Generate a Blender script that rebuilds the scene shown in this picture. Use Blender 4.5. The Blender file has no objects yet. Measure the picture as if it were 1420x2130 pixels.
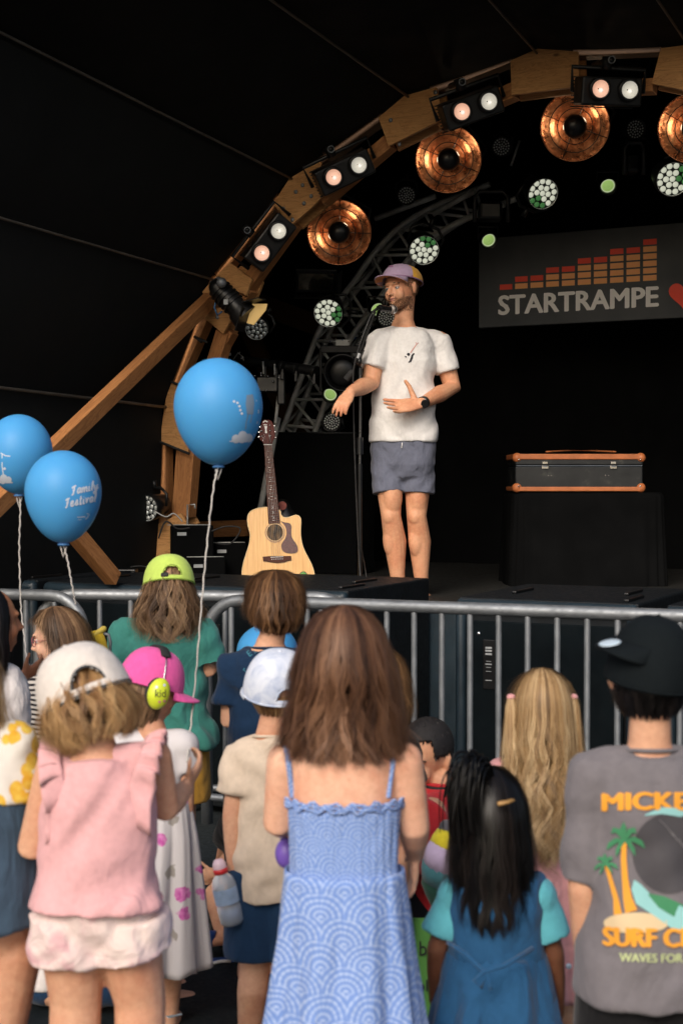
import bpy, bmesh, math, random
import numpy as np
from mathutils import Vector, Matrix, Euler
from mathutils.bvhtree import BVHTree
random.seed(7); rng = np.random.default_rng(7)
sc = bpy.context.scene
COL = sc.collection
R_ = math.radians
# ------------------------------------------------------------------ camera, world, sun, exposure
FPX, CX, CY, HZ, CAMH = 3000.0, 710.0, 1065.0, 1000.0, 1.65
PITCH = math.atan((CY - HZ) / FPX)
cam_d = bpy.data.cameras.new('camera'); cam = bpy.data.objects.new('camera', cam_d); COL.objects.link(cam)
cam.location = (0, 0, CAMH); cam.rotation_euler = (math.pi / 2 - PITCH, 0, 0)
cam_d.sensor_fit = 'VERTICAL'; cam_d.sensor_height = 36.0; cam_d.lens = FPX / 2130.0 * 36.0
cam_d.clip_start = 0.05; cam_d.clip_end = 400
cam_d.dof.use_dof = True; cam_d.dof.focus_distance = 8.1; cam_d.dof.aperture_fstop = 4.5
sc.camera = cam
SUN_EL, SUN_AZ = 35.0, -19.0          # azimuth measured from straight behind the camera (negative = left)
w = bpy.data.worlds.new('World'); sc.world = w; w.use_nodes = True
wn = w.node_tree.nodes; sky = wn.new('ShaderNodeTexSky'); sky.sky_type = 'NISHITA'; sky.sun_disc = False
sx, sy = math.sin(R_(SUN_AZ)), -math.cos(R_(SUN_AZ))      # direction towards the sun, horizontal
sky.sun_elevation = R_(SUN_EL); sky.sun_rotation = math.atan2(sx, sy)
sky.air_density = 1.0; sky.dust_density = 4.0; sky.ozone_density = 1.0
w.node_tree.links.new(sky.outputs[0], wn['Background'].inputs[0]); wn['Background'].inputs[1].default_value = 0.15
sd = bpy.data.lights.new('sun', 'SUN'); sd.energy = 1.8; sd.angle = R_(24); sd.color = (1.0, 0.92, 0.83)
so = bpy.data.objects.new('sun', sd); COL.objects.link(so)
so.rotation_euler = Vector((sx * math.cos(R_(SUN_EL)), sy * math.cos(R_(SUN_EL)), math.sin(R_(SUN_EL)))).to_track_quat('Z', 'Y').to_euler()
so.location = (-3, -6, 9)
sc.view_settings.view_transform = 'Standard'; sc.view_settings.look = 'None'
sc.view_settings.exposure = 0.05; sc.view_settings.gamma = 1.0; sc.view_settings.use_curve_mapping = False

# ------------------------------------------------------------------ pixels to places
FW = Vector((0, math.cos(PITCH), -math.sin(PITCH))); UPV = Vector((0, math.sin(PITCH), math.cos(PITCH)))
def ray(px, py): return FW + Vector((1, 0, 0)) * ((px - CX) / FPX) + UPV * (-(py - CY) / FPX)
def P(px, py, D):
    r = ray(px, py); return Vector((0, 0, CAMH)) + r * (D / r.y)
TA = math.atan(0.5)                                   # the stage stands turned by this angle
U = Vector((math.cos(TA), -math.sin(TA), 0)); V_ = Vector((math.sin(TA), math.cos(TA), 0)); Z = Vector((0, 0, 1))
def Q(px, py, d):                                     # on the vertical plane d metres deep along the stage axis
    r = ray(px, py); return Vector((0, 0, CAMH)) + r * (d / r.dot(V_))
def S(s, d, z): return U * s + V_ * d + Z * z
def sd_of(p): return p.dot(U), p.dot(V_), p.z
RS = Matrix((U, V_, Z)).transposed()                  # local x along the stage front, y into the stage

# ------------------------------------------------------------------ materials
def lin(r, g, b, k=1.0):
    f = lambda c: (c / 255 / 12.92 if c / 255 <= 0.04045 else ((c / 255 + 0.055) / 1.055) ** 2.4) * k
    return (f(r), f(g), f(b), 1)
class NT:
    def __init__(s, name):
        s.m = bpy.data.materials.new(name); s.m.use_nodes = True; s.t = s.m.node_tree; s.n = s.t.nodes
        s.b = s.n['Principled BSDF']; s.tc = s.n.new('ShaderNodeTexCoord')
    def link(s, a, b): s.t.links.new(a, b)
    def setin(s, sock, v):
        if isinstance(v, bpy.types.NodeSocket): s.link(v, sock)
        elif v is not None: sock.default_value = v
    def math(s, op, a, b=None, c=None):
        n = s.n.new('ShaderNodeMath'); n.operation = op
        s.setin(n.inputs[0], a); s.setin(n.inputs[1], b)
        if c is not None: s.setin(n.inputs[2], c)
        return n.outputs[0]
    def noise(s, scale, detail=4, rough=.55, vec=None, dist=0):
        n = s.n.new('ShaderNodeTexNoise'); n.inputs['Scale'].default_value = scale; n.inputs['Detail'].default_value = detail
        n.inputs['Roughness'].default_value = rough; n.inputs['Distortion'].default_value = dist
        s.link(vec or s.tc.outputs['Object'], n.inputs['Vector']); return n.outputs['Fac']
    def map(s, scale=(1, 1, 1), loc=(0, 0, 0), rot=(0, 0, 0), vec=None):
        n = s.n.new('ShaderNodeMapping'); n.inputs['Scale'].default_value = scale; n.inputs['Location'].default_value = loc
        n.inputs['Rotation'].default_value = rot; s.link(vec or s.tc.outputs['Object'], n.inputs['Vector']); return n.outputs[0]
    def ramp(s, fac, stops, interp='LINEAR'):
        n = s.n.new('ShaderNodeValToRGB'); e = n.color_ramp.elements; n.color_ramp.interpolation = interp
        while len(e) < len(stops): e.new(.5)
        for q, (p, c) in zip(e, stops): q.position = p; q.color = c if len(c) == 4 else (*c, 1)
        s.link(fac, n.inputs[0]); return n.outputs[0]
    def mix(s, fac, a, b, mode='MIX'):
        n = s.n.new('ShaderNodeMix'); n.data_type = 'RGBA'; n.blend_type = mode
        s.setin(n.inputs[0], fac); s.setin(n.inputs[6], a); s.setin(n.inputs[7], b); return n.outputs[2]
    def bump(s, h, strength=.3, dist=.01, prev=None):
        n = s.n.new('ShaderNodeBump'); n.inputs['Strength'].default_value = strength; n.inputs['Distance'].default_value = dist
        s.link(h, n.inputs['Height'])
        if prev is not None: s.link(prev, n.inputs['Normal'])
        s.link(n.outputs[0], s.b.inputs['Normal']); return n.outputs[0]
    def set(s, **k):
        for a, v in k.items():
            s.setin(s.b.inputs[{'base': 'Base Color', 'rough': 'Roughness', 'metal': 'Metallic', 'spec': 'Specular IOR Level', 'sss': 'Subsurface Weight',
                                'emit': 'Emission Color', 'estr': 'Emission Strength', 'sheen': 'Sheen Weight', 'trans': 'Transmission Weight', 'alpha': 'Alpha',
                                'coat': 'Coat Weight', 'ior': 'IOR'}[a]], v)
        return s.m
def sc4(c, k): return (min(c[0] * k, 1), min(c[1] * k, 1), min(c[2] * k, 1), 1)
def plain(name, c, rough=.5, metal=0, var=.25, scale=6, bump=.0, spec=.5, fine=120, **k):
    t = NT(name); f = t.noise(scale, 5)
    col = t.ramp(f, [(.3, sc4(c, 1 - var)), (.7, sc4(c, 1 + var * .6))])
    if bump: t.bump(t.noise(fine, 3), bump, .002)
    r = t.ramp(t.noise(scale * 3, 3), [(.3, (rough * .8,) * 3), (.75, (min(rough * 1.2, 1),) * 3)])
    return t.set(base=col, rough=r, metal=metal, spec=spec, **k)
def fabric(name, c, var=.12, fold=.5, rough=.9, weave=420, fscale=9, sheen=.12):
    t = NT(name); f = t.noise(7, 5); f2 = t.noise(60, 3)
    col = t.ramp(f, [(.3, sc4(c, 1 - var)), (.7, sc4(c, 1 + var * .7))])
    col = t.mix(.25, col, t.ramp(f2, [(.35, sc4(c, .8)), (.65, sc4(c, 1.15))]))
    b = t.bump(t.noise(fscale, 3, .5, t.map((1, 1, .55), rot=(.3, .4, .2)), dist=1.2), fold, .03)
    t.bump(t.noise(weave, 2), .25, .001, b)
    return t.set(base=col, rough=rough, sheen=sheen, spec=.15)
def skin(name, c, var=.10):
    t = NT(name); col = t.ramp(t.noise(7, 5, .6), [(.32, sc4((c[0] * .93, c[1] * .72, c[2] * .66), 1 - var)), (.52, sc4(c, 1)), (.72, sc4((c[0], c[1] * 1.04, c[2] * 1.08), 1 + var))])
    col = t.mix(.35, col, t.ramp(t.noise(60, 4, .65), [(.38, sc4((c[0], c[1] * .85, c[2] * .82), .82)), (.62, sc4(c, 1.1))]))
    col = t.mix(t.ramp(t.noise(150, 2), [(.66, (0, 0, 0)), (.72, (.4, .4, .4))]), col, sc4((c[0], c[1] * .8, c[2] * .7), .6))
    t.bump(t.noise(14, 4, .6), .25, .02, None); t.bump(t.noise(260, 3), .2, .001); t.b.inputs['Subsurface Radius'].default_value = (.012, .004, .002)
    return t.set(base=col, rough=.52, sss=.12, spec=.35)
def hairmat(name, dark, mid, light, rough=.5):
    t = NT(name); a = t.n.new('ShaderNodeAttribute'); a.attribute_name = 'tone'
    f = t.math('ADD', t.math('MULTIPLY', a.outputs['Fac'], .75), t.math('MULTIPLY', t.noise(14, 3), .3))
    return t.set(base=t.ramp(f, [(.15, dark), (.5, mid), (.9, light)]), rough=rough, spec=.28)
def wood(name, c1, c2, c3, scale=1.0, rough=.6, knots=True):
    t = NT(name)
    rnd = t.n.new('ShaderNodeObjectInfo').outputs['Random']
    off = t.n.new('ShaderNodeVectorMath'); off.operation = 'ADD'; t.link(t.tc.outputs['Object'], off.inputs[0])
    cmb = t.n.new('ShaderNodeCombineXYZ'); t.link(t.math('MULTIPLY', rnd, 37.0), cmb.inputs[0]); t.link(t.math('MULTIPLY', rnd, 11.0), cmb.inputs[1]); t.link(cmb.outputs[0], off.inputs[1])
    v = t.map((1.6 * scale, 9 * scale, 9 * scale), vec=off.outputs[0])
    n1 = t.noise(1.2, 6, .6, v, 1.4)
    rings = t.math('FRACT', t.math('MULTIPLY', n1, 9.0))
    col = t.ramp(rings, [(0, c1), (.45, c2), (.8, c2), (1, c3)])
    col = t.mix(.45, col, t.ramp(t.noise(1, 8, .7, t.map((4, 90, 90), vec=off.outputs[0])), [(.35, sc4(c1, .75)), (.7, sc4(c2, 1.15))]))
    if knots:
        vo = t.n.new('ShaderNodeTexVoronoi'); vo.inputs['Scale'].default_value = 1.0; t.link(t.map((3.5, 8, 8), vec=off.outputs[0]), vo.inputs['Vector'])
        col = t.mix(t.ramp(vo.outputs['Distance'], [(.03, (.85, .85, .85)), (.09, (0, 0, 0))]), col, sc4(c3, .45))
    col = t.mix(.5, col, t.ramp(t.noise(2.2, 3), [(.3, (.62, .6, .58)), (.7, (1, 1, 1))]), 'MULTIPLY')
    t.bump(rings, .15, .002)
    return t.set(base=col, rough=rough, spec=.35)
M = {}
M['black'] = plain('black_cloth', (.012, .0125, .013, 1), .95, var=.3, scale=1.5, spec=.1)
M['membrane'] = plain('black_membrane', (.0115, .0125, .0125, 1), .8, var=.25, scale=.8, spec=.12)
M['drape'] = plain('black_drape', (.0045, .0048, .0052, 1), .95, var=.3, scale=3, spec=.05)
M['blackmetal'] = plain('black_metal', (.009, .0095, .010, 1), .42, var=.3, spec=.4, bump=.1)
M['blackplastic'] = plain('black_plastic', (.007, .0075, .0085, 1), .35, var=.3, spec=.5)
M['rubber'] = plain('dark_rubber', (.02, .02, .02, 1), .8)
M['steel'] = plain('galvanised_steel', (.27, .29, .31, 1), .58, .75, var=.2, scale=12, bump=.12, fine=90)
M['chrome'] = plain('chrome', (.6, .6, .6, 1), .2, 1)
M['alu'] = plain('truss_aluminium', (.50, .51, .49, 1), .4, .1, var=.3, scale=12)
M['grille'] = plain('speaker_grille', (.004, .007, .009, 1), .8, var=.3, spec=.08)
M['sub'] = plain('speaker_paint', (.007, .010, .013, 1), .6, var=.35, scale=14, bump=.6, fine=300, spec=.25)
M['subtrim'] = plain('speaker_front_trim', (.016, .03, .042, 1), .45, var=.3, scale=8, bump=.4, fine=250)
M['wood'] = wood('timber', lin(172, 114, 68), lin(198, 138, 86), lin(130, 82, 46))
M['ply'] = wood('plywood', lin(196, 140, 84), lin(218, 164, 106), lin(146, 94, 54), 1.1)
M['woodshade'] = wood('timber_shaded', lin(70, 48, 28), lin(86, 60, 35), lin(48, 31, 18))  # same timber as the arch, shade painted in for its dim members
M['cable'] = plain('steel_cable', (.16, .15, .13, 1), .45, .6)
M['white'] = plain('white_paint', (.7, .7, .68, 1), .6, var=.08)
M['labelgrey'] = plain('label_paper', (.42, .44, .45, 1), .6, var=.08)
M['asphalt'] = plain('asphalt', (.03, .038, .042, 1), .85, var=.5, scale=35, bump=.8, fine=350, spec=.3)
M['mat'] = plain('dark_ground_mat', (.006, .011, .014, 1), .8, var=.4, scale=20, bump=.6, fine=300, spec=.25)
M['deck'] = plain('stage_deck', (.020, .020, .018, 1), .6, var=.3, scale=10, bump=.4, fine=300)

# ------------------------------------------------------------------ mesh helpers : parts are (verts ndarray, faces list)
def unit(v):
    v = np.asarray(v, float); n = np.linalg.norm(v); return v / n if n > 1e-9 else v
def sweep(pts, rx, ry=None, side=(1, 0, 0), n=14, cap='round', pw=2.0, cyc=False):
    pts = np.array([list(p) for p in pts], float); K = len(pts)
    rx = np.full(K, rx, float) if np.isscalar(rx) else np.array(rx, float)
    ry = rx.copy() if ry is None else (np.full(K, ry, float) if np.isscalar(ry) else np.array(ry, float))
    T = np.gradient(pts, axis=0) if K > 2 else np.array([pts[1] - pts[0]] * 2)
    if cyc: T = np.roll(pts, -1, 0) - np.roll(pts, 1, 0)
    ctr, A, B, T2 = list(pts), list(rx), list(ry), [unit(t) for t in T]
    if cap == 'round' and not cyc:
        for e, sgn, idx in ((0, -1, 0), (-1, 1, K)):
            r = min(rx[e], ry[e]); t = unit(T[e])
            add = [(pts[e] + sgn * t * r * o, rx[e] * k, ry[e] * k, t) for o, k in ((.5, .866), (.85, .52), (.99, .12))]
            for c, a, b, t_ in (add[::-1] if sgn < 0 else add):
                if sgn < 0: pass
            if sgn < 0:
                for c, a, b, t_ in add: ctr.insert(0, c); A.insert(0, a); B.insert(0, b); T2.insert(0, t_)
            else:
                for c, a, b, t_ in add: ctr.append(c); A.append(a); B.append(b); T2.append(t_)
    side = np.array(side, float); V = []; ang = np.arange(n) * 2 * math.pi / n
    ca, sa = np.cos(ang), np.sin(ang)
    if pw != 2: ca = np.sign(ca) * np.abs(ca) ** (2 / pw); sa = np.sign(sa) * np.abs(sa) ** (2 / pw)
    X = side
    for c, a, b, t in zip(ctr, A, B, T2):
        x = X - t * np.dot(X, t)
        if np.linalg.norm(x) < .15: x = np.cross(t, (0.3, 0.2, 1)) if abs(t[2]) < .9 else np.cross(t, (0, 1, 0))
        x = unit(x); y = np.cross(t, x)
        if not (pw != 2 or a != b): X = x
        V.append(c + np.outer(ca * a, x) + np.outer(sa * b, y))
    m = len(V); V = np.concatenate(V); F = []
    for k in range(m if cyc else m - 1):
        k2 = (k + 1) % m
        for i in range(n):
            j = (i + 1) % n; F.append((k * n + i, k * n + j, k2 * n + j, k2 * n + i))
    if not cyc: F.append(tuple(range(n))[::-1]); F.append(tuple(range((m - 1) * n, m * n)))
    return V, F
def cyl(p0, p1, r, n=12, r2=None): return sweep([p0, p1], [r, r if r2 is None else r2], n=n, cap='flat')
def tube(pts, r, n=8, cyc=False): return sweep(pts, r, n=n, cap='flat' if not cyc else 'flat', cyc=cyc)
def ell(c, r, R=None, n=18, m=12):
    V = [(0, 0, -1)]; F = []
    for k in range(1, m):
        th = -math.pi / 2 + math.pi * k / m
        for i in range(n): a = 2 * math.pi * i / n; V.append((math.cos(th) * math.cos(a), math.cos(th) * math.sin(a), math.sin(th)))
    V.append((0, 0, 1)); V = np.array(V) * np.array(r if not np.isscalar(r) else (r, r, r))
    if R is not None: V = V @ np.array(R).T
    V = V + np.array(list(c))
    for i in range(n): j = (i + 1) % n; F.append((0, 1 + j, 1 + i)); F.append((len(V) - 1, 1 + (m - 2) * n + i, 1 + (m - 2) * n + j))
    for k in range(m - 2):
        for i in range(n): j = (i + 1) % n; F.append((1 + k * n + i, 1 + k * n + j, 1 + (k + 1) * n + j, 1 + (k + 1) * n + i))
    return V, F
def box(c, size, R=None):
    V = np.array([(x, y, z) for x in (-.5, .5) for y in (-.5, .5) for z in (-.5, .5)]) * np.array(size)
    if R is not None: V = V @ np.array(R).T
    return V + np.array(list(c)), [(0, 1, 3, 2), (4, 6, 7, 5), (0, 4, 5, 1), (2, 3, 7, 6), (0, 2, 6, 4), (1, 5, 7, 3)]
def prism(pts2, y0, y1, plane='xz'):
    n = len(pts2); f = (lambda a, b, y: (a, y, b)) if plane == 'xz' else (lambda a, b, y: (a, b, y))
    V = np.array([f(a, b, y0) for a, b in pts2] + [f(a, b, y1) for a, b in pts2], float)
    F = [tuple(range(n)), tuple(range(2 * n - 1, n - 1, -1))] + [(i, i + n, (i + 1) % n + n, (i + 1) % n) for i in range(n)]
    return V, F
def revolve(prof, n=24, axis_m=None):           # prof list of (r, y): turned about local y
    V = []; F = []
    for r, y in prof:
        for i in range(n): a = 2 * math.pi * i / n; V.append((r * math.cos(a), y, r * math.sin(a)))
    for k in range(len(prof) - 1):
        for i in range(n): j = (i + 1) % n; F.append((k * n + i, k * n + j, (k + 1) * n + j, (k + 1) * n + i))
    return np.array(V, float), F
def merge(parts):
    VV = []; FF = []; o = 0
    for V, F in parts:
        VV.append(np.asarray(V)); FF += [tuple(i + o for i in f) for f in F]; o += len(V)
    return np.concatenate(VV), FF
def xf(part, Mx):
    V, F = part; A = np.array(Mx.to_4x4()); return V @ A[:3, :3].T + A[:3, 3], F
WM = {}
def wm(o): return WM.get(o.name, Matrix.Identity(4)) if o else Matrix.Identity(4)
def tag(o, label=None, cat=None, group=None, kind=None):
    if label: o['label'] = label
    if cat: o['category'] = cat
    if group: o['group'] = group
    if kind: o['kind'] = kind
    return o
def empty(name, loc, rotm=None, label=None, cat=None, group=None):
    o = bpy.data.objects.new(name, None); COL.objects.link(o); o.empty_display_size = .1
    m = Matrix.Translation(Vector(loc)) @ (rotm.to_4x4() if rotm is not None else Matrix.Identity(4))
    o.matrix_world = m; o.matrix_basis = m; WM[o.name] = m; return tag(o, label, cat, group)
def mk(name, parts, mat, parent=None, smooth=True, local=False, bevel=0, solid=0, own=None, kind=None, label=None, flatang=None):
    """one mesh object; vertices in world space unless local (then in the parent's space); own = a frame the vertices are given in"""
    V, F = merge(parts) if isinstance(parts, list) else parts
    if own is None and not local and parent is not None:
        A = np.array(wm(parent).inverted()); V = V @ A[:3, :3].T + A[:3, 3]
    me = bpy.data.meshes.new(name); me.from_pydata(np.asarray(V).tolist(), [], F); me.materials.append(mat)
    o = bpy.data.objects.new(name, me); COL.objects.link(o)
    if parent is not None: o.parent = parent
    if own is not None:
        ml = own if local else wm(parent).inverted() @ own
        o.matrix_basis = ml; WM[o.name] = wm(parent) @ ml
    else: WM[o.name] = wm(parent)
    if smooth:
        me.polygons.foreach_set('use_smooth', np.ones(len(me.polygons), bool))
        if flatang is not None: me.set_sharp_from_angle(angle=R_(flatang))
    if bevel:
        b = o.modifiers.new('bevel', 'BEVEL'); b.width = bevel; b.segments = 2; b.limit_method = 'ANGLE'
    if solid: s_ = o.modifiers.new('solid', 'SOLIDIFY'); s_.thickness = solid; s_.offset = 0
    return tag(o, label, kind=kind)
def copy_tree(o, parent=None, Mx=None):
    c = o.copy(); COL.objects.link(c); c.parent = parent
    if Mx is not None: c.matrix_basis = Mx
    WM[c.name] = (wm(parent) if parent else Matrix.Identity(4)) @ c.matrix_basis
    for ch in list(o.children): copy_tree(ch, c)
    return c
def beam(name, p0, p1, w, h, mat, parent, up=None, bevel=.004):
    """a timber from p0 to p1, local x along it"""
    p0, p1 = Vector(p0), Vector(p1); x = (p1 - p0).normalized(); upv = Vector(up) if up is not None else Z
    y = upv.cross(x).normalized(); z = x.cross(y)
    own = Matrix.Translation(p0) @ Matrix((x, y, z)).transposed().to_4x4(); L = (p1 - p0).length
    return mk(name, [box((L / 2, 0, 0), (L, w, h))], mat, parent, smooth=False, own=own, bevel=bevel)
def aim(loc, d, up=Z, roll=0):                     # frame whose local -Y looks along d
    y = -Vector(d).normalized(); x = y.cross(Vector(up)).normalized(); z = x.cross(y)
    return Matrix.Translation(Vector(loc)) @ Matrix((x, y, z)).transposed().to_4x4() @ Matrix.Rotation(roll, 4, 'Y')
def fuse(parts, voxel=.006, smooth=3):
    V, F = merge(parts); me = bpy.data.meshes.new('tmp'); me.from_pydata(V.tolist(), [], F)
    o = bpy.data.objects.new('tmp', me); COL.objects.link(o)
    r = o.modifiers.new('r', 'REMESH'); r.mode = 'VOXEL'; r.voxel_size = voxel; r.adaptivity = 0
    if smooth: s_ = o.modifiers.new('s', 'SMOOTH'); s_.factor = .5; s_.iterations = smooth
    dg = bpy.context.evaluated_depsgraph_get(); ev = o.evaluated_get(dg); m2 = ev.to_mesh()
    n = len(m2.vertices); Vn = np.empty(n * 3); m2.vertices.foreach_get('co', Vn); Vn = Vn.reshape(-1, 3)
    N = np.empty(n * 3); m2.vertices.foreach_get('normal', N); N = N.reshape(-1, 3)
    Fn = [tuple(p.vertices) for p in m2.polygons]
    ev.to_mesh_clear(); bpy.data.objects.remove(o); bpy.data.meshes.remove(me)
    return Vn, Fn, N
def folds(V, N, amp, seed=0, sc=1.0, zlo=-9, zhi=9, dirv=(.5, .2, 1)):
    r = np.random.default_rng(seed); ph = r.uniform(0, 6, 8); d = unit(dirv); p = V * sc
    a = p @ d; b = p @ unit((1, .5, -.4)); c = p @ unit((-.3, 1, .6))
    f = np.sin(a * 34 + 2.2 * np.sin(b * 13 + ph[0]) + ph[1]) * (.5 + .5 * np.sin(b * 11 + c * 7 + ph[2]))
    f += .8 * np.sin(a * 55 + b * 24 + 2.0 * np.sin(c * 19 + ph[3]) + ph[4]) * (.5 + .5 * np.sin(a * 9 - b * 8 + ph[5]))
    f += .35 * np.sin(b * 80 + 2 * np.sin(a * 33 + ph[6]))
    f = np.sign(f) * np.abs(f) ** .8
    return V + N * (amp * f)[:, None]
def cut_grid(o, step):                               # cut flat print into small cells so that it can follow a curved surface
    bm = bmesh.new(); bm.from_mesh(o.data)
    for ax in (0, 1):
        lo = min(v.co[ax] for v in bm.verts); hi = max(v.co[ax] for v in bm.verts); k = lo + step
        while k < hi:
            no = [0, 0, 0]; no[ax] = 1; co = [0, 0, 0]; co[ax] = k
            bmesh.ops.bisect_plane(bm, geom=bm.verts[:] + bm.edges[:] + bm.faces[:], plane_co=co, plane_no=no); k += step
    bmesh.ops.triangulate(bm, faces=bm.faces[:])
    V = np.array([v.co[:] for v in bm.verts]); F = [tuple(v.index for v in f.verts) for f in bm.faces]; bm.free(); return V, F
def text2d(s, size, bold=.0, step=None, shear=0, xs=1.0):
    cu = bpy.data.curves.new('t', 'FONT'); cu.body = s; cu.size = size; cu.offset = bold; cu.shear = shear; cu.resolution_u = 3; cu.align_x = 'CENTER'
    o = bpy.data.objects.new('t', cu); COL.objects.link(o)
    ev = o.evaluated_get(bpy.context.evaluated_depsgraph_get()); me = bpy.data.meshes.new_from_object(ev)
    o2 = bpy.data.objects.new('t2', me)
    if step: V, F = cut_grid(o2, step)
    else: V = np.array([v.co[:] for v in me.vertices]); F = [tuple(p.vertices) for p in me.polygons]
    bpy.data.objects.remove(o); bpy.data.objects.remove(o2)
    V[:, 0] *= xs; return V, F
def poly2d(pts, step=.012):
    me = bpy.data.meshes.new('p'); me.from_pydata([(x, y, 0) for x, y in pts], [], [tuple(range(len(pts)))]); o = bpy.data.objects.new('p', me)
    r = cut_grid(o, step); bpy.data.objects.remove(o); return r
def ribbon2d(pts, w):
    p = np.array(pts, float); T = np.gradient(p, axis=0); T /= np.linalg.norm(T, axis=1)[:, None] + 1e-9
    w = np.full(len(p), w) if np.isscalar(w) else np.array(w)
    Nn = np.stack([-T[:, 1], T[:, 0]], 1) * w[:, None] / 2
    a, b = p + Nn, p - Nn; V = np.zeros((2 * len(p), 3)); V[0::2, :2] = a; V[1::2, :2] = b
    return V, [(2 * i, 2 * i + 1, 2 * i + 3, 2 * i + 2) for i in range(len(p) - 1)]
def project(part, bvh, place, dirv, off=.002):       # part in 2D (x,y) ; place(x,y)-> start point ; dirv ray direction
    V, F = part; out = []; bad = set()
    for i, v in enumerate(V):
        o = Vector(place(v[0], v[1])); hit = bvh.ray_cast(o, Vector(dirv))
        if hit[0] is None: bad.add(i); out.append(o)
        else: out.append(hit[0] - Vector(dirv) * off)
    return np.array([list(p) for p in out]), [f for f in F if not any(i in bad for i in f)]
# ------------------------------------------------------------------ ground, stage, tent
def quadsheet(name, pts, mat, kind='structure', sub=1):
    return tag(mk(name, [(np.array([list(p) for p in pts], float), [tuple(range(len(pts)))])], mat, smooth=False), kind=kind)
quadsheet('ground', [(-60, -60, 0), (60, -60, 0), (60, 60, 0), (-60, 60, 0)], M['asphalt'])
g0 = [S(-9, -1, .022), S(6, -1, .022), S(6, 4.62, .022), S(-9, 4.62, .022)]
tag(mk('ground_mat', [box(S(-1.5, 1.5, .012), (14, 6.2, .022), RS)], M['mat'], smooth=False, bevel=.006), kind='structure')
ZS = 1.0; DF = 7.06
t = empty('stage', S(-2, DF, 0), label='low black stage deck with a dark fascia behind the loudspeaker cabinets', cat='stage')
sl, sr_ = -7.2, 2.4
for i in range(8):
    a = sl + (sr_ - sl) * i / 8 + .003; b = sl + (sr_ - sl) * (i + 1) / 8 - .003
    mk('fascia_panel', [box(S((a + b) / 2, DF + .02, ZS / 2 - .02), (b - a, .04, ZS - .06), RS)], M['subtrim'], t, smooth=False, bevel=.004)
    for j in range(4):
        mk('deck_panel', [box(S((a + b) / 2, DF + .5 + j * 1.0, ZS - .025), (b - a, .995, .05), RS)], M['deck'], t, smooth=False, bevel=.003)
for i in range(16):
    a = sl + .3 + i * .6
    mk('bolt', [ell(S(a, DF - .003, ZS - .07), (.014, .008, .014), RS, 10, 6)], M['steel'], t)
inner = [(322, 1212), (338, 845), (438, 578), (602, 366), (845, 193), (1115, 101), (1438, 92), (1700, 180), (1930, 420), (2010, 860), (2010, 1215)]
outer = [(-600, 1290, 5.6), (-600, 735, 5.7), (-600, 275, 5.6), (-500, -190, 5.6), (200, -264, 5.9), (848, -202, 6.1), (1250, -190, 6.1), (2100, -300, 5.9), (2500, 100, 5.6), (2700, 800, 5.4), (2700, 1300, 5.4)]
MI = [Q(x, y, 7.46) for x, y in inner]; MO = [P(*o) for o in outer]
MI = [S(sd_of(p)[0], 7.46, p.z) for p in MI]
V = []; F = []
tent = empty('tent_canopy', S(-2, 8, 0), label='black tent membrane with seams fanning out from the wooden arch', cat='tent')
for i in range(len(MI) - 1):                           # each gore of the flared mouth sags a little
    pv = []; n = 10
    for a in range(n + 1):
        for b in range(n + 1):
            u_, v_ = a / n, b / n; p = (MI[i].lerp(MI[i + 1], v_)).lerp(MO[i].lerp(MO[i + 1], v_), u_)
            c = (MI[5] + MI[0]) / 2; sag = .10 * math.sin(math.pi * v_) * (.3 + u_)
            pv.append(p + (Vector((.7, 7.5, 1.5)) - p).normalized() * sag * .5)
    mk('membrane_panel', [(np.array([list(q) for q in pv]), [(a * (n + 1) + b, a * (n + 1) + b + 1, (a + 1) * (n + 1) + b + 1, (a + 1) * (n + 1) + b) for a in range(n) for b in range(n)])], M['membrane'], tent)
tun = [(p, p + V_ * 3.3 + (U * -2.3 if i < 3 else U * (-2.3 + .5 * (i - 2)) if i < 7 else U * 1.0) + Z * (.0 if i in (0, 10) else .7)) for i, p in enumerate(MI)]
mk('inner_lining', [(np.array([list(q) for pr in tun for q in pr]), [(2 * i, 2 * i + 1, 2 * i + 3, 2 * i + 2) for i in range(len(tun) - 1)])], M['black'], tent, smooth=False)
for a in (0, -1):
    q = [MI[a], MO[a], Vector((MO[a].x, MO[a].y, 0.0)), Vector((MI[a].x, MI[a].y, 0.0))]
    mk('side_skirt', [(np.array([list(k) for k in q]), [(0, 1, 2, 3)])], M['black'], tent, smooth=False)
bk = []
for i in range(61):
    s = -7.5 + i * .17; bk += [S(s, 10.62 + .05 * math.sin(i * 2.1) + .02 * math.sin(i * .7), ZS - .3), S(s, 10.62 + .05 * math.sin(i * 2.1) + .02 * math.sin(i * .7), 6.2)]
tag(mk('back_curtain', [(np.array([list(q) for q in bk]), [(2 * i, 2 * i + 1, 2 * i + 3, 2 * i + 2) for i in range(60)])], M['drape']),
    'black curtain hanging across the back of the stage', 'curtain')
WN = ['highest left seam wire above the arch', 'x']
wl = {1: 'thin rod running left from the foot of the arch behind the balloon', 2: 'seam wire meeting the arch beside the black theatre spotlight', 3: 'long seam wire reaching the arch at the bolted plywood plate',
      4: 'seam wire meeting the arch at the knotty plywood plate in the middle', 5: 'short seam wire at the top plywood plate of the arch', 6: 'seam wire in the upper right corner'}
for i, lb in wl.items():
    a, b = MI[i], MO[i]; off = (Vector((.7, 6, 1.5)) - (a + b) / 2).normalized() * .03
    pts = [a.lerp(b, k / 12) + off for k in range(13)]
    o = mk('seam_wire', [tube([list(p) for p in pts], .007 if i > 1 else .010, 6)], M['cable']); tag(o, lb, 'wire', 'wires fanning from the arch')

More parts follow.
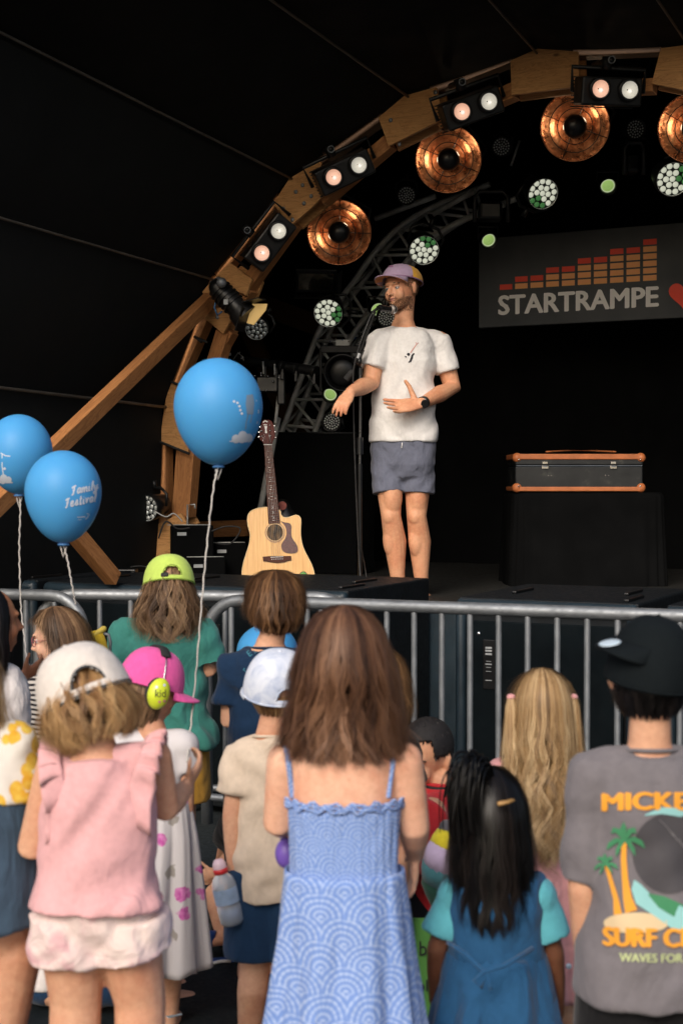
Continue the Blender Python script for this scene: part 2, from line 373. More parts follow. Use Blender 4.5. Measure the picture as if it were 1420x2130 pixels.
# ------------------------------------------------------------------ the wooden arch
arch = empty('wooden_arch', Q(340, 1205, 7.5), label='orange timber arch of bolted plywood plates framing the stage', cat='arch')
DA = 7.52
plates = [
    [(569, 425), (603, 372), (640, 350), (668, 336), (680, 402), (650, 432), (607, 470)],
    [(788, 245), (842, 200), (908, 182), (924, 248), (809, 305)],
    [(1062, 127), (1119, 102), (1202, 108), (1206, 180), (1064, 199)],
    [(1374, 101), (1440, 93), (1520, 108), (1500, 205), (1355, 175)],
    [(480, 547), (451, 575), (470, 592), (513, 616), (526, 581)],
    [(436, 640), (426, 662), (466, 695), (481, 668), (474, 640)],
    [(357, 796), (347, 830), (334, 918), (393, 941), (412, 860), (400, 800)],
    [(326, 1092), (378, 1067), (392, 1090), (357, 1108), (355, 1225), (325, 1225)]]
pbolts = {0: [(629, 385), (615, 399), (647, 408), (632, 423), (589, 434), (608, 457)], 1: [(830, 300), (812, 250), (905, 192)], 5: [(452, 660)]}
for k, pl in enumerate(plates):
    for layer, dd in ((0, DA - .055), (1, DA + .075)):
        pts = [Q(x, y, DA - .055) for x, y in pl]; ss = [sd_of(p) for p in pts]
        own = Matrix.Translation(S(ss[0][0], dd, ss[0][2])) @ RS.to_4x4()
        p2 = [(s - ss[0][0], z - ss[0][2]) for s, _, z in ss]
        if sum(p2[i][0] * p2[(i + 1) % len(p2)][1] - p2[(i + 1) % len(p2)][0] * p2[i][1] for i in range(len(p2))) > 0: p2 = p2[::-1]
        g = mk('plywood_plate', [prism(p2, -.012, .012)], M['ply'], arch, smooth=False, own=own, bevel=.003)
    for (x, y) in pbolts.get(k, []):
        q = Q(x, y, DA - .07); mk('bolt', [ell(q, (.013, .008, .013), RS, 10, 6)], M['steel'], arch)
ch = [((341, 1225), (341, 925), .085, 'wood'), ((388, 1075), (400, 930), .085, 'wood'), ((372, 1075), (382, 930), .05, 'wood'),
      ((352, 830), (430, 655), .09, 'wood'), ((395, 930), (470, 690), .09, 'wood'),
      ((436, 640), (456, 575), .07, 'wood'), ((476, 660), (522, 600), .08, 'wood'),
      ((455, 572), (582, 408), .085, 'wood'), ((508, 605), (612, 462), .085, 'wood'),
      ((655, 345), (800, 240), .07, 'woodshade'), ((672, 415), (812, 297), .085, 'wood'),
      ((900, 190), (1070, 122), .06, 'woodshade'), ((915, 258), (1072, 190), .085, 'wood'),
      ((1195, 112), (1380, 104), .05, 'woodshade'), ((1200, 190), (1362, 180), .07, 'wood'), ((1500, 115), (1720, 190), .08, 'wood'), ((1500, 200), (1700, 270), .08, 'wood')]
for a, b, wd, mt in ch:
    beam('chord', Q(*a, DA + .01), Q(*b, DA + .01), .09, wd, M[mt], arch, up=V_.cross(Z) if False else Z if abs(a[0] - b[0]) > 25 else U)
for (x, y) in ((412, 705), (350, 925), (333, 780)):     # black webbing straps round the leg
    pass
beam('brace', Q(438, 622, DA - .10), P(-160, 1198, 6.0), .07, .082, M['wood'], arch)
beam('brace', Q(432, 617, DA - .08), Q(447, 600, DA - .08), .06, .07, M['ply'], arch)
beam('brace', P(118, 1064, 6.9), P(236, 1204, 7.3), .07, .075, M['wood'], arch)
beam('brace', Q(455, 735, DA + .02), Q(482, 688, DA + .02), .08, .07, M['wood'], arch)
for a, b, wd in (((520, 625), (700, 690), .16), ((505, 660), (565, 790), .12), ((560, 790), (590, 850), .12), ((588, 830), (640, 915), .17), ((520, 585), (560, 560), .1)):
    beam('rear_timber', Q(*a, 9.9), Q(*b, 9.9), .08, wd, M['woodshade'], arch)
beam('rear_timber', Q(395, 1102, 9.2), Q(520, 1098, 9.2), .1, .12, M['wood'], arch)
for a, b in (((404, 700), (420, 712)), ((330, 918), (394, 944)), ((352, 792), (385, 806)), ((404, 700), (431, 712))):
    mk('strap', [tube([list(Q(*a, DA - .085)), list(Q(*b, DA - .085))], .008, 6)], M['rubber'], arch)

# ------------------------------------------------------------------ banner with the equaliser bars
def orient_board(): pass
DBN = 9.55
p00 = Q(995, 682, DBN); p01 = Q(995, 497, DBN); s0 = sd_of(p00)[0]; z0 = Q(995, 682, DBN).z; z1 = Q(995, 497, DBN).z
bn = empty('stage_sign', S(s0, DBN, z0), RS, 'dark grey board with orange and red level bars above white STARTRAMPE lettering', 'sign')
def bl(px, py): s, d, z = sd_of(Q(px, py, DBN)); return s - s0, z - z0
wdt = bl(1560, 600)[0]
M['board'] = plain('sign_board', lin(64, 67, 70), .7, var=.12, scale=2)
M['barorange'] = plain('print_orange', lin(238, 168, 108), .7, var=.04); M['barred'] = plain('print_red', lin(230, 80, 60), .7, var=.04)
M['printwhite'] = plain('print_white', lin(232, 230, 228), .7, var=.04)
mk('board', [box((wdt / 2, .02, (z1 - z0) / 2), (wdt, .04, z1 - z0))], M['board'], bn, smooth=False, local=True, bevel=.003)
hs = [1, 2, 2, 3, 3, 4, 4, 5, 5, 6]
x0a, zb0 = bl(1039, 604); x1a = bl(1365, 583)[0]; zt = bl(1350, 494)[1]
pitch = (x1a - x0a + .02) / 10; zb0 = (bl(1039, 604)[1] + bl(1350, 583)[1]) / 2; rowh = (zt - zb0) / 6
for i, h in enumerate(hs):
    for j in range(h):
        mk('level_bar', [box((x0a + pitch * (i + .41), -.003, zb0 + rowh * (j + .38)), (pitch * .80, .006, rowh * .76))], M['barred'] if j == h - 1 else M['barorange'], bn, smooth=False, local=True)
V, F = text2d('STARTRAMPE', 1.0, .0)
lx0, lz0 = bl(1037, 655); lx1, lz1 = bl(1367, 597)
lo, hi = V.min(0), V.max(0); V = (V - lo) / (hi - lo + 1e-9); zc0 = (bl(1037, 655)[1] + bl(1367, 637)[1]) / 2; zc1 = (bl(1060, 614)[1] + bl(1367, 597)[1]) / 2
V3 = np.stack([lx0 + V[:, 0] * (lx1 - lx0), np.full(len(V), -.004), zc0 + V[:, 1] * (zc1 - zc0)], 1)
mk('lettering', [(V3 + np.array([dx, -.0006 * i, dz_]), F) for i, (dx, dz_) in enumerate([(0, 0), (-.005, 0), (.005, 0), (-.003, .004), (.003, -.004), (.009, 0), (-.003, -.004), (.003, .004)])], M['printwhite'], bn, smooth=False, local=True)
hx, hz = bl(1421, 612); k = .105
hp = []
for i in range(40):
    a = 2 * math.pi * i / 40; hp.append((hx + k * (16 * math.sin(a) ** 3) / 17, hz + k * (13 * math.cos(a) - 5 * math.cos(2 * a) - 2 * math.cos(3 * a) - math.cos(4 * a)) / 17))
mk('heart', [prism(hp, -.006, 0)], M['barred'], bn, smooth=False, local=True)
mk('heart_stripe', [box((hx + .05, -.0075, hz + .045 - i * .028), (.07, .003, .014), Matrix.Rotation(R_(45), 3, 'Y')) for i in range(2)], M['printwhite'], bn, smooth=False, local=True)

# ------------------------------------------------------------------ lights on the arch
def emis(name, c, st, base=None, rough=.3):
    t = NT(name); lw = t.n.new('ShaderNodeLayerWeight'); lw.inputs[0].default_value = .35
    e = t.ramp(lw.outputs['Facing'], [(0, sc4(c, 1)), (.6, sc4(c, .5)), (1, sc4(c, .12))])
    return t.set(base=base or sc4(c, .6), rough=rough, emit=e, estr=st)
M['ledwhite'] = emis('led_lens_white', (.86, .88, .70, 1), .62, (.3, .3, .28, 1), .15)
M['ledgreen'] = emis('led_lens_green', (.10, .35, .10, 1), .35, (.05, .1, .05, 1), .15)
M['ledoff'] = plain('led_lens_off', (.85, .9, .88, 1), .3, .5, var=.1)
M['lime'] = emis('lime_lens', (.50, .78, .22, 1), .50, (.3, .4, .1, 1), .2)
M['limerim'] = emis('lime_rim', (.72, .85, .48, 1), .55, (.3, .4, .1, 1), .2)
def copper():
    t = NT('hammered_copper'); n1 = t.noise(9, 6, .7, dist=.5)
    col = t.ramp(n1, [(.3, (.13, .045, .022, 1)), (.46, (.38, .15, .07, 1)), (.6, (.58, .26, .13, 1)), (.75, (.92, .58, .32, 1))])
    t.bump(t.noise(26, 5, .6), .45, .012)
    return t.set(base=col, rough=t.ramp(t.noise(18, 4), [(.3, (.2,) * 3), (.7, (.42,) * 3)]), metal=.95)
M['copper'] = copper()
M['blind_warm'] = emis('blinder_bulb_warm', (1.0, .50, .32, 1), .6, (.6, .5, .45, 1)); M['blind_cool'] = emis('blinder_bulb_cool', (.66, .62, .54, 1), .5, (.6, .6, .55, 1))
M['bulb'] = emis('bulb_centre', (1, .93, .82, 1), 1.0)

def dish():
    r = empty('copper_dish_lamp', (0, 0, 0), None)
    prof = [(.058, .085), (.075, .088), (.10, .075), (.125, .045), (.15, .03), (.175, .018), (.196, -.01), (.200, -.022), (.196, -.024), (.190, -.012), (.17, .005), (.15, .016), (.13, .026), (.11, .05), (.09, .062), (.06, .068)]
    V, F = revolve(prof, 48); mk('copper_dish', [(V, F)], M['copper'], r)
    mk('centre_dome', [ell((0, -.03, 0), (.068, .055, .068), None, 24, 14)], M['blackplastic'], r)
    mk('collar', [cyl((0, -.02, 0), (0, .07, 0), .05, 20)], M['copper'], r)
    for rr in (.100, .146):
        mk('guard_ring', [tube([(rr * math.cos(a), -.028, rr * math.sin(a)) for a in np.linspace(0, 2 * math.pi, 49)[:-1]], .0026, 6, True)], M['blackmetal'], r)
    for k in range(4):
        a = math.pi / 2 * k + .15; mk('guard_wire', [tube([(.07 * math.cos(a), -.035, .07 * math.sin(a)), (.148 * math.cos(a), -.03, .148 * math.sin(a)), (.200 * math.cos(a), -.02, .2 * math.sin(a))], .0026, 6)], M['blackmetal'], r)
    mk('yoke', [tube([(-.17, .08, .05), (-.17, .16, .16), (0, .18, .22), (.17, .16, .16), (.17, .08, .05)], .010, 8), cyl((0, .05, 0), (0, .17, 0), .06, 16)], M['blackmetal'], r)
    return r
dish0 = dish()
dl = [((705, 483), 'copper dish lamp lowest on the arch, left of the singer\'s cap', 67), ((932, 331), 'copper dish lamp second from the left above the singer', 69), ((1195, 262), 'copper dish lamp partly hidden behind a twin blinder near the top', 72), ((1440, 266), 'copper dish lamp cut off by the right edge of the photo', 72)]
for i, ((x, y), lb, rp) in enumerate(dl):
    q = Q(x, y, 7.95); tgt = (Vector((0.0, 0, 1.0)) - q); m = aim(q, tgt, roll=R_([10, 32, 30, 40][i])) @ Matrix.Scale(rp / 3000 * q.y / .2, 4)
    o = dish0 if i == 0 else copy_tree(dish0); o.matrix_basis = m; WM[o.name] = m
    tag(o, lb, 'stage lamp', 'copper dish lamps under the arch')
    l = bpy.data.lights.new('dish_bulb', 'POINT'); l.energy = .2; l.color = (1, .78, .52); l.shadow_soft_size = .02
    for aa in (215, 60):
        lo_ = bpy.data.objects.new('dish_bulb', l); COL.objects.link(lo_); lo_.parent = o; a = R_(aa)
        lo_.location = (.088 * math.cos(a), .012, .088 * math.sin(a))
def blinder():
    r = empty('twin_blinder_lamp', (0, 0, 0), None)
    mk('housing', [box((0, .05, .004), (.355, .14, .155))], M['blackmetal'], r, smooth=False, bevel=.012)
    mk('fin', [box((0, .135, -.08 + i * .02), (.36, .03, .006)) for i in range(9)], M['blackmetal'], r, smooth=False)
    for sx_, mt in ((-.085, 'blind_warm'), (.085, 'blind_cool')):
        b = mk('reflector', [xf(revolve([(.004, .012), (.02, .008), (.038, -.006), (.047, -.024)], 28), Matrix.Translation((sx_, -.036, .015)))], M[mt], r)
        mk('bulb', [ell((sx_ + .006, -.046, .008), (.013, .02, .013), None, 12, 8)], M['bulb'], b)
        mk('bezel', [xf(revolve([(.047, -.026), (.05, -.040), (.062, -.036), (.064, -.015)], 28), Matrix.Translation((sx_, -.022, .015)))], M['blackplastic'], r)
    mk('yoke', [tube([(-.21, .05, 0), (-.215, .06, .13), (.215, .06, .13), (.21, .05, 0)], .012, 8)], M['blackmetal'], r)
    c = mk('clamp_pipe', [cyl((-.03, -.05, .17), (-.03, .22, .15), .019, 16), cyl((-.03, .02, .12), (-.03, .02, .19), .028, 12)], M['blackmetal'], r)
    mk('pipe_rim', [tube([(-.03 + .019 * math.cos(a), -.052, .17 + .019 * math.sin(a)) for a in np.linspace(0, 2 * math.pi, 21)[:-1]], .0035, 6, True)], M['steel'], c)
    return r
bl0 = blinder()
bls = [((563, 505), 54, 'twin blinder lamp lowest on the arch beside the smallest plywood plate'), ((718, 360), 27, 'twin blinder lamp between the bolted plate and the knotty plate'),
       ((984, 227), 22, 'twin blinder lamp above the second copper dish'), ((1270, 192), 1, 'level twin blinder lamp at the top of the arch')]
for i, ((x, y), ang, lb) in enumerate(bls):
    q = Q(x, y, 7.33); m = aim(q, Vector((.2, -1, -.25)), roll=R_(-ang + 0)) @ Matrix.Scale(.93, 4)
    o = bl0 if i == 0 else copy_tree(bl0); o.matrix_basis = m; WM[o.name] = m; tag(o, lb, 'stage light', 'twin blinder lamps on the arch')
def par(lens_mat, alt_mat, n_rings, R, lr, parts=True, alt=(), name='led_spotlight'):
    r = empty(name, (0, 0, 0), None)
    body = mk('can', [xf(revolve([(R * .98, -.0), (R * 1.04, .0), (R * 1.08, -.02), (R * 1.12, -.018), (R * 1.1, .05), (R * .85, .16), (R * .4, .2), (.01, .2)], 32), Matrix.Identity(4)), xf(revolve([(.001, .004), (R * 1.04, .004)], 32), Matrix.Identity(4))], M['blackplastic'], r)
    mk('rim', [tube([(R * 1.06 * math.cos(a), -.015, R * 1.06 * math.sin(a)) for a in np.linspace(0, 2 * math.pi, 33)[:-1]], .003, 6, True)], M['ledoff'] if parts else M['blackmetal'], r)
    pos = [(0, 0)]
    for k in range(1, n_rings + 1):
        m = 6 * k
        for j in range(m): a = 2 * math.pi * j / m + .26 * k; rr = R * (k / n_rings) * .84; pos.append((rr * math.cos(a), rr * math.sin(a)))
    ls = []
    for j, (x, z) in enumerate(pos):
        mt = alt_mat if j in alt else lens_mat; pt = ell((x, -.004, z), (lr, lr * .5, lr), None, 12, 7)
        if parts: mk('lens', [pt], mt, r)
        else: ls.append(pt)
    if ls: mk('lens_cluster', ls, lens_mat, r, kind='stuff')
    mk('yoke', [tube([(-R * 1.2, .07, 0), (-R * 1.25, .08, R * 1.0), (-R * .6, .09, R * 1.5), (R * .6, .09, R * 1.5), (R * 1.25, .08, R * 1.0), (R * 1.2, .07, 0)], .010, 6), cyl((0, .09, R * 1.4), (0, .09, R * 2.1), .016, 10)], M['blackmetal'], r)
    return r
parA = par(M['ledwhite'], M['ledgreen'], 2, .088, .0175, True, (8, 9, 2, 10))
pl_ = [((683, 650), (-.15, -1, -.45), 100, 8.6, 'lit white LED spotlight beside the round black fan, left of the singer\'s head'), ((881, 519), (.1, -1, -.5), 20, 8.6, 'lit white LED spotlight directly above the singer\'s cap'),
       ((1127, 402), (.25, -1, -.5), 200, 8.6, 'lit white LED spotlight below the third copper dish'), ((1397, 372), (.1, -1, -.4), 70, 8.3, 'lit white LED spotlight at the right edge of the photo')]
for i, ((x, y), d, rl, dd, lb) in enumerate(pl_):
    m = aim(Q(x, y, dd), Vector(d), roll=R_(rl)) @ Matrix.Scale(1.02, 4)
    o = parA if i == 0 else copy_tree(parA); o.matrix_basis = m; WM[o.name] = m; tag(o, lb, 'spotlight', 'lit LED spotlights')
parB = par(M['ledoff'], M['ledoff'], 2, .078, .015, True)
m = aim(P(308, 1056, 8.75), Vector((-.55, -1, -.15))) @ Matrix.Scale(.95, 4); parB.matrix_basis = m; WM[parB.name] = m; tag(parB, 'unlit round LED spotlight low down by the foot of the arch', 'spotlight', 'unlit LED spotlights')
m = aim(P(534, 683, 9.2), Vector((-.1, -1, -.3)), roll=.6) @ Matrix.Scale(.85, 4); o = copy_tree(parB, Mx=m); tag(o, 'unlit LED spotlight right under the glowing theatre lamp shade', 'spotlight', 'unlit LED spotlights')
parC = par(M['ledoff'], M['ledoff'], 3, .060, .0062, False)
sm = [((845, 406), (0, -1, -.4), 'small dark LED lamp left of the second copper dish'), ((1042, 305), (.1, -1, -.3), 'small dark LED lamp right of the second copper dish'), ((1320, 269), (.2, -1, -.2), 'small dark LED lamp under the top twin blinder'),
      ((690, 877), (.0, -1, -.2), 'small dark LED lamp low beside the truss, below the singer\'s hand'), ((803, 660), (.1, -1, -.3), 'small dark LED lamp just behind the microphone')]
for i, ((x, y), d, lb) in enumerate(sm):
    m = aim(Q(x, y, 9.0), Vector(d), roll=i) @ Matrix.Scale(.98, 4); o = parC if i == 0 else copy_tree(parC)
    o.matrix_basis = m; WM[o.name] = m; tag(o, lb, 'spotlight', 'small dark LED lamps')
def pin():
    r = empty('pin_spot_lamp', (0, 0, 0), None)
    mk('can', [revolve([(.05, -.004), (.056, -.03), (.062, -.03), (.062, .06), (.03, .13), (.001, .13)], 28)], M['blackplastic'], r)
    l = mk('lens', [revolve([(.001, -.014), (.02, -.013), (.034, -.008), (.040, 0)], 28), ell((0, -.012, 0), (.008, .006, .008))], M['lime'], r)
    mk('lens_ring', [revolve([(.040, -.002), (.0425, -.012), (.048, -.008), (.049, .004)], 28)], M['limerim'], l)
    mk('yoke', [tube([(-.07, .04, 0), (-.075, .05, .08), (.075, .05, .08), (.07, .04, 0)], .007, 6)], M['blackmetal'], r)
    return r
pin0 = pin()
for i, ((x, y), d, lb) in enumerate([((1015, 499), (.2, -1, -.6), 'lime green pin spot on the upper left corner of the sign'), ((1263, 386), (0, -1, -.6), 'lime green pin spot right of the lit cluster, above the sign'),
                           ((784, 643), (.3, -1, -.5), 'lime green pin spot behind the microphone'), ((687, 820), (-.2, -1, -.5), 'lime green pin spot beside the singer\'s lowered hand')]):
    m = aim(Q(x, y, 9.1), Vector(d)) @ Matrix.Scale(.92, 4); o = pin0 if i == 0 else copy_tree(pin0)
    o.matrix_basis = m; WM[o.name] = m; tag(o, lb, 'spotlight', 'lime green pin spots')
# the theatre spotlight on the arch, its shade glowing
sp = empty('theatre_spotlight', Q(478, 625, 7.2), label='black theatre spotlight clamped to the arch with its open shade glowing warm', cat='spotlight')
a, b = Q(452, 598, 7.2), Q(512, 660, 7.25); ax = (b - a).normalized()
mk('barrel', [cyl(a, a.lerp(b, .75), .062, 20), cyl(a.lerp(b, .75), b, .075, 20, .085)], M['blackmetal'], sp, flatang=40)
mk('end_cap', [ell(a, .05)], M['blackplastic'], sp)
mk('fin', [cyl(a.lerp(b, .1 + .11 * i), a.lerp(b, .13 + .11 * i), .071, 20) for i in range(5)], M['blackmetal'], sp, flatang=40)
M['shadeglow'] = emis('lamp_shade_inside', (.80, .50, .17, 1), .42, (.5, .35, .15, 1))
c0 = Q(536, 652, 7.25); sh = [Q(x, y, 7.25) for x, y in ((514, 650), (526, 632), (556, 632), (553, 645), (528, 676), (514, 672))]
mk('shade_inside', [(np.array([list(p) for p in sh]), [(0, 1, 2, 3, 4, 5)])], M['shadeglow'], sp, smooth=False, solid=.006)
mk('barn_door', [box(Q(528, 626, 7.2), (.11, .10, .006), RS @ Matrix.Rotation(R_(-10), 3, 'Y')), box(Q(505, 665, 7.2), (.006, .10, .14), RS @ Matrix.Rotation(R_(20), 3, 'Y'))], M['blackmetal'], sp, smooth=False)
mk('label', [box(Q(470, 628, 7.12), (.028, .004, .03), RS)], M['labelgrey'], sp, smooth=False)
mk('clamp', [tube([list(Q(440, 590, 7.3)), list(Q(455, 580, 7.3)), list(Q(466, 592, 7.2))], .016, 8), ell(Q(461, 588, 7.12), .03)], M['steel'], sp)
mk('cable', [tube([list(Q(452, 615, 7.2)), list(Q(446, 640, 7.2)), list(Q(452, 655, 7.2)), list(Q(462, 648, 7.2))], .006, 6)], plain('blue_cable', (.02, .09, .2, 1), .5), sp)
# flood with a glass front
fl = empty('flood_light', Q(657, 585, 8.7), label='square black flood light with a reflecting glass front below the lowest copper dish', cat='flood light')
q = Q(657, 585, 8.7); mm = aim(q, Vector((.1, -1, -.55)))
mk('housing', [xf(box((0, .06, 0), (.29, .12, .17)), mm)], M['blackmetal'], fl, smooth=False, bevel=.01)
M['floodglass'] = plain('flood_reflector', (.16, .15, .12, 1), .12, .9, var=.6, scale=9, bump=.5, fine=14)
mk('glass', [xf(box((0, -.004, 0), (.235, .008, .115)), mm)], M['floodglass'], fl, smooth=False)
mk('barn_door', [xf(box((-.155, -.04, 0), (.006, .09, .17), Matrix.Rotation(.4, 3, 'Z')), mm), xf(box((.155, -.04, 0), (.006, .09, .17), Matrix.Rotation(-.4, 3, 'Z')), mm), xf(box((0, -.03, -.1), (.31, .06, .006)), mm)], M['blackmetal'], fl, smooth=False)
# big round fan / moving head
fn = empty('round_fan', Q(708, 765, 8.9), label='round black stage fan hanging behind the singer\'s raised arm', cat='fan')
mm = aim(Q(712, 775, 8.9), Vector((0, -1, -.1)))
mk('casing', [xf(revolve([(.10, -.0), (.118, -.03), (.13, -.03), (.135, .0), (.135, .12), (.05, .16), (.001, .16)], 36), mm)], M['blackplastic'], fn)
mk('lens', [xf(ell((0, .03, 0), (.10, .03, .10), None, 24, 12), mm)], M['blackplastic'], fn)
mk('bracket', [xf(box((0, .05, .16), (.30, .10, .05)), mm), xf(box((-.15, .05, .02), (.02, .08, .30)), mm), xf(box((.15, .05, .02), (.02, .08, .30)), mm)], M['blackmetal'], fn, smooth=False, bevel=.006)
mk('plate', [xf(box((0, .0, .205), (.09, .006, .04)), mm)], M['alu'], fn, smooth=False)
for i in range(7):
    mk('indicator', [ell(Q(660 + i * 13, 704 + (i % 3) * 3, 8.8), .005, None, 8, 6)], M['chrome'] if i % 2 else plain('blue_knob', (.03, .07, .2, 1), .4), fn)

# aluminium truss: a curved ladder of four chords
tr = empty('lighting_truss', S(-3.2, 9.0, ZS), label='aluminium lattice truss curving up behind the stage lights', cat='truss')
path = [(552, 1090), (560, 1010), (575, 930), (600, 860), (632, 770), (668, 680), (725, 600), (800, 500), (880, 440), (990, 395)]
def chordpts(ox, oy, d):
    return [Q(x + ox, y + oy, d) for x, y in path]
def smoothpath(p, n=6):
    out = []
    for i in range(len(p) - 1):
        a = p[max(i - 1, 0)]; b = p[i]; c = p[i + 1]; d = p[min(i + 2, len(p) - 1)]
        for k in range(n):
            t_ = k / n; out.append(.5 * ((2 * b) + (c - a) * t_ + (2 * a - 5 * b + 4 * c - d) * t_ ** 2 + (3 * b - a - 3 * c + d) * t_ ** 3))
    return out + [p[-1]]
ch4 = [smoothpath(chordpts(*o)) for o in ((0, 0, 9.35), (58, 30, 9.35), (28, -12, 9.65), (84, 18, 9.65))]
for c in ch4: mk('chord_tube', [tube([list(p) for p in c], .022, 10)], M['alu'], tr)
for a_, b_ in ((0, 1), (2, 3), (0, 2), (1, 3)):
    A, B = ch4[a_], ch4[b_]
    for i in range(0, len(A) - 4, 4):
        mk('lattice_rod', [cyl(A[i], B[i + 2], .0115, 8)], M['alu'], tr); mk('lattice_rod', [cyl(B[i + 2], A[i + 4], .0115, 8)], M['alu'], tr)
for k in range(6):
    mk('clamp', [ell(Q(*p, 9.3), .03, None, 10, 6)], M['blackmetal'], tr) if False else None
rc = empty('road_case', Q(665, 1205, 9.1), RS, 'tall black road case standing in front of the truss foot behind the guitar', 'case')
_a, _b = Q(572, 902, 9.1), Q(760, 902, 9.1); _w = (_b - _a).dot(U); _m = (_a + _b) / 2
mk('case_body', [box(Vector((_m.x, _m.y, (ZS + _m.z) / 2)), (_w, .3, _m.z - ZS), RS)], M['drape'], rc, smooth=False, bevel=.01)
mk('case_edge', [cyl(_a - V_ * .152, _b - V_ * .152, .006, 8)], M['blackmetal'], rc)
# horizontal pipe with clamps in front of the truss
pp = empty('lighting_pipe', Q(450, 740, 8.5), label='black horizontal pipe with clamps and small fittings left of the truss', cat='pipe')
mk('pipe', [cyl(Q(440, 740, 8.3), Q(520, 752, 8.3), .026, 14), cyl(Q(520, 752, 8.3), Q(660, 772, 8.3), .033, 14)], M['blackmetal'], pp, flatang=40)
for x in (548, 571, 584, 612, 650):
    mk('clamp', [cyl(Q(x, 742 + (x - 450) * .155, 8.25), Q(x + 6, 743 + (x - 450) * .155, 8.25), .04, 14), box(Q(x + 3, 775 + (x - 560) * .15, 8.25), (.02, .04, .07))], M['blackmetal'], pp, smooth=False, bevel=.003)
for i, (x, y) in enumerate([(530, 782), (543, 781), (543, 776), (557, 783), (568, 793), (580, 785), (554, 812), (502, 745), (498, 733)]):
    mk('fitting', [ell(Q(x, y, 8.2), .008, None, 8, 6)], M['chrome'], pp)
mk('loop_cable', [tube([list(Q(485, 748, 8.2)), list(Q(495, 734, 8.2)), (*Q(505, 742, 8.2),), list(Q(507, 750, 8.2))], .004, 6), tube([list(Q(547, 752, 8.2)), list(Q(548, 778, 8.2))], .006, 6), tube([list(Q(571, 757, 8.2)), list(Q(571, 780, 8.2))], .006, 6)], M['alu'], pp)
mk('motor_box', [box(Q(556, 800, 8.25), (.14, .1, .10)), box(Q(585, 810, 8.3), (.05, .08, .2))], M['blackplastic'], pp, smooth=False, bevel=.008)
mk('hanging_tube', [cyl(Q(579, 824, 8.35), Q(573, 880, 8.35), .011, 10), cyl(Q(578, 870, 8.4), Q(542, 1056, 8.6), .021, 12)], M['alu'], pp, flatang=40)
mk('white_tag', [box(Q(473, 737, 8.25), (.05, .01, .018))], M['labelgrey'], pp, smooth=False)
# lamp hangers seen as faint brackets over the sign
for i, (x, y, w2, h2, lb) in enumerate([(1021, 430, .22, .20, 'left'), (1318, 330, .12, .2, 'right')]):
    o = empty('moving_head_bracket', Q(x, y, 9.0), label='dark bracket of a hanging moving lamp ' + ('above the upper left corner of the sign' if i == 0 else 'above the right end of the sign'), cat='lamp bracket')
    q = Q(x, y, 9.0); mm = aim(q, Vector((0, -1, 0)))
    mk('arm', [xf(tube([(-w2 / 2, 0, -h2 / 2), (-w2 / 2, 0, h2 * .3), (-w2 * .35, 0, h2 / 2), (w2 * .35, 0, h2 / 2), (w2 / 2, 0, h2 * .3), (w2 / 2, 0, -h2 / 2)], .014, 8), mm)], M['alu'] if False else plain('dull_bracket', (.05, .05, .05, 1), .5, .5), o)
    mk('head', [xf(box((0, .08, -.02), (w2 * .7, .14, h2 * .6)), mm)], M['blackplastic'], o, smooth=False, bevel=.02)
for i, (x0_, y0_, x1_, y1_) in enumerate([(780, 455, 905, 408), (900, 445, 985, 398), (1080, 292, 1062, 345)]):
    o = mk('cross_pipe', [cyl(Q(x0_, y0_, 9.2), Q(x1_, y1_, 9.2), .02 if i < 2 else .008, 10)], M['alu']); tag(o, ['slanting grey pipe left of the lit spotlight above the cap', 'slanting grey pipe between two copper dishes', 'thin bright rod right of the small dark LED lamp'][i], 'pipe')

# ------------------------------------------------------------------ suitcase on its draped box
Ds = 8.85
bx0 = P(1066, 1024, Ds); bx1 = P(1385, 1024, Ds); wz = bx0.z
o = empty('draped_box', ((bx0.x + bx1.x) / 2, Ds + .28, ZS), label='box draped in black cloth under the old suitcase', cat='box')
bxw = bx1.x - bx0.x; prof = []; nn = 120; Vd = []; Fd = []
rg = [(0.0, 1.0), (.0, .985), (.006, .95), (.012, .5), (.02, 0.0)]
for zi, (fl_, zz) in enumerate(rg):
    for i in range(nn):
        a = 2 * math.pi * i / nn; ca, sa = math.cos(a), math.sin(a); x = math.copysign(abs(ca) ** .22, ca) * (bxw / 2 + fl_); y = math.copysign(abs(sa) ** .22, sa) * (.28 + fl_)
        k = (1 + (1 - zz) * .022 * math.sin(i * 1.15 + 1) + (1 - zz) * .012 * math.sin(i * .37)); Vd.append((x * (k if zi else .97), y * (k if zi else .97), (wz - ZS - .005) * zz + (0 if zi else .004)))
for k in range(len(rg) - 1):
    for i in range(nn): j = (i + 1) % nn; Fd.append((k * nn + i, (k + 1) * nn + i, (k + 1) * nn + j, k * nn + j))
Fd.append(tuple(range(nn)))
mk('drape', [(np.array(Vd), Fd)], M['drape'], o, local=True)
c0, c1 = P(1068, 1024, Ds), P(1341, 941, Ds); W_, H_ = c1.x - c0.x, c1.z - c0.z; Dp = .42
su = empty('suitcase', ((c0.x + c1.x) / 2, Ds + Dp / 2 + .01, wz), label='old black suitcase with tan leather edges lying on the draped box', cat='suitcase')
M['leather'] = plain('tan_leather', lin(196, 116, 68), .45, var=.25, scale=14, bump=.3, fine=140)
t_ = NT('worn_black_leather'); n1 = t_.noise(7, 6, .7); t_.bump(t_.noise(90, 3), .2, .002)
M['caseblack'] = t_.set(base=t_.ramp(n1, [(.35, lin(14, 18, 22)), (.58, lin(28, 31, 33)), (.78, lin(74, 74, 68))]), rough=t_.ramp(n1, [(.3, (.3,) * 3), (.7, (.5,) * 3)]), spec=.5)
L = lambda n, p, m_, **k: mk(n, p, m_, su, local=True, **k)
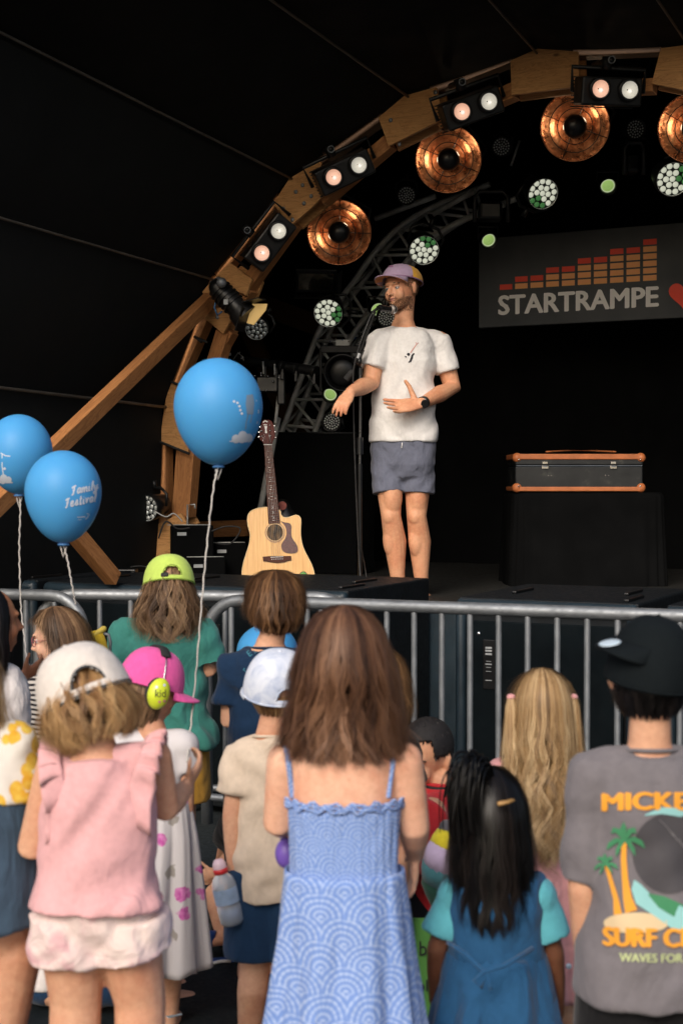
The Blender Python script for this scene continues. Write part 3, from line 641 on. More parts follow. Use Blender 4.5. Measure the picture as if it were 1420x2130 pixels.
L('lower_shell', [box((0, 0, H_ * .33), (W_ - .02, Dp - .01, H_ * .62))], M['caseblack'], smooth=False, bevel=.008)
L('lid', [box((0, 0, H_ * .82), (W_ - .018, Dp - .006, H_ * .30))], M['caseblack'], smooth=False, bevel=.010)
def framering(z, h_, g): return [sweep([(x, y, z) for x, y in ((-W_ / 2 + .03, -Dp / 2), (W_ / 2 - .03, -Dp / 2), (W_ / 2, -Dp / 2 + .03), (W_ / 2, Dp / 2 - .03), (W_ / 2 - .03, Dp / 2), (-W_ / 2 + .03, Dp / 2), (-W_ / 2, Dp / 2 - .03), (-W_ / 2, -Dp / 2 + .03))], g, h_, side=(0, 0, 1) if False else (1, 0, 0), n=10, cyc=True)]
for z, h_ in ((H_ - .026, .016), (.02, .013)):
    L('leather_edge', [box((0, -Dp / 2 - .001, z), (W_ - .05, .012, h_ * 2.1)), box((0, Dp / 2 + .001, z), (W_ - .05, .012, h_ * 2.1)), box((-W_ / 2 + .004, 0, z), (.012, Dp - .05, h_ * 2.1)), box((W_ / 2 - .004, 0, z), (.012, Dp - .05, h_ * 2.1))], M['leather'], smooth=False, bevel=.005)
    for sx_ in (-1, 1):
        L('leather_corner', [ell((sx_ * (W_ / 2 - .022), -Dp / 2 + .018, z + (-.006 if z > .05 else .008)), (.030, .030, .030), None, 20, 14)], M['leather'])
        L('rivet', [ell((sx_ * (W_ / 2 - .030), -Dp / 2 - .013, z + (-.018 if z > .05 else .018)), (.006, .004, .006), None, 10, 6)], M['chrome'])
for x in (-.21, .21):
    k = L('latch', [box((x * W_ / .75 * .93, -Dp / 2 - .002, H_ * .63), (.042, .012, .022)), box((x * W_ / .75 * .93, -Dp / 2 - .001, H_ * .74), (.034, .010, .018))], M['chrome'], smooth=False, bevel=.003)
    mk('clasp', [box((x * W_ / .75 * .93, -Dp / 2 - .011, H_ * .65), (.026, .006, .008))], M['steel'], k, local=True, smooth=False, bevel=.002)
for x in (-.19, -.17, .16, .18): L('stud', [ell((x, -Dp / 2 + .003, H_ * .42), (.004, .004, .004), None, 8, 6)], M['chrome'])
L('seam_line', [box((0, -Dp / 2 + .002, H_ * .665), (W_ - .03, .004, .003))], plain('seam', (.2, .24, .3, 1), .4), smooth=False)
L('handle', [sweep([(-.2, -Dp / 2 - .0, H_ + .004), (-.05, -.06, H_ + .014), (.1, -.06, H_ + .014), (.22, -Dp / 2, H_ + .004)], .010, .005, n=8)], M['leather'])

# ------------------------------------------------------------------ subwoofers in front of the stage
def sub(name_label, s_left, s_right, d0, d1, ztop, handles=True):
    r = empty('loudspeaker_cabinet', S((s_left + s_right) / 2, (d0 + d1) / 2, 0), RS, name_label, 'loudspeaker', 'loudspeaker cabinets in front of the stage')
    W2, D2 = s_right - s_left, d1 - d0
    m_ = lambda n, p, mt, **k: mk(n, p, mt, r, local=True, **k)
    m_('cabinet', [box((0, .02, ztop / 2 + .02), (W2, D2 - .04, ztop - .04))], M['sub'], smooth=False, bevel=.010)
    m_('front_trim', [sweep([(-W2 / 2 + .03, -D2 / 2 + .03, ztop - .035), (W2 / 2 - .03, -D2 / 2 + .03, ztop - .035)], .034, .03, side=(0, 1, 0), n=16)], M['subtrim'])
    for sx_ in (-1, 1): m_('corner_block', [sweep([(sx_ * (W2 / 2 - .022), -D2 / 2 + .03, .06), (sx_ * (W2 / 2 - .022), -D2 / 2 + .03, ztop - .03)], .026, .03, side=(1, 0, 0), n=12)], M['subtrim'])
    g = m_('grille', [box((0, -D2 / 2 + .008, ztop / 2), (W2 - .11, .016, ztop - .20))], M['grille'], smooth=False, bevel=.004)
    for x in (-.30, .30): m_('skid_strip', [box((x * W2, .02 + x * .2, ztop + .007), (.022, .26, .012))], M['blackplastic'], smooth=False, bevel=.004)
    m_('skid_strip', [box((W2 * .42, -D2 * .28, ztop + .007), (.022, .26, .012))], M['blackplastic'], smooth=False, bevel=.004)
    for sx_ in (-1, 1):
        h_ = m_('side_handle', [box((sx_ * (W2 / 2 + .001), -.1, ztop * .62), (.008, .09, .20))], M['blackplastic'], smooth=False, bevel=.02 if False else .003)
        mk('grip', [tube([(sx_ * (W2 / 2 + .012), -.1, ztop * .62 - .07), (sx_ * (W2 / 2 + .012), -.1, ztop * .62 + .07)], .009, 8)], M['rubber'], h_, local=True)
    p = m_('label_plate', [box((-W2 * .30, -D2 / 2 - .002, ztop * .74), (.055, .006, .22))], M['blackplastic'], smooth=False, bevel=.002)
    q_ = [box((-W2 * .30, -D2 / 2 - .007, ztop * .74 + z), (w__, .003, h__)) for z, w__, h__ in ((.075, .03, .008), (.062, .03, .008), (.047, .03, .008), (.015, .022, .002), (.002, .03, .005), (-.012, .022, .002), (-.03, .025, .002), (-.07, .03, .003))]
    mk('print_lines', q_, M['labelgrey'], p, local=True, smooth=False)
    for x, z in ((-.36, .86), (.38, .86), (.40, .60), (.40, .25), (-.36, .3)):
        m_('screw', [ell((x * W2, -D2 / 2 - .002, z * ztop), (.011, .006, .011), None, 10, 6)], M['chrome'])
    return r
sA = sd_of(Q(945, 1240, 6.02))[0]; sB = sd_of(Q(1322, 1243, 6.02))[0]; sC = sd_of(Q(700, 1240, 6.02))[0]
sub('loudspeaker cabinet on the right, below the suitcase', sA, sB, 6.02, 7.0, 1.125)
sub('loudspeaker cabinet at the singer\'s feet with its lid strips showing', sC - .84, sC + .04, 6.02, 7.03, 1.135)
sub('loudspeaker cabinet behind the girl in the lime cap', sC - 1.72, sC - .86 - .03, 6.02, 6.95, 1.125)
sub('loudspeaker cabinet at the left edge behind the balloon strings', sC - 2.66, sC - 1.78, 6.02, 6.95, 1.13)
sub('loudspeaker cabinet at the far right edge behind the boy in the dark cap', sB + .12, sB + .96, 6.02, 7.0, 1.125)

# ------------------------------------------------------------------ crowd barriers
def barrier(label, x0p, D0, ln, ang, hgt=1.1, nb=15, band=False):
    p0 = P(x0p, 1258, D0); rm = Matrix.Rotation(-ang, 3, 'Z')
    r = empty('crowd_barrier', (p0.x, p0.y, 0), rm, label, 'barrier', 'crowd control barriers')
    R0 = .17; tb = .027
    arc = lambda cx, cz, a0, a1: [(cx + R0 * math.cos(a), 0, cz + R0 * math.sin(a)) for a in np.linspace(a0, a1, 9)]
    pts = [(0, 0, .10)] + arc(R0, hgt - R0, math.pi, math.pi / 2) + arc(ln - R0, hgt - R0, math.pi / 2, 0) + [(ln, 0, .10)]
    mk('frame_tube', [tube(pts, tb, 14)], M['steel'], r, local=True)
    mk('lower_rail', [cyl((0, 0, .22), (ln, 0, .22), .017, 12)], M['steel'], r, local=True, flatang=40)
    for i in range(nb):
        x = ln * (i + 1) / (nb + 1); mk('bar', [cyl((x, 0, .22), (x, 0, hgt - (0 if R0 < x < ln - R0 else .03)), .0135, 10)], M['steel'], r, local=True, flatang=40)
    for x in (.22, ln - .22):
        mk('foot', [tube([(x, -.30, .02), (x, -.26, .04), (x, 0, .16), (x, .26, .04), (x, .30, .02)], .018, 10)], M['steel'], r, local=True)
    mk('coupling_hook', [tube([(-.005, 0, .42), (-.05, 0, .42), (-.055, 0, .36)], .009, 8), tube([(-.005, 0, .78), (-.05, 0, .78), (-.055, 0, .72)], .009, 8)], M['steel'], r, local=True)
    if band: mk('tape_band', [cyl((0, 0, .78), (0, 0, .85), .026, 14)], plain('yellow_tape', lin(214, 168, 50), .6), r, local=True, flatang=40)
    return r
BA = math.atan(.41)
barrier('crowd barrier running from the lime cap girl to the right edge', 430, 6.5, 2.6, BA, 1.115, 20, True)
barrier('crowd barrier behind the girl in the green tee, ending beside the navy shirt boy', 80, 6.8, 1.5, BA * .35, 1.115, 9, True)
barrier('crowd barrier at the left edge with a rounded corner near the yellow backpack', -560, 7.2, 1.93, BA * .7, 1.115, 12)
# ------------------------------------------------------------------ people
def rz(a): return np.array(Matrix.Rotation(a, 3, 'Z'))
def rx_(a): return np.array(Matrix.Rotation(a, 3, 'X'))
def ry_(a): return np.array(Matrix.Rotation(a, 3, 'Y'))
A3 = lambda v: np.array(list(v), float)
TZ = np.array([.455, .49, .53, .60, .66, .72, .765, .80, .822])
TRX = np.array([.050, .088, .094, .082, .084, .088, .086, .066, .036])
TRY = np.array([.050, .066, .070, .057, .056, .060, .056, .044, .034])
class Fig:
    def __init__(s, label, px, D, ytop, hh, yaw=0, sk=None, group='children watching the show', h=None, sh=None, lean=(0, 0), wide=1.0, headR=None, headoff=(0, 0, 0), drop=0, adult=False, cat='child', tw=.92, cz=None):
        q = P(px, ytop, D); s.h = (h or q.z) + drop; h = s.h; s.hh = hh; s.yaw = yaw; s.D = D; s.px = px; s.drop = drop
        s.r = empty('person', (P(px, 1065, D).x, D, 0), Matrix.Rotation(yaw, 3, 'Z'), label, cat, group)
        s.M = WM[s.r.name]; s.Mi = s.M.inverted(); s.wide = wide; s.sk = sk
        zs = (sh * h if sh else h - hh - .052 * h); s.zs = zs; sw = (.103 if adult else .094) * h * wide; s.sw = sw
        cz = cz or .455 * h; s.cz = cz; s.tz = np.interp(TZ * h, [.455 * h, .50 * h, .80 * h, .822 * h], [cz, cz + .045 * h, zs, zs + .022 * h]); dzc = cz - .455 * h
        s.trx = TRX * h * tw; s.tr_y = TRY * h * (tw * .6 + .4) * .95; s.lean = lean
        s.J = J = {}
        s.headR = np.eye(3) if headR is None else headR
        c = s.spine(zs); J['neck'] = np.array([c[0], c[1], zs + .01 * h])
        J['head'] = J['neck'] + np.array([0, .012, h - hh * .5 - zs - .01 * h]) + np.array(headoff)
        for n, e in (('L', -1), ('R', 1)):
            J['sh' + n] = np.array([c[0] + e * sw, c[1], zs - .012 * h]); J['el' + n] = J['sh' + n] + np.array([e * .02 * h, -.01 * h, -.165 * h])
            J['wr' + n] = J['el' + n] + np.array([e * .0, .03 * h, -.145 * h]); J['hip' + n] = np.array([e * .047 * h * tw, 0, .475 * h + dzc])
            J['kn' + n] = np.array([e * .05 * h * tw, .008 * h, .27 * h + dzc * .55]); J['an' + n] = np.array([e * .05 * h * wide, -.01 * h, .045 * h])
        if drop:
            for k2 in J: J[k2] = J[k2] - np.array([0, 0, drop])
        s.handdir = {'L': (0, .15, -1), 'R': (0, .15, -1)}
    def spine(s, z):
        t = max(0, (z - .5 * s.h) / (.3 * s.h)); return np.array([s.lean[0] * t, s.lean[1] * t])
    def L(s, px, py, dy=0.0): return A3(s.Mi @ P(px, py, s.D + dy))
    def ring(s, z, off=0, g=1.0):
        a = np.interp(z, s.tz, s.trx) * g + off; b = np.interp(z, s.tz, s.tr_y) * g + off; c = s.spine(z); return (c[0], c[1], z - s.drop), a, b
    def torso(s, z0=None, z1=None, off=0, g=1.0, n=14, flare=0, cap='round', hold=False, squash=1.0):
        z0 = s.tz[0] if z0 is None else z0; z1 = s.tz[-1] if z1 is None else z1; P_, A, B = [], [], []
        for i in range(n):
            z = z0 + (z1 - z0) * i / (n - 1); zz = max(z, .53 * s.h) if hold else z
            c, a, b = s.ring(zz, off, g)
            if hold and zz < s.zs - .09 * s.h: _, ac, bc_ = s.ring(s.zs - .08 * s.h, off, g); a = max(a, ac * .96); b = max(b, bc_ * .97)
            f = flare * (1 - i / (n - 1)) ** 1.5
            P_.append((c[0], c[1], z - s.drop)); A.append(a + f); B.append((b + f) * squash)
        return sweep(P_, A, B, n=28, cap=cap, pw=2.3)
    def arm(s, e, off=0, frac=2.0, r=(.0285, .0240, .0225, .0155), cap='round'):
        J, h = s.J, s.h; r = [x * h + off for x in r]; a, b, c = J['sh' + e], J['el' + e], J['wr' + e]
        if frac >= 2: return [sweep([a, a * .5 + b * .5, b, b * .6 + c * .4, c], [r[0], r[0] * .5 + r[1] * .5, r[1], r[2], r[3]], n=14)]
        if frac <= 1: return [sweep([a, a + (b - a) * frac * .5, a + (b - a) * frac], [r[0], r[0] * .98, r[0] * 1.0], n=16, cap=cap)]
        return [sweep([a, b, b + (c - b) * (frac - 1)], [r[0], r[1], r[2]], n=14, cap=cap)]
    def leg(s, e, off=0, z_to=None, flare=0, r=(.052, .036, .037, .022)):
        J, h = s.J, s.h; r = [x * h for x in r]; a, b, c = J['hip' + e], J['kn' + e], J['an' + e]
        if z_to is None:
            bc = b * .66 + c * .34 + np.array([0, -.012 * h, 0])
            return [sweep([a, a * .5 + b * .5, b, bc, b * .25 + c * .75, c], [r[0], r[0] * .55 + r[1] * .45, r[1], r[2], r[3] * 1.25, r[3]], n=16)]
        t = (a[2] - z_to) / (a[2] - b[2]); p = a + (b - a) * t
        return [sweep([a + np.array([0, 0, .02 * h]), a * .5 + p * .5, p], [r[0] + off, r[0] * .97 + off + flare * .5, r[0] * .92 + off + flare], n=20, cap='flat')]
    def foot(s, e, ang=0):
        c = s.J['an' + e]; h = s.h; d = rz(ang) @ np.array([0, 1, 0]); p = c + np.array([0, 0, -.022 * h])
        return [sweep([p - d * .03 * h, p + d * .03 * h, p + d * .085 * h + np.array([0, 0, -.008 * h])], [.022 * h, .026 * h, .024 * h], [.02 * h, .02 * h, .012 * h], n=12, side=rz(ang) @ np.array([1, 0, 0]))]
    def head(s, detail=1.0, child=True):
        k = s.hh / .235; R = s.headR; c = s.J['head']; w = 1.06 if child else 1.0
        def e(p, r, rot=None):
            Rm = R if rot is None else R @ rot; return ell(c + R @ (np.array(p) * k), np.array(r) * k, Rm, 24, 16)
        parts = [e((0, -.010, .018), (.078 * w, .098, .097)), e((0, .022, -.035), (.060 * w, .070, .078)), e((0, .040, -.082), (.040, .045, .030)),
                 e((0, .078, .022), (.050 * w, .021, .013)), e((0, .060, -.100), (.024, .022, .018)), e((-.033 * w, .062, -.036), (.028, .024, .032)), e((.033 * w, .062, -.036), (.028, .024, .032)),
                 e((0, .082, -.078), (.020, .014, .014)), e((0, .086, -.052), (.022, .012, .006)), e((0, .084, -.064), (.019, .012, .006))]
        nose = [c + R @ (np.array(p) * k) for p in ((0, .088, .012), (0, .100, -.012), (0, .112, -.030))]
        parts.append(sweep(nose, [.009 * k, .010 * k, .0125 * k], n=10))
        for x in (-.011, .011): parts.append(e((x, .098, -.034), (.009, .010, .007)))
        for x in (-1, 1):
            parts.append(e((x * .080 * w, -.012, -.012), (.011, .019, .031), rz(-x * .35) @ ry_(x * .15)))
        nb = s.J['neck']; up = c + R @ (np.array([0, -.02, -.05]) * k)
        parts.append(sweep([nb - np.array([0, 0, .03 * s.h]), nb + np.array([0, 0, .005]), up * .6 + nb * .4, up], [(.060 if child else .064) * k * 1.12, (.050 if child else .053) * k, (.047 if child else .051) * k, (.050 if child else .055) * k], n=18))
        return parts
    def face(s, iris=(.05, .08, .1, 1), brow=(.06, .035, .02, 1), child=True):
        k = s.hh / .235; R = s.headR; c = s.J['head']
        f = lambda p: c + R @ (np.array(p) * k)
        for x in (-1, 1):
            e = mk('eye', [ell(f((x * .0315, .073, .0)), .0125 * k, R, 14, 10)], plain('eye_white', (.55, .52, .5, 1), .25, var=.05), s.r, local=True)
            mk('iris', [ell(f((x * .0315 , .0825, -.001)), np.array((.0058, .0035, .0058)) * k, R, 12, 8)], plain('iris', iris, .2), e, local=True)
            mk('eyelid', [sweep([f((x * (.0315 + u), .0845 - abs(u) * .25, .0065 - u * u * 14)) for u in (-.014, -.007, 0, .007, .014)], .0028 * k, n=8)], s.sk, s.r, local=True)
            mk('eyebrow', [sweep([f((x * (.032 + u), .094 - abs(u) * .5 - max(u, 0) * .5, .024 - u * u * 14)) for u in (-.017, -.008, 0, .010, .019)], np.array([.0035, .0045, .004, .003, .002]) * k, .0025 * k, n=8)], plain('brow', brow, .8), s.r, local=True)
        mk('lips', [sweep([f((u, .0985 - abs(u) * .55, -.0565)) for u in (-.022, -.01, 0, .01, .022)], np.array([.002, .0042, .0045, .0042, .002]) * k, n=8), sweep([f((u, .0965 - abs(u) * .5, -.0655)) for u in (-.018, -.008, 0, .008, .018)], np.array([.002, .0045, .005, .0045, .002]) * k, n=8)], plain('lips', (.42, .17, .13, 1), .5, var=.1), s.r, local=True)
    def hand(s, e, dirv=None, nrm=(1, 0, 0), size=None, curl=.35, spread=.06, thumb=1, tdir=None, curls=None):
        J = s.J; k = (size or (.108 * s.h * .92)) / .19; w = J['wr' + e]; d = unit(dirv if dirv is not None else s.handdir[e]); n_ = np.array(nrm, float); n_ = unit(n_ - d * np.dot(n_, d)); sd = np.cross(n_, d) * thumb
        # d along the hand, n_ out of the palm, sd towards the thumb
        parts = [sweep([w - d * .012 * k, w + d * .03 * k, w + d * .065 * k, w + d * .092 * k], np.array([.024, .034, .041, .038]) * k, np.array([.018, .016, .015, .012]) * k, side=sd, n=14)]
        for i in range(4):
            off = (.030 - .020 * i) * k; ln = [.072, .080, .074, .058][i] * k; th = (1.5 - i) * spread; cu = (curls[i] if curls else curl)
            dd = unit(d * math.cos(th) + sd * math.sin(th)); p = w + d * .088 * k + sd * off; pts = [p - d * .02 * k]; a = cu * .5; pts.append(p)
            for fr in (.42, .32, .26):
                p = p + (dd * math.cos(a) + n_ * math.sin(a)) * ln * fr; pts.append(p); a += cu
            parts.append(sweep(pts, np.array([.0088, .0092, .0088, .008, .0068]) * k, n=10))
        td = unit(tdir) if tdir is not None else unit(d * .62 + sd * .72 + n_ * .25); p0 = w + d * .022 * k + sd * .020 * k
        p1 = p0 + unit(td * .8 + sd * .3) * .036 * k; p2 = p1 + td * .034 * k; p3 = p2 + unit(td + d * .25) * .026 * k
        parts.append(sweep([p0, p1, p2, p3], np.array([.0145, .0125, .0105, .0085]) * k, n=10)); return parts
    def body(s, parts, voxel=.006, smooth=3, name='body'):
        V, F, N = fuse(parts, voxel, smooth); s.bodyV = V; s.bodyN = N
        s.bo = mk(name, (V, F), s.sk, s.r, local=True); return s.bo
    def cloth(s, name, parts, mat, voxel=.008, smooth=4, amp=.003, seed=0, own=None, **k):
        V, F, N = fuse(parts, voxel, smooth); V = folds(V, N, amp, seed, **k); s.last = (V, F)
        return mk(name, (V, F), mat, s.r, local=True)
    def bvh(s): V, F = s.last; A = np.array(s.M); V2 = V @ A[:3, :3].T + A[:3, 3]; return BVHTree.FromPolygons([tuple(v) for v in V2], F)

def strands(name, fig, prof, n, mat, width=.004, azr=(-1.9, 1.9), s0=(0, .3), ln=None, wave=.006, wfreq=2.2, clump=.5, layer=.012, K=12, seed=0, fly=.04, endvar=.12, R=None, c=None, flip=0, shell=True, tonebias=0, azend=None, shells=None, curlend=0, part=None):
    """prof: (z, half width, back radius, front radius) from crown to tips, in head space; az 0 is the back of the head"""
    n = int(n * 3.3); width *= .52; clump *= .8; r = np.random.default_rng(seed); pr = np.array(prof, float); cy = pr[:, 4] if pr.shape[1] > 4 else np.zeros(len(pr))
    d = np.sqrt(np.diff(pr[:, 0]) ** 2 + np.diff(pr[:, 2]) ** 2); sp = np.concatenate([[0], np.cumsum(d)]); tot = sp[-1]; sp /= tot
    c = fig.J['head'] if c is None else c; R = fig.headR if R is None else R
    def pos(az, s_, inw):
        z = np.interp(s_, sp, pr[:, 0]); rx = np.interp(s_, sp, pr[:, 1]) - inw; rb = np.interp(s_, sp, pr[:, 2]) - inw; rf = np.interp(s_, sp, pr[:, 3]) - inw; oy = np.interp(s_, sp, cy)
        x = rx * np.sin(az); co = np.cos(az); y = np.where(co > 0, -rb * co, -rf * co) + oy
        return np.stack([x, y, z - np.where(s_ < .02, inw * .5, 0)], -1)
    az = r.uniform(azr[0], azr[1], n); cl = np.round(az * 7 / 1.0) / 7.0 + np.sin(np.round(az * 7) * 12.9) * .05
    st = r.uniform(s0[0], s0[1], n) ** 1.0; en = (np.ones(n) if ln is None else np.minimum(st + r.uniform(*ln, n), 1.0)) * (1 - endvar * r.random(n) ** 2)
    if azend is not None: en = np.minimum(en, np.interp(np.abs(az), azend[0], azend[1]) * (1 - endvar * r.random(n)))
    ok = en - st > .04; az, cl, st, en = az[ok], cl[ok], st[ok], en[ok]; n = len(az)
    t = np.linspace(0, 1, K)[None]; S_ = st[:, None] + (en - st)[:, None] * t
    lay = (layer * r.random(n) ** 1.3)[:, None] * np.ones((1, K)); lay -= (fly * r.random(n) ** 8)[:, None] * t
    AZ = az[:, None] + (cl - az)[:, None] * clump * t ** 1.2
    ph = r.uniform(0, 6.28, n)[:, None] * .35 + np.sin(cl * 31)[:, None] * 3
    Pn = pos(AZ, S_, lay)
    wv = wave * np.clip((S_ - .25) * 1.6, 0, 1.3) * np.sin(S_ * tot * 2 * math.pi / .11 * wfreq / 2.2 + ph)
    tang = np.stack([np.cos(AZ), np.sin(AZ), np.zeros_like(AZ)], -1); outw = np.stack([np.sin(AZ), -np.cos(AZ), np.zeros_like(AZ)], -1)
    Pn = Pn + tang * wv[..., None] + outw * (wv * .6 * np.cos(ph) + curlend * np.clip(S_ - .8, 0, 1) * 5)[..., None]
    T = np.gradient(Pn, axis=1); T /= np.linalg.norm(T, axis=2, keepdims=True) + 1e-9
    sdv = np.cross(T, outw); sdv /= np.linalg.norm(sdv, axis=2, keepdims=True) + 1e-9; nr = np.cross(sdv, T)
    wd = width * (.6 + .8 * r.random(n))[:, None, None] * (np.interp(t[0], [0, .15, .6, 1], [.6, 1, .8, .10]))[None, :, None]
    V = np.stack([Pn + sdv * wd * .5, Pn - sdv * wd * .5], 2)
    V = V.reshape(-1, 3) @ np.array(R).T + c
    base = (np.arange(n) * K * 2)[:, None, None] + (np.arange(K - 1) * 2)[None, :, None]
    q = np.array([[0, 1, 3, 2]])
    F = (base[..., None] + q[None, None]).reshape(-1, 4)
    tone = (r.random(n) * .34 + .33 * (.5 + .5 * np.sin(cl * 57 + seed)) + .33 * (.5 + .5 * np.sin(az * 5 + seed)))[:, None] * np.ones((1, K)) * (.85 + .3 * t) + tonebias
    tone = np.repeat(tone.reshape(-1), 2)
    parts = [(V, F)]
    if shell:
        na, ns = 56, 26; smax = 1.0
        a_ = np.linspace(azr[0], azr[1], na)[:, None] * np.ones((1, ns)); e_ = np.interp(np.abs(a_), azend[0], azend[1]) if azend is not None else np.ones_like(a_)
        ss = np.linspace(0, 1, ns)[None] * (e_ * (.93 if ln is None else .97)); inn = layer * .95 + .002 + .004 * np.sin(a_ * 23) * ss
        g = pos(a_, ss, inn).reshape(-1, 3) @ np.array(R).T + c; o = len(V)
        gf = np.array([(i * ns + j, (i + 1) * ns + j, (i + 1) * ns + j + 1, i * ns + j + 1) for i in range(na - 1) for j in range(ns - 1)]) + o
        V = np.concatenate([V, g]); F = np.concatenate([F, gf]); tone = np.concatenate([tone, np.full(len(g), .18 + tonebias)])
    me = bpy.data.meshes.new(name); me.vertices.add(len(V)); me.vertices.foreach_set('co', V.ravel()); me.loops.add(F.size); me.loops.foreach_set('vertex_index', F.ravel().astype(np.int32))
    me.polygons.add(len(F)); me.polygons.foreach_set('loop_start', np.arange(0, F.size, 4).astype(np.int32)); me.polygons.foreach_set('use_smooth', np.ones(len(F), bool)); me.update(calc_edges=True)
    at = me.attributes.new('tone', 'FLOAT', 'POINT'); at.data.foreach_set('value', tone.astype(np.float32)); me.materials.append(mat)
    o = bpy.data.objects.new(name, me); COL.objects.link(o); o.parent = fig.r; WM[o.name] = wm(fig.r); return o

def cap(fig, mats, k=None, tilt=0, yaw=0, z0=.025, h_=.098, brim=.066, opening=True, strap=True, brimdrop=.02, roll=0, brimw=1.0, sx=1.0, name='cap', brimup=0, brim_yaw=0, brim_e=0, snap=None, brim_mat=None, panels=None, rimmat=None):
    """baseball cap; brim along local +y before yaw, strap opening at -y. mats: crown material"""
    k = (k or fig.hh / .235); R = fig.headR @ rz(yaw) @ rx_(tilt) @ ry_(roll); c = fig.J['head']; by = brim_yaw
    rx, ry = .100 * k * sx, .119 * k; h_ = .130 - z0 / k if h_ > .1 else h_; na, ne = 72, 20; V = []; F = []; idx = {}
    tf = lambda p: c + R @ (np.array(p))
    def dom(a, e):                                # a=0 back ; e 0..1 up
        th = e * math.pi / 2; rr = math.cos(th) ** .72; s_ = 1 + .012 * math.cos(6 * a) * math.sin(th * 2) * 0
        return np.array([rx * rr * math.sin(a) * s_, -ry * rr * math.cos(a) * s_ - .006 * k, (z0 * k) + h_ * k * math.sin(th)])
    ow, oh = .036 * k, .052 * k; sp0, sp1 = .0, .021 * k
    for i in range(na):
        for j in range(ne + 1): V.append(tf(dom(2 * math.pi * i / na, j / ne)))
    for i in range(na):
        for j in range(ne):
            a = 2 * math.pi * (i + .5) / na; p = dom(a, (j + .5) / ne); hz_ = p[2] - z0 * k
            inside = opening and p[1] < 0 and (p[0] / ow) ** 2 + (max(hz_ - sp1, 0) / (oh - sp1 * .6)) ** 2 < 1 and hz_ < oh + sp1 and (hz_ > sp1 or not strap)
            if inside: continue
            i2 = (i + 1) % na; F.append((i * (ne + 1) + j, i2 * (ne + 1) + j, i2 * (ne + 1) + j + 1, i * (ne + 1) + j + 1))
    o = mk('cap_crown', (np.array(V), F), mats, fig.r, local=True, solid=.004 * k)
    if panels: panels(o, R, c, k)
    # sweat band / seam ring, button
    mk('seam', [tube([tf(dom(a, .02) * np.array([1.02, 1.02, 1])) for a in np.linspace(0, 2 * math.pi, 61)[:-1]], .0028 * k, 6, True)], rimmat or mats, fig.r, local=True)
    mk('seam', [tube([tf(dom(math.pi / 2 + 0 + b, e) * 1.004) for e in np.linspace(.02, .99, 14)], .0016 * k, 5) for b in (-.9, .9, 2.24, -2.24 + math.pi * 2 * 0)] , mats, fig.r, local=True)
    mk('button', [ell(tf(dom(0, 1) + np.array([0, 0, .001])), .007 * k, None, 12, 8)], mats, fig.r, local=True)
    if opening:
        rim = []
        for th in np.linspace(0, math.pi, 18):
            x = ow * 1.05 * math.cos(th); hz_ = sp1 + (oh - sp1 * .6) * 1.05 * math.sin(th); e = math.asin(min(hz_ / (h_ * k), .99)) / (math.pi / 2); rr = math.cos(e * math.pi / 2) ** .72
            a = math.asin(max(-1, min(1, x / (rx * rr)))); rim.append(tf(dom(a, e) * 1.006))
        mk('opening_trim', [tube(rim, .003 * k, 6)], rimmat or mats, fig.r, local=True)
        if snap is not None: mk('snap_strap', [sweep([tf(dom(a, .10) * 1.02) for a in np.linspace(*snap[1], 5)], .009 * k, .003 * k, side=R @ np.array([0, 0, 1]), n=8)], snap[0], fig.r, local=True)
    bv = []; bf = []; nb, nr_ = 24, 8
    for i in range(nb + 1):
        u_ = -1 + 2 * i / nb; a = math.pi + by + u_ * 1.05 * brimw; a2 = a - by
        b0 = dom(a, brim_e)
        for j in range(nr_ + 1):
            v_ = j / nr_; out = brim * k * v_ * (1 - abs(u_) ** 2.6) ** .5 if abs(u_) < 1 else 0
            p = b0 + rz(by) @ np.array([math.sin(a2) * out * .35, out, -brimdrop * k * v_ ** 1.3 * (1) - .016 * k * u_ * u_ * v_ + brimup * k * v_]); bv.append(tf(p))
    for i in range(nb):
        for j in range(nr_): q = i * (nr_ + 1) + j; bf.append((q, q + nr_ + 1, q + nr_ + 2, q + 1))
    b = mk('cap_brim', (np.array(bv), bf), brim_mat or mats, fig.r, local=True, solid=.005 * k)
    return o, b, tf, dom

def skirt(fig, name, rings, mat, nf=9, amp=.012, seed=0, na=96, solid=.003, nz=26):
    """rings: (z, rx, ry, cx, cy) hanging cloth with folds that deepen downwards"""
    r = np.random.default_rng(seed); rg = np.array(rings, float); z = np.linspace(rg[0, 0], rg[-1, 0], nz); zz = -rg[:, 0]; f = lambda c: np.interp(-z, zz, rg[:, c])
    rx, ry, cx, cy = f(1), f(2), f(3), f(4); V = []; F = []; ph = r.uniform(0, 6, 5)
    for k in range(nz):
        t = k / (nz - 1)
        for i in range(na):
            a = 2 * math.pi * i / na; w_ = amp * t ** .8 * (math.sin(nf * a + ph[0] + .6 * math.sin(2 * a + ph[1]) + t) + .45 * math.sin(nf * 1.7 // 1 * a + ph[2] + t * 2)) + .0015 * math.sin(31 * a + 9 * t + ph[3])
            V.append((cx[k] + (rx[k] + w_) * math.cos(a), cy[k] + (ry[k] + w_) * math.sin(a), z[k] + .006 * t * math.sin(nf * a + ph[0])))
    for k in range(nz - 1):
        for i in range(na): j = (i + 1) % na; F.append((k * na + i, (k + 1) * na + i, (k + 1) * na + j, k * na + j))
    fig.last = (np.array(V), F)
    return mk(name, fig.last, mat, fig.r, local=True, solid=solid)
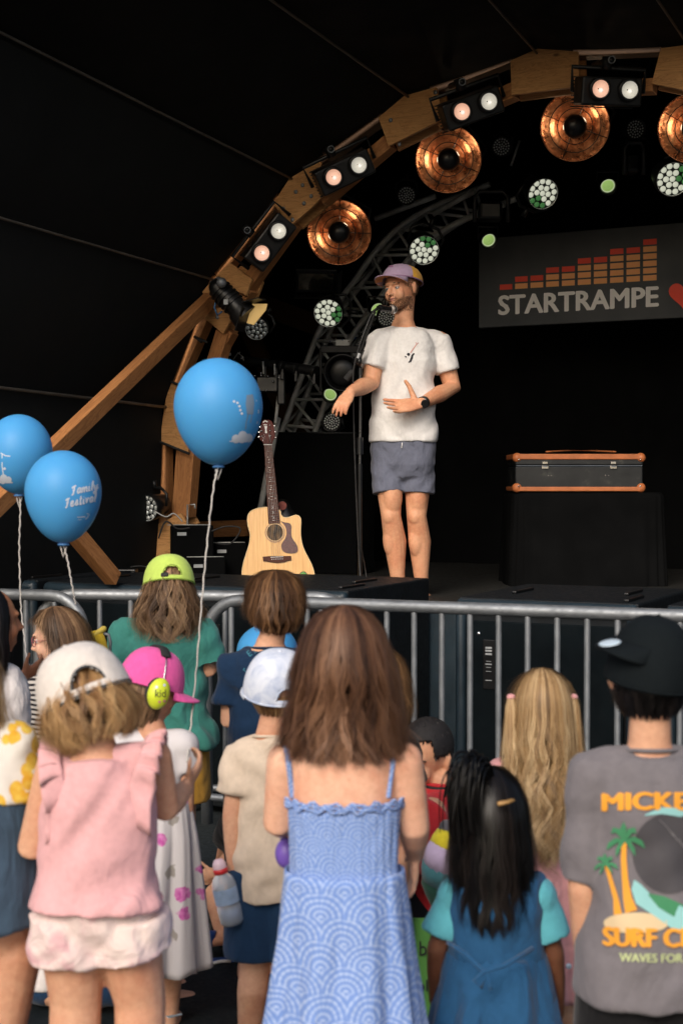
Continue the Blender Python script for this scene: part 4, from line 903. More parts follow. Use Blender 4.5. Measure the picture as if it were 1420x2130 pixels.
SK = {'fair': skin('skin_fair', lin(226, 178, 150)), 'warm': skin('skin_warm', lin(208, 160, 130)), 'tan': skin('skin_tan', lin(196, 130, 92)), 'brown': skin('skin_brown', lin(112, 74, 54)), 'man': skin('skin_man', lin(220, 164, 128)), 'dark2': skin('skin_olive', lin(176, 118, 84))}
H_BROWN = hairmat('hair_brown', lin(38, 25, 19), lin(92, 63, 46), lin(152, 112, 84)); H_BLOND = hairmat('hair_blond', lin(88, 66, 44), lin(160, 128, 88), lin(220, 194, 152))
H_BLOND2 = hairmat('hair_dark_blond', lin(60, 42, 28), lin(142, 104, 66), lin(206, 168, 118)); H_BLACK = hairmat('hair_black', lin(10, 9, 9), lin(18, 16, 16), lin(44, 38, 36), .35)
H_DBROWN = hairmat('hair_dark_brown', lin(22, 15, 11), lin(62, 42, 28), lin(112, 80, 54)); H_ASH = hairmat('hair_ash', lin(44, 32, 24), lin(118, 90, 66), lin(190, 156, 118))

def yoke(f, r=.05, up=-.03, inner=.002):
    r = max(r, .031 * f.h + .013)
    a, b, n_ = f.J['shL'], f.J['shR'], f.J['neck']; s_ = np.sign(b[0] - a[0]); L = [a + np.array([s_ * inner, 0, -.004]), a * .6 + n_ * .4 + np.array([0, 0, up * .5]), n_ + np.array([0, 0, up]), b * .6 + n_ * .4 + np.array([0, 0, up * .5]), b + np.array([-s_ * inner, 0, -.004])]
    return sweep(L, [r, r * .95, r * .9, r * .95, r], [r, r, r, r, r], side=(0, 1, 0), n=20)
# ================= the singer
f = Fig('man on stage in a white tee, grey shorts and lilac and yellow cap', 838, 8.1, 567, .246, R_(158), SK['man'], None, h=1.85, adult=True, tw=1.02, sh=.797, cz=.79, headR=rz(R_(-20)) @ rx_(R_(-7)) @ ry_(R_(3)), cat='man', headoff=(-.0, .02, 0))
tag(f.r, None, 'man'); 
Mx = f.M.copy(); f.r.location.z = ZS; f.M = Matrix.Translation((0, 0, ZS)) @ Mx; f.Mi = f.M.inverted(); f.r.matrix_basis = f.M; WM[f.r.name] = f.M
J = f.J
f.J['shL'] = f.L(913, 712, .03); f.J['shR'] = f.L(788, 709, -.03)
f.J['elL'] = f.L(940, 806, .02); f.J['wrL'] = f.L(876, 839, -.22)
f.J['elR'] = f.L(770, 797, -.08); f.J['wrR'] = f.L(729, 815, -.30)
f.J['hipL'] = f.L(870, 928, .0); f.J['hipR'] = f.L(804, 928, .02)
f.J['knL'] = f.L(866, 1074, -.03); f.J['knR'] = f.L(813, 1074, -.05); f.J['anL'] = f.L(878, 1232, .05); f.J['anR'] = f.L(830, 1232, .0)
e0, e1 = f.J['wrL'], f.L(792, 850, -.27)
hL = f.hand('L', e1 - e0, nrm=A3(f.Mi.to_3x3() @ Vector((.05, -.75, .65))), size=.238, curl=.12, spread=.15, thumb=-1, curls=[.05, .16, .20, .28], tdir=A3(f.Mi.to_3x3() @ Vector((-.42, -.05, .95))))
tn = f.L(832, 800, -.3)
e2 = f.L(708, 846, -.38)
hR = f.hand('R', e2 - f.J['wrR'], nrm=A3(f.Mi.to_3x3() @ Vector((.25, 1, -.35))), size=.20, curl=.42, spread=.05, thumb=1, tdir=A3(f.Mi.to_3x3() @ Vector((.15, -.1, -1))))
# which side is the thumb on: flip when it points the wrong way
armr = (.034, .027, .026, .0165)
parts = [f.torso()] + f.head(1, False) + f.arm('L', r=armr) + f.arm('R', r=armr) + hL + hR + f.leg('L', r=(.050, .030, .0345, .0185)) + f.leg('R', r=(.050, .030, .0345, .0185)) + f.foot('L') + f.foot('R')
for e in 'LR':
    k_ = f.J['kn' + e]; parts += [ell(k_ + np.array([0, .028, .002]), (.038, .033, .050)), ell(k_ + np.array([.008, -.020, -.125]), (.046, .050, .105)), ell(k_ + np.array([-.010, .006, .12]), (.056, .062, .13))]
f.body(parts, .0048, 3)
f.face(child=False)
# beard and cropped hair as short strands on the head
def fuzz(fig, cond, n, mat, ln, wd, seed, name, down=.6):
    r = np.random.default_rng(seed); kk = fig.hh / .235; loc = (fig.bodyV - fig.J['head']) @ fig.headR / kk
    ids = np.nonzero(cond(loc))[0]; ids = ids[r.integers(0, len(ids), n)]; N_ = fig.bodyN[ids]; Pp = fig.bodyV[ids] + r.normal(0, .0018, (n, 3)); dn = fig.headR @ np.array([0, 0, -1.0])
    d = N_ * (1 - down * .6) + dn * down + r.normal(0, .22, (n, 3)); d -= N_ * np.minimum(0, (d * N_).sum(1) - .12)[:, None]; d /= np.linalg.norm(d, axis=1)[:, None]
    side = np.cross(d, N_); side /= np.linalg.norm(side, axis=1)[:, None] + 1e-9; L_ = ln * (.6 + .8 * r.random(n))[:, None]
    V = np.stack([Pp + side * wd / 2, Pp - side * wd / 2, Pp + d * L_ + side * wd * .1, Pp + N_ * wd * .6], 1).reshape(-1, 3); b = np.arange(n)[:, None] * 4
    F = np.concatenate([b + [0, 1, 2], b + [1, 3, 2], b + [3, 0, 2]]).tolist()
    me = bpy.data.meshes.new(name); me.from_pydata(V.tolist(), [], F); at = me.attributes.new('tone', 'FLOAT', 'POINT'); at.data.foreach_set('value', np.repeat(r.random(n), 4).astype(np.float32)); me.materials.append(mat)
    o = bpy.data.objects.new(name, me); COL.objects.link(o); o.parent = fig.r; WM[o.name] = wm(fig.r); return o
def shellhair(fig, cond, off, mat, name='hair'):
    kk = fig.hh / .235; loc = (fig.bodyV - fig.J['head']) @ fig.headR / kk; m = cond(loc); me0 = fig.bo.data
    idx = -np.ones(len(m), int); keep = np.nonzero(m)[0]; idx[keep] = np.arange(len(keep)); F = [tuple(idx[v] for v in p.vertices) for p in me0.polygons if all(m[v] for v in p.vertices)]
    V = fig.bodyV[keep] + fig.bodyN[keep] * off; o = mk(name, (V, F), mat, fig.r, local=True, solid=off * .9); o.modifiers[0].offset = -1; return o
beard = lambda p: (p[:, 2] < -.034 - .0 * p[:, 1]) & (p[:, 2] > -.125) & (p[:, 1] > -.02) & ~((np.abs(p[:, 0]) < .016) & (p[:, 2] > -.072) & (p[:, 2] < -.05)) & ~((p[:, 1] > .035) & (p[:, 2] > -.046)) & ((p[:, 2] < -.062 + .9 * np.clip(np.abs(p[:, 0]) - .045, 0, 1)) | (np.abs(p[:, 0]) < .028))
fuzz(f, beard, 3000, hairmat('beard', lin(46, 30, 22), lin(92, 62, 44), lin(150, 112, 84)), .007, .0019, 3, 'beard')
fuzz(f, lambda p: (p[:, 1] < .045) & (p[:, 2] > -.045 + np.clip(p[:, 1] + .02, 0, 1) * .8) & (p[:, 2] < .06) & ~((np.abs(p[:, 0]) > .078) & (np.abs(p[:, 2] + .012) < .04) & (p[:, 1] < .012) & (p[:, 1] > -.035)), 3500, H_DBROWN, .008, .002, 4, 'hair')
M['capl'] = fabric('cap_lilac', lin(182, 158, 186), .08, .2); M['capy'] = fabric('cap_yellow', lin(228, 172, 66), .08, .2); M['capo'] = fabric('cap_peach', lin(214, 152, 104), .06, .15); M['capd'] = fabric('cap_mauve', lin(142, 104, 136), .06, .15)
def pan(o, R, c, k):
    o.data.materials.append(M['capy']); o.data.materials.append(M['capd'])
    for p in o.data.polygons:
        loc = (np.array(p.center) - c) @ R
        if loc[1] < .02 * k and loc[2] > .04 * k + 0: p.material_index = 1
        elif loc[1] < .035 * k and loc[2] <= .045 * k: p.material_index = 2
co, br, tf, dom = cap(f, M['capl'], tilt=R_(16), z0=.032, h_=.088, brim=.058, brimdrop=.012, opening=False, panels=pan, rimmat=M['capd'])
mk('brim_lining', [(np.array([v.co[:] for v in br.data.vertices]) - f.headR @ np.array([0, 0, .0042]), [tuple(p.vertices) for p in br.data.polygons])], M['capo'], f.r, local=True)
mk('cap_badge', [sweep([tf(dom(math.pi - .14, .42) * 1.01), tf(dom(math.pi + .14, .42) * 1.01)], .011, .002, side=(0, 0, 1), n=10)], M['capd'], f.r, local=True)
M['tee'] = fabric('white_tee', lin(230, 228, 226), .04, .55, fscale=7)
hemz = 1.0
zh = (f.Mi @ P(838, 920, 8.1)).z
tp = [f.torso(zh, f.tz[-1] - .012, off=.016, g=1.0, hold=True, flare=.010, cap='flat', n=18), yoke(f, .070)]
for e, sg in (('L', 1), ('R', 1)):
    a, b = f.J['sh' + e], f.J['el' + e]; p = a + (b - a) * .66
    tp.append(sweep([a * .75 + f.J['neck'] * .25 + np.array([0, 0, -.01]), a, a * .5 + p * .5, p], [.058, .074, .077, .082], [.058, .072, .072, .070], n=20, cap='flat'))
f.cloth('tshirt', tp, M['tee'], .007, 13, .0046, 5, sc=1.0, dirv=(.55, .1, 1)); bv = f.bvh()
c_ = f.J['neck']; mk('collar', [tube([c_ + np.array([.068 * math.cos(a), .060 * math.sin(a) + .004, .010 - .022 * math.sin(a)]) for a in np.linspace(0, 2 * math.pi, 33)[:-1]], .006, 8, True)], M['tee'], f.r, local=True)
hemV = [np.array([f.spine(zh)[0] + (np.interp(.53 * f.h, f.tz, f.trx) + .031) * math.cos(a), (np.interp(.53 * f.h, f.tz, f.tr_y) + .031) * math.sin(a), zh + .002 + .004 * math.sin(3 * a)]) for a in np.linspace(0, 2 * math.pi, 49)[:-1]]
M['prdark'] = plain('print_black', (.02, .02, .025, 1), .8); M['prpink'] = plain('print_pink', lin(214, 150, 140), .8)
def on_shirt(parts2, mat, name='print', parent=None, D=7.2, bvh_=None, fig=None, off=.0025):
    out = []
    for pt in parts2: out.append(project(pt, bvh_, lambda x, y: P(x, y, D), (0, 1, 0), off))
    return mk(name, out, mat, (fig or f).r, smooth=True)
rb = lambda pts, w_: ribbon2d(pts, w_)
def proj_px(parts2, mat, fig, bvh_, D0, off=.003, name='print', parent=None):
    out = []
    for V, F in parts2:
        vs = []; bad = set()
        for i, v in enumerate(V):
            o_ = P(v[0], v[1], D0); d_ = (o_ - Vector((0, 0, CAMH))).normalized(); h_ = bvh_.ray_cast(o_, d_)
            if h_[0] is None: bad.add(i); vs.append(list(o_))
            else: vs.append(list(h_[0] - d_ * off))
        out.append((np.array(vs), [q for q in F if not any(i in bad for i in q)])); off += .00025
    return mk(name, out, mat, fig.r)
disc2 = lambda x, y, r_, n=14: (np.array([(x + r_ * math.cos(a), y + r_ * math.sin(a), 0) for a in np.linspace(0, 2 * math.pi, n + 1)[:-1]] + [(x, y, 0)]), [(i, (i + 1) % n, n) for i in range(n)])
proj_px([rb([(853, 734), (858, 727), (863, 720), (867, 715)], 1.8), rb([(864, 712), (866, 716), (870, 713)], 1.4)], M['prpink'], f, bv, 7.6)
proj_px([disc2(849, 737, 3.2), rb([(861, 735), (857, 739), (856, 744), (853, 751), (849, 754)], [3, 4, 5, 4, 2]), rb([(842, 741), (845, 743)], 2.2)], M['prdark'], f, bv, 7.6)
M['shorts'] = fabric('grey_shorts', lin(104, 108, 124), .10, .6, fscale=11)
zk = (f.Mi @ P(838, 1026, 8.1)).z
f.cloth('shorts', [f.torso(f.cz - .05, zh + .05, off=.014, cap='round', hold=True)] + f.leg('L', .012, zk, .010, r=(.044, .036, .037, .022)) + f.leg('R', .012, zk, .010, r=(.044, .036, .037, .022)), M['shorts'], .006, 2, .0032, 9, sc=1.1, dirv=(.3, .3, 1))
x_, y_ = f.L(836, 921, -.14), f.L(835, 932, -.145); mk('drawstring', [tube([x_, y_], .003, 6)], M['tee'], f.r, local=True)
w0 = f.J['wrL']; wd_ = unit(f.J['elL'] - w0); wc = w0 + wd_ * .018
mk('watch_strap', [sweep([wc - wd_ * .011, wc + wd_ * .011], .037, .034, n=24, cap='flat')], M['blackplastic'], f.r, local=True)
fc = f.L(885, 842, -.27); nv = unit(fc - wc); mk('watch_face', [sweep([wc + nv * .026, wc + nv * .043], .022, n=24, cap='flat')], M['blackmetal'], f.r, local=True, flatang=40)
for e, a_ in (('L', 0), ('R', 0)):
    c = f.J['an' + e]; mk('shoe', [sweep([c + np.array([0, -.06, -.05]), c + np.array([0, .05, -.045]), c + np.array([0, .17, -.055])], [.042, .048, .04], [.035, .035, .022], n=14)], M['blackplastic'], f.r, local=True)
singer = f
# ================= microphone on its stand
st = empty('microphone_stand', P(748, 1220, 8.02), None, 'black boom microphone stand in front of the singer', 'microphone stand'); DM = 7.95
st.location.z = ZS; st.matrix_basis = Matrix.Translation(st.location); WM[st.name] = st.matrix_basis.copy()
base = P(748, 1200, DM); base.z = ZS; top = P(749, 770, DM)
base.x = top.x
mk('base', [cyl(base, base + Vector((0, 0, .02)), .13, 32), cyl(base + Vector((0, 0, .02)), base + Vector((0, 0, .06)), .02, 16)], M['blackmetal'], st, flatang=40)
mk('lower_tube', [cyl(base, P(748, 965, DM), .0125, 14)], M['blackmetal'], st, flatang=40)
mk('upper_tube', [cyl(P(748, 965, DM), top, .008, 12)], plain('satin_tube', (.10, .10, .10, 1), .3, .7), st, flatang=40)
mk('clutch', [cyl(P(748, 945, DM), P(748, 910, DM), .019, 14), cyl(P(749, 780, DM), P(749, 766, DM), .012, 12)], M['blackplastic'], st, flatang=40)
mk('boom_joint', [ell(P(747, 752, DM), (.02, .03, .028)), cyl(P(738, 757, DM - .02), P(752, 727, DM), .018, 14)], M['blackplastic'], st)
mk('boom', [cyl(P(731, 778, DM), P(780, 648, DM - .05), .0065, 10)], M['blackmetal'], st, flatang=40)
mk('counterweight', [cyl(P(733, 772, DM), P(719, 790, DM), .017, 14)], M['rubber'], st, flatang=40)
mk('tape_tag', [cyl(P(743, 745, DM - .025), P(747, 735, DM - .025), .0105, 10)], M['labelgrey'], st, flatang=40)
mi = empty('microphone', P(800, 641, 7.9), None, 'dark handheld microphone with a pale grille at the singer\'s mouth', 'microphone')
a, b = P(785, 640, 7.86), P(812, 643, 7.93); d = (b - a).normalized()
mk('handle', [cyl(a, b, .011, 16, .017)], M['blackmetal'], mi, flatang=40)
mk('clip', [cyl(a.lerp(b, .15), a.lerp(b, .55), .019, 12)], M['blackplastic'], mi, flatang=40)
g = NT('mic_grille'); g.bump(g.noise(500, 2), .6, .002)
M['grille'] = g.set(base=(.40, .36, .33, 1), metal=.5, rough=.4)
mk('grille_ball', [ell(b + d * .018, (.027, .027, .027))], M['grille'], mi); mk('grille_ring', [cyl(b + d * .008, b + d * .017, .0278, 20)], M['chrome'], mi, flatang=40)
cb = [P(783, 641, 7.85), P(772, 655, 7.82), P(752, 705, 7.8), P(737, 757, 7.82), P(734, 800, 7.84), P(736, 900, 7.86), P(741, 1040, 7.9), P(746, 1150, 7.93), P(750, 1207, 7.9)]
o = mk('microphone_cable', [tube([list(p) for p in smoothpath(cb, 5)], .0042, 6)], plain('cable_black', (.03, .03, .03, 1), .5)); tag(o, 'thin black cable hanging from the microphone along its stand', 'cable')
ft = mk('stand_leg_cable', [tube([list(P(750, 1130, 7.95)), list(P(757, 1170, 7.8)), list(P(763, 1206, 7.7))], .003, 6)], M['blackmetal'], st)

# ================= guitar
DG = 8.45; kk = DG / FPX
gt = empty('acoustic_guitar', P(578, 1222, DG), None, 'pale acoustic guitar with brown pickguard and green sticker standing on the stage', 'guitar')
gc = P(578, 1225, DG); GM = Matrix.Translation(gc) @ Matrix.Rotation(R_(-9), 4, 'X')
zo = lambda x, y: (480 + x / 5.071, 840 + y / 5.071)
def g2(x, y, z=True): px, py = zo(x, y); return ((px - 578) * kk, (1225 - py) * kk * 1.0)
bodyp = [(383, 1078), (330, 1080), (270, 1090), (215, 1112), (182, 1145), (168, 1190), (168, 1240), (180, 1300), (196, 1360), (197, 1420), (188, 1480), (170, 1540), (148, 1610), (128, 1680), (115, 1760), (117, 1840), (135, 1905), (175, 1960), (250, 2000), (370, 2022), (500, 2024), (640, 2018), (750, 1995), (830, 1950), (872, 1895), (884, 1830), (876, 1760), (852, 1690), (818, 1620), (785, 1560), (758, 1490), (742, 1420), (735, 1350), (736, 1290), (739, 1230), (733, 1195), (715, 1172), (685, 1163), (655, 1170), (615, 1184), (575, 1190), (545, 1180), (522, 1150), (505, 1105)]
def smooth2(p, n=3):
    p = np.array(p, float); N_ = len(p); out = []
    for i in range(N_):
        a, b, c, d = p[i - 1], p[i], p[(i + 1) % N_], p[(i + 2) % N_]
        for k in range(n): t_ = k / n; out.append(.5 * ((2 * b) + (c - a) * t_ + (2 * a - 5 * b + 4 * c - d) * t_ ** 2 + (3 * b - a - 3 * c + d) * t_ ** 3))
    return out
outl = [g2(*p) for p in smooth2(bodyp)][::-1]
G = lambda n, p, m_, par_=gt, **k: mk(n, p, m_, par_, own=None if par_ is not gt else GM, local=False, **k)
def Gw(n, p, m_, par_=None, **k):
    A = np.array(GM); V, F = merge(p) if isinstance(p, list) else p; return mk(n, (V @ A[:3, :3].T + A[:3, 3], F), m_, par_ or gt, **k)
t_ = NT('spruce_top'); nn_ = t_.noise(3, 5, .6, t_.map((60, 3, 2), rot=(0, R_(-6), 0))); 
M['spruce'] = t_.set(base=t_.ramp(nn_, [(.3, lin(208, 150, 76)), (.6, lin(232, 182, 106)), (.8, lin(238, 198, 130))]), rough=.22, spec=.5, coat=.5)
M['mahog'] = plain('mahogany', lin(96, 46, 30), .3, var=.3, scale=20, coat=.4); M['rosew'] = plain('rosewood', lin(84, 48, 38), .6, var=.3, scale=40, spec=.2); M['tort'] = plain('tortoiseshell', lin(84, 38, 38), .3, var=.45, scale=60)
Gw('body_sides', [prism(outl, -.0, .115)], M['mahog'], smooth=False)
Gw('soundboard', [prism([(x * .985, z * .985 + .002) for x, z in outl], -.004, .0)], M['spruce'], smooth=False)
Gw('binding', [tube([(x * .992, -.002, z * .992 + .001) for x, z in outl], .0028, 6, True)], plain('binding', lin(232, 206, 156), .4), smooth=True)
cx, cz = g2(462, 1352); hole = lambda r_, y0, y1, m_, n: Gw(n, [prism([(cx + r_ * math.cos(a), cz + r_ * 1.02 * math.sin(a)) for a in np.linspace(0, 2 * math.pi, 41)[:-1]][::-1], y0, y1)], m_, smooth=False)
hole(.0615, -.0055, -.004, plain('rosette', lin(206, 158, 104), .4), 'rosette'); hole(.056, -.0065, -.0055, plain('rosette_dark', lin(122, 86, 56), .5), 'rosette_ring'); hole(.0535, -.0075, -.0065, plain('rosette2', lin(224, 184, 132), .4), 'rosette_ring')
t_ = NT('sound_hole'); M['hole'] = t_.set(base=t_.ramp(t_.noise(2, 3, .5, t_.map((22, 1, 6))), [(.4, (.02, .012, .008, 1)), (.62, (.16, .09, .035, 1))]), rough=.7); hole(.048, -.0085, -.0075, M['hole'], 'sound_hole')
pg = [(520, 1232), (560, 1245), (600, 1250), (625, 1262), (636, 1290), (634, 1340), (638, 1390), (656, 1430), (685, 1470), (703, 1510), (703, 1550), (680, 1572), (630, 1575), (575, 1568), (545, 1545), (530, 1500), (545, 1455), (572, 1415), (585, 1360), (575, 1300), (548, 1258)]
Gw('pickguard', [prism([g2(*p) for p in smooth2(pg)][::-1], -.0095, -.0085)], M['tort'], smooth=False)
brd = [(335, 1612), (420, 1605), (635, 1605), (637, 1650), (600, 1655), (570, 1668), (490, 1678), (420, 1670), (380, 1662), (340, 1658)]
Gw('bridge', [prism([g2(*p) for p in brd][::-1], -.016, -.004)], M['rosew'], smooth=False, bevel=.002)
a, b = g2(418, 1620), g2(556, 1614); Gw('saddle', [cyl((a[0], -.017, a[1]), (b[0], -.017, b[1]), .0025, 8)], M['white'])
for i in range(6): x, z = g2(433 + i * 22.5, 1642 - i * 1); Gw('bridge_pin', [ell((x, -.018, z), .0035, None, 10, 6)], M['white'])
fbp = [(342, 410), (424, 410), (517, 1252), (392, 1258)]; fb = [g2(*p) for p in fbp]
Gw('neck', [prism([g2(*p) for p in [(345, 400), (421, 400), (505, 1110), (388, 1110)]][::-1], -.004, .022)], M['mahog'], smooth=False, bevel=.006)
Gw('fretboard', [prism(fb[::-1], -.013, -.004)], M['rosew'], smooth=False)
ys = [481, 545, 602, 656, 710, 762, 808, 852, 893, 934, 970, 1005, 1040, 1072, 1102, 1130, 1156, 1180, 1203, 1226]
for y in ys:
    t0 = (y - 410) / 842; xl = 342 + 50 * t0; xr = 424 + 93 * t0; a, b = g2(xl + 1, y), g2(xr - 1, y); Gw('fret', [cyl((a[0], -.0135, a[1]), (b[0], -.0135, b[1]), .0013, 6)], M['chrome'])
for x, y in ((394, 573), (404, 685), (412, 785), (420, 872), (396, 988), (466, 988), (437, 1086), (444, 1142), (449, 1194)): p = g2(x, y); Gw('inlay_dot', [ell((p[0], -.0135, p[1]), (.003, .0012, .003), None, 10, 6)], M['white'])
a, b = g2(338, 409), g2(426, 409); Gw('nut', [cyl((a[0], -.015, a[1]), (b[0], -.015, b[1]), .003, 8)], M['white'])
hd = [(340, 400), (318, 370), (296, 350), (290, 300), (305, 200), (318, 150), (345, 132), (365, 140), (385, 132), (420, 150), (440, 190), (452, 260), (458, 330), (440, 350), (424, 400)]
Gw('headstock', [prism([g2(*p) for p in hd][::-1], -.006, .010)], plain('headstock_red', lin(84, 30, 22), .5, var=.3, spec=.2), smooth=False, bevel=.002)
for x, y in ((300, 262), (292, 318), (308, 205), (400, 198), (404, 252), (407, 310), (318, 312), (312, 258)): p = g2(x, y); Gw('tuner_post', [cyl((p[0], -.012, p[1]), (p[0], -.004, p[1]), .005, 10)], M['chrome'])
for x, y in ((450, 200), (458, 265), (462, 325), (286, 268), (284, 322), (296, 212)): p = g2(x, y); Gw('tuner_button', [ell((p[0], .004, p[1]), (.010, .004, .007), None, 10, 6)], M['chrome'])
pc = [(345, 165), (352, 172), (365, 158), (375, 168), (380, 150), (362, 140), (340, 150), (330, 165)]
Gw('crown_inlay', [prism([g2(*p) for p in [(340, 205), (372, 205), (365, 245), (372, 275), (362, 285), (350, 275), (352, 245)]][::-1], -.0075, -.006), prism([g2(*p) for p in [(333, 195), (330, 183), (342, 190), (350, 181), (358, 190), (370, 183), (367, 197)]][::-1], -.0075, -.006), prism([g2(*p) for p in [(325, 160), (350, 140), (380, 155), (372, 165), (350, 152), (332, 168)]][::-1], -.0075, -.006)], M['white'], smooth=False)
for i in range(6):
    a = g2(352 + i * 13, 409); b = g2(433 + i * 22.5, 1618); Gw('string', [cyl((a[0], -.018, a[1]), (b[0], -.020, b[1]), .0006, 5)], M['alu'])
    h_ = [(300, 318), (305, 262), (310, 205), (400, 198), (404, 252), (407, 310)][i]; c = g2(*h_); Gw('string', [cyl((a[0], -.018, a[1]), (c[0], -.010, c[1]), .0008, 5)], M['chrome'])
p = g2(765, 1812); M['stick'] = plain('sticker_green', lin(96, 160, 72), .5, var=.25, scale=90)
Gw('sticker', [prism([(p[0] + .0245 * math.cos(a), p[1] + .0245 * math.sin(a)) for a in np.linspace(0, 2 * math.pi, 33)[:-1]][::-1], -.0062, -.004)], M['prdark'], smooth=False)
Gw('sticker', [prism([(p[0] + .021 * math.cos(a), p[1] - .001 + .021 * math.sin(a)) for a in np.linspace(0, 2 * math.pi, 33)[:-1]][::-1], -.0072, -.0062), prism([(p[0] - .005, p[1] + .018), (p[0] + .005, p[1] + .018), (p[0], p[1] + .032)], -.0072, -.0062)], M['stick'], smooth=False)
V, F = text2d('lb', .03, .001); V3 = np.stack([V[:, 0] + p[0], np.full(len(V), -.0078), V[:, 1] + p[1] - .012], 1); Gw('sticker_print', [(V3, F)], plain('sticker_dark', lin(24, 66, 30), .6), smooth=False)
gs = empty('guitar_stand', (gc.x, gc.y + .1, ZS), None, 'black stand cradling the acoustic guitar', 'guitar stand')
mk('upright', [cyl((gc.x, gc.y + .22, ZS), (gc.x - .01, gc.y + .16, ZS + .5), .012, 10)], M['blackmetal'], gs, flatang=40)
mk('cradle', [tube([(gc.x - .12, gc.y - .05, ZS + .05), (gc.x - .12, gc.y - .06, ZS + .025), (gc.x - .1, gc.y + .16, ZS + .05), (gc.x + .1, gc.y + .16, ZS + .05), (gc.x + .12, gc.y - .06, ZS + .025), (gc.x + .12, gc.y - .05, ZS + .05)], .010, 8)], M['rubber'], gs)
sb = empty('guitar_bag', P(598, 1085, 8.75), None, 'dark rounded gig bag with a round red badge behind the guitar', 'bag')
mk('bag_body', [sweep([P(590, 1200, 8.75), P(592, 1120, 8.75), P(592, 1075, 8.75), P(586, 1048, 8.75)], [.10, .10, .075, .04], [.06, .06, .05, .03], n=18)], M['blackplastic'], sb)
q = P(587, 1052, 8.66); mk('badge', [cyl(q, q + Vector((0, .02, 0)), .026, 24)], plain('badge_red', lin(150, 72, 62), .5, var=.3, scale=80), sb, flatang=40)

# ================= boxes and small gear on the left of the stage
bxs = [((398, 1122, 8.9), (.26, .30, .18), 'black stage monitor with a grey label left of the guitar', 'speaker'), ((478, 1150, 9.0), (.20, .2, .13), 'low black amplifier box between monitor and guitar', 'amplifier'), ((600 - 170, 1170, 8.8), (.22, .2, .07), 'flat black case lying below the monitor', 'case')]
for (x, y, dd), szs, lb, ct in bxs:
    q = P(x, y, dd); o = empty('stage_gear', (q.x, q.y, ZS), None, lb, ct)
    hz_ = q.z - ZS + szs[2] / 2
    mk('housing', [box((q.x, q.y, ZS + hz_ / 2), (szs[0], szs[1], hz_), Matrix.Rotation(.15, 3, 'Z'))], M['drape'], o, smooth=False, bevel=.012)
    mk('label', [box((q.x - .04, q.y - szs[1] / 2 - .012, ZS + hz_ - .05), (.055, .006, .02), Matrix.Rotation(.15, 3, 'Z'))], M['labelgrey'], o, smooth=False)
    mk('top_edge', [cyl((q.x - szs[0] / 2, q.y - szs[1] / 2, ZS + hz_ + .004), (q.x + szs[0] / 2, q.y - szs[1] / 2 + .03, ZS + hz_ + .004), .003, 6)], M['alu'], o)
for j, (pts, r_, lb) in enumerate([([(330, 1120), (345, 1085), (370, 1100), (395, 1098)], .005, 'black cable looping over the foot of the arch'), ([(320, 1062), (345, 1075), (362, 1068), (380, 1085)], .004, 'pale cable from the low unlit spotlight'), ([(440, 1105), (470, 1095), (500, 1100), (480, 1130), (450, 1130)], .005, 'coiled black cable between monitor and guitar'),
        ([(245, 1190), (270, 1180), (300, 1178), (312, 1186)], .005, 'black cable on the stage left of the lime cap')]):
    o = mk('loose_cable', [tube([list(p) for p in smoothpath([P(x, y, 8.62) for x, y in pts], 5)], r_, 6)], M['rubber'] if j != 1 else M['alu']); tag(o, lb, 'cable')
hk = mk('hook_stand', [tube([list(P(390, 1098, 8.8)), list(P(390, 1050, 8.8)), list(P(405, 1049, 8.8)), list(P(406, 1058, 8.8))], .006, 6)], M['alu']); tag(hk, 'thin metal hook standing on the black stage monitor', 'hook')
pw = empty('power_strip', P(215, 1190, 8.4), None, 'long black power box with white labels on the stage edge at left', 'power box')
q0 = P(165, 1196, 8.4); q1 = P(285, 1192, 8.4); mk('housing', [box((q0 + q1) / 2, ((q1 - q0).length, .12, .06))], M['blackplastic'], pw, smooth=False, bevel=.006)
for x in (240, 262, 190): mk('label', [box(P(x, 1196, 8.33), (.03, .004, .008))], M['labelgrey'], pw, smooth=False)
stn = mk('thin_post', [cyl(P(70, 1085, 8.2), P(70, 1215, 8.2), .012, 8), ], M['blackmetal']); tag(stn, 'thin dark post under the left balloons', 'post')

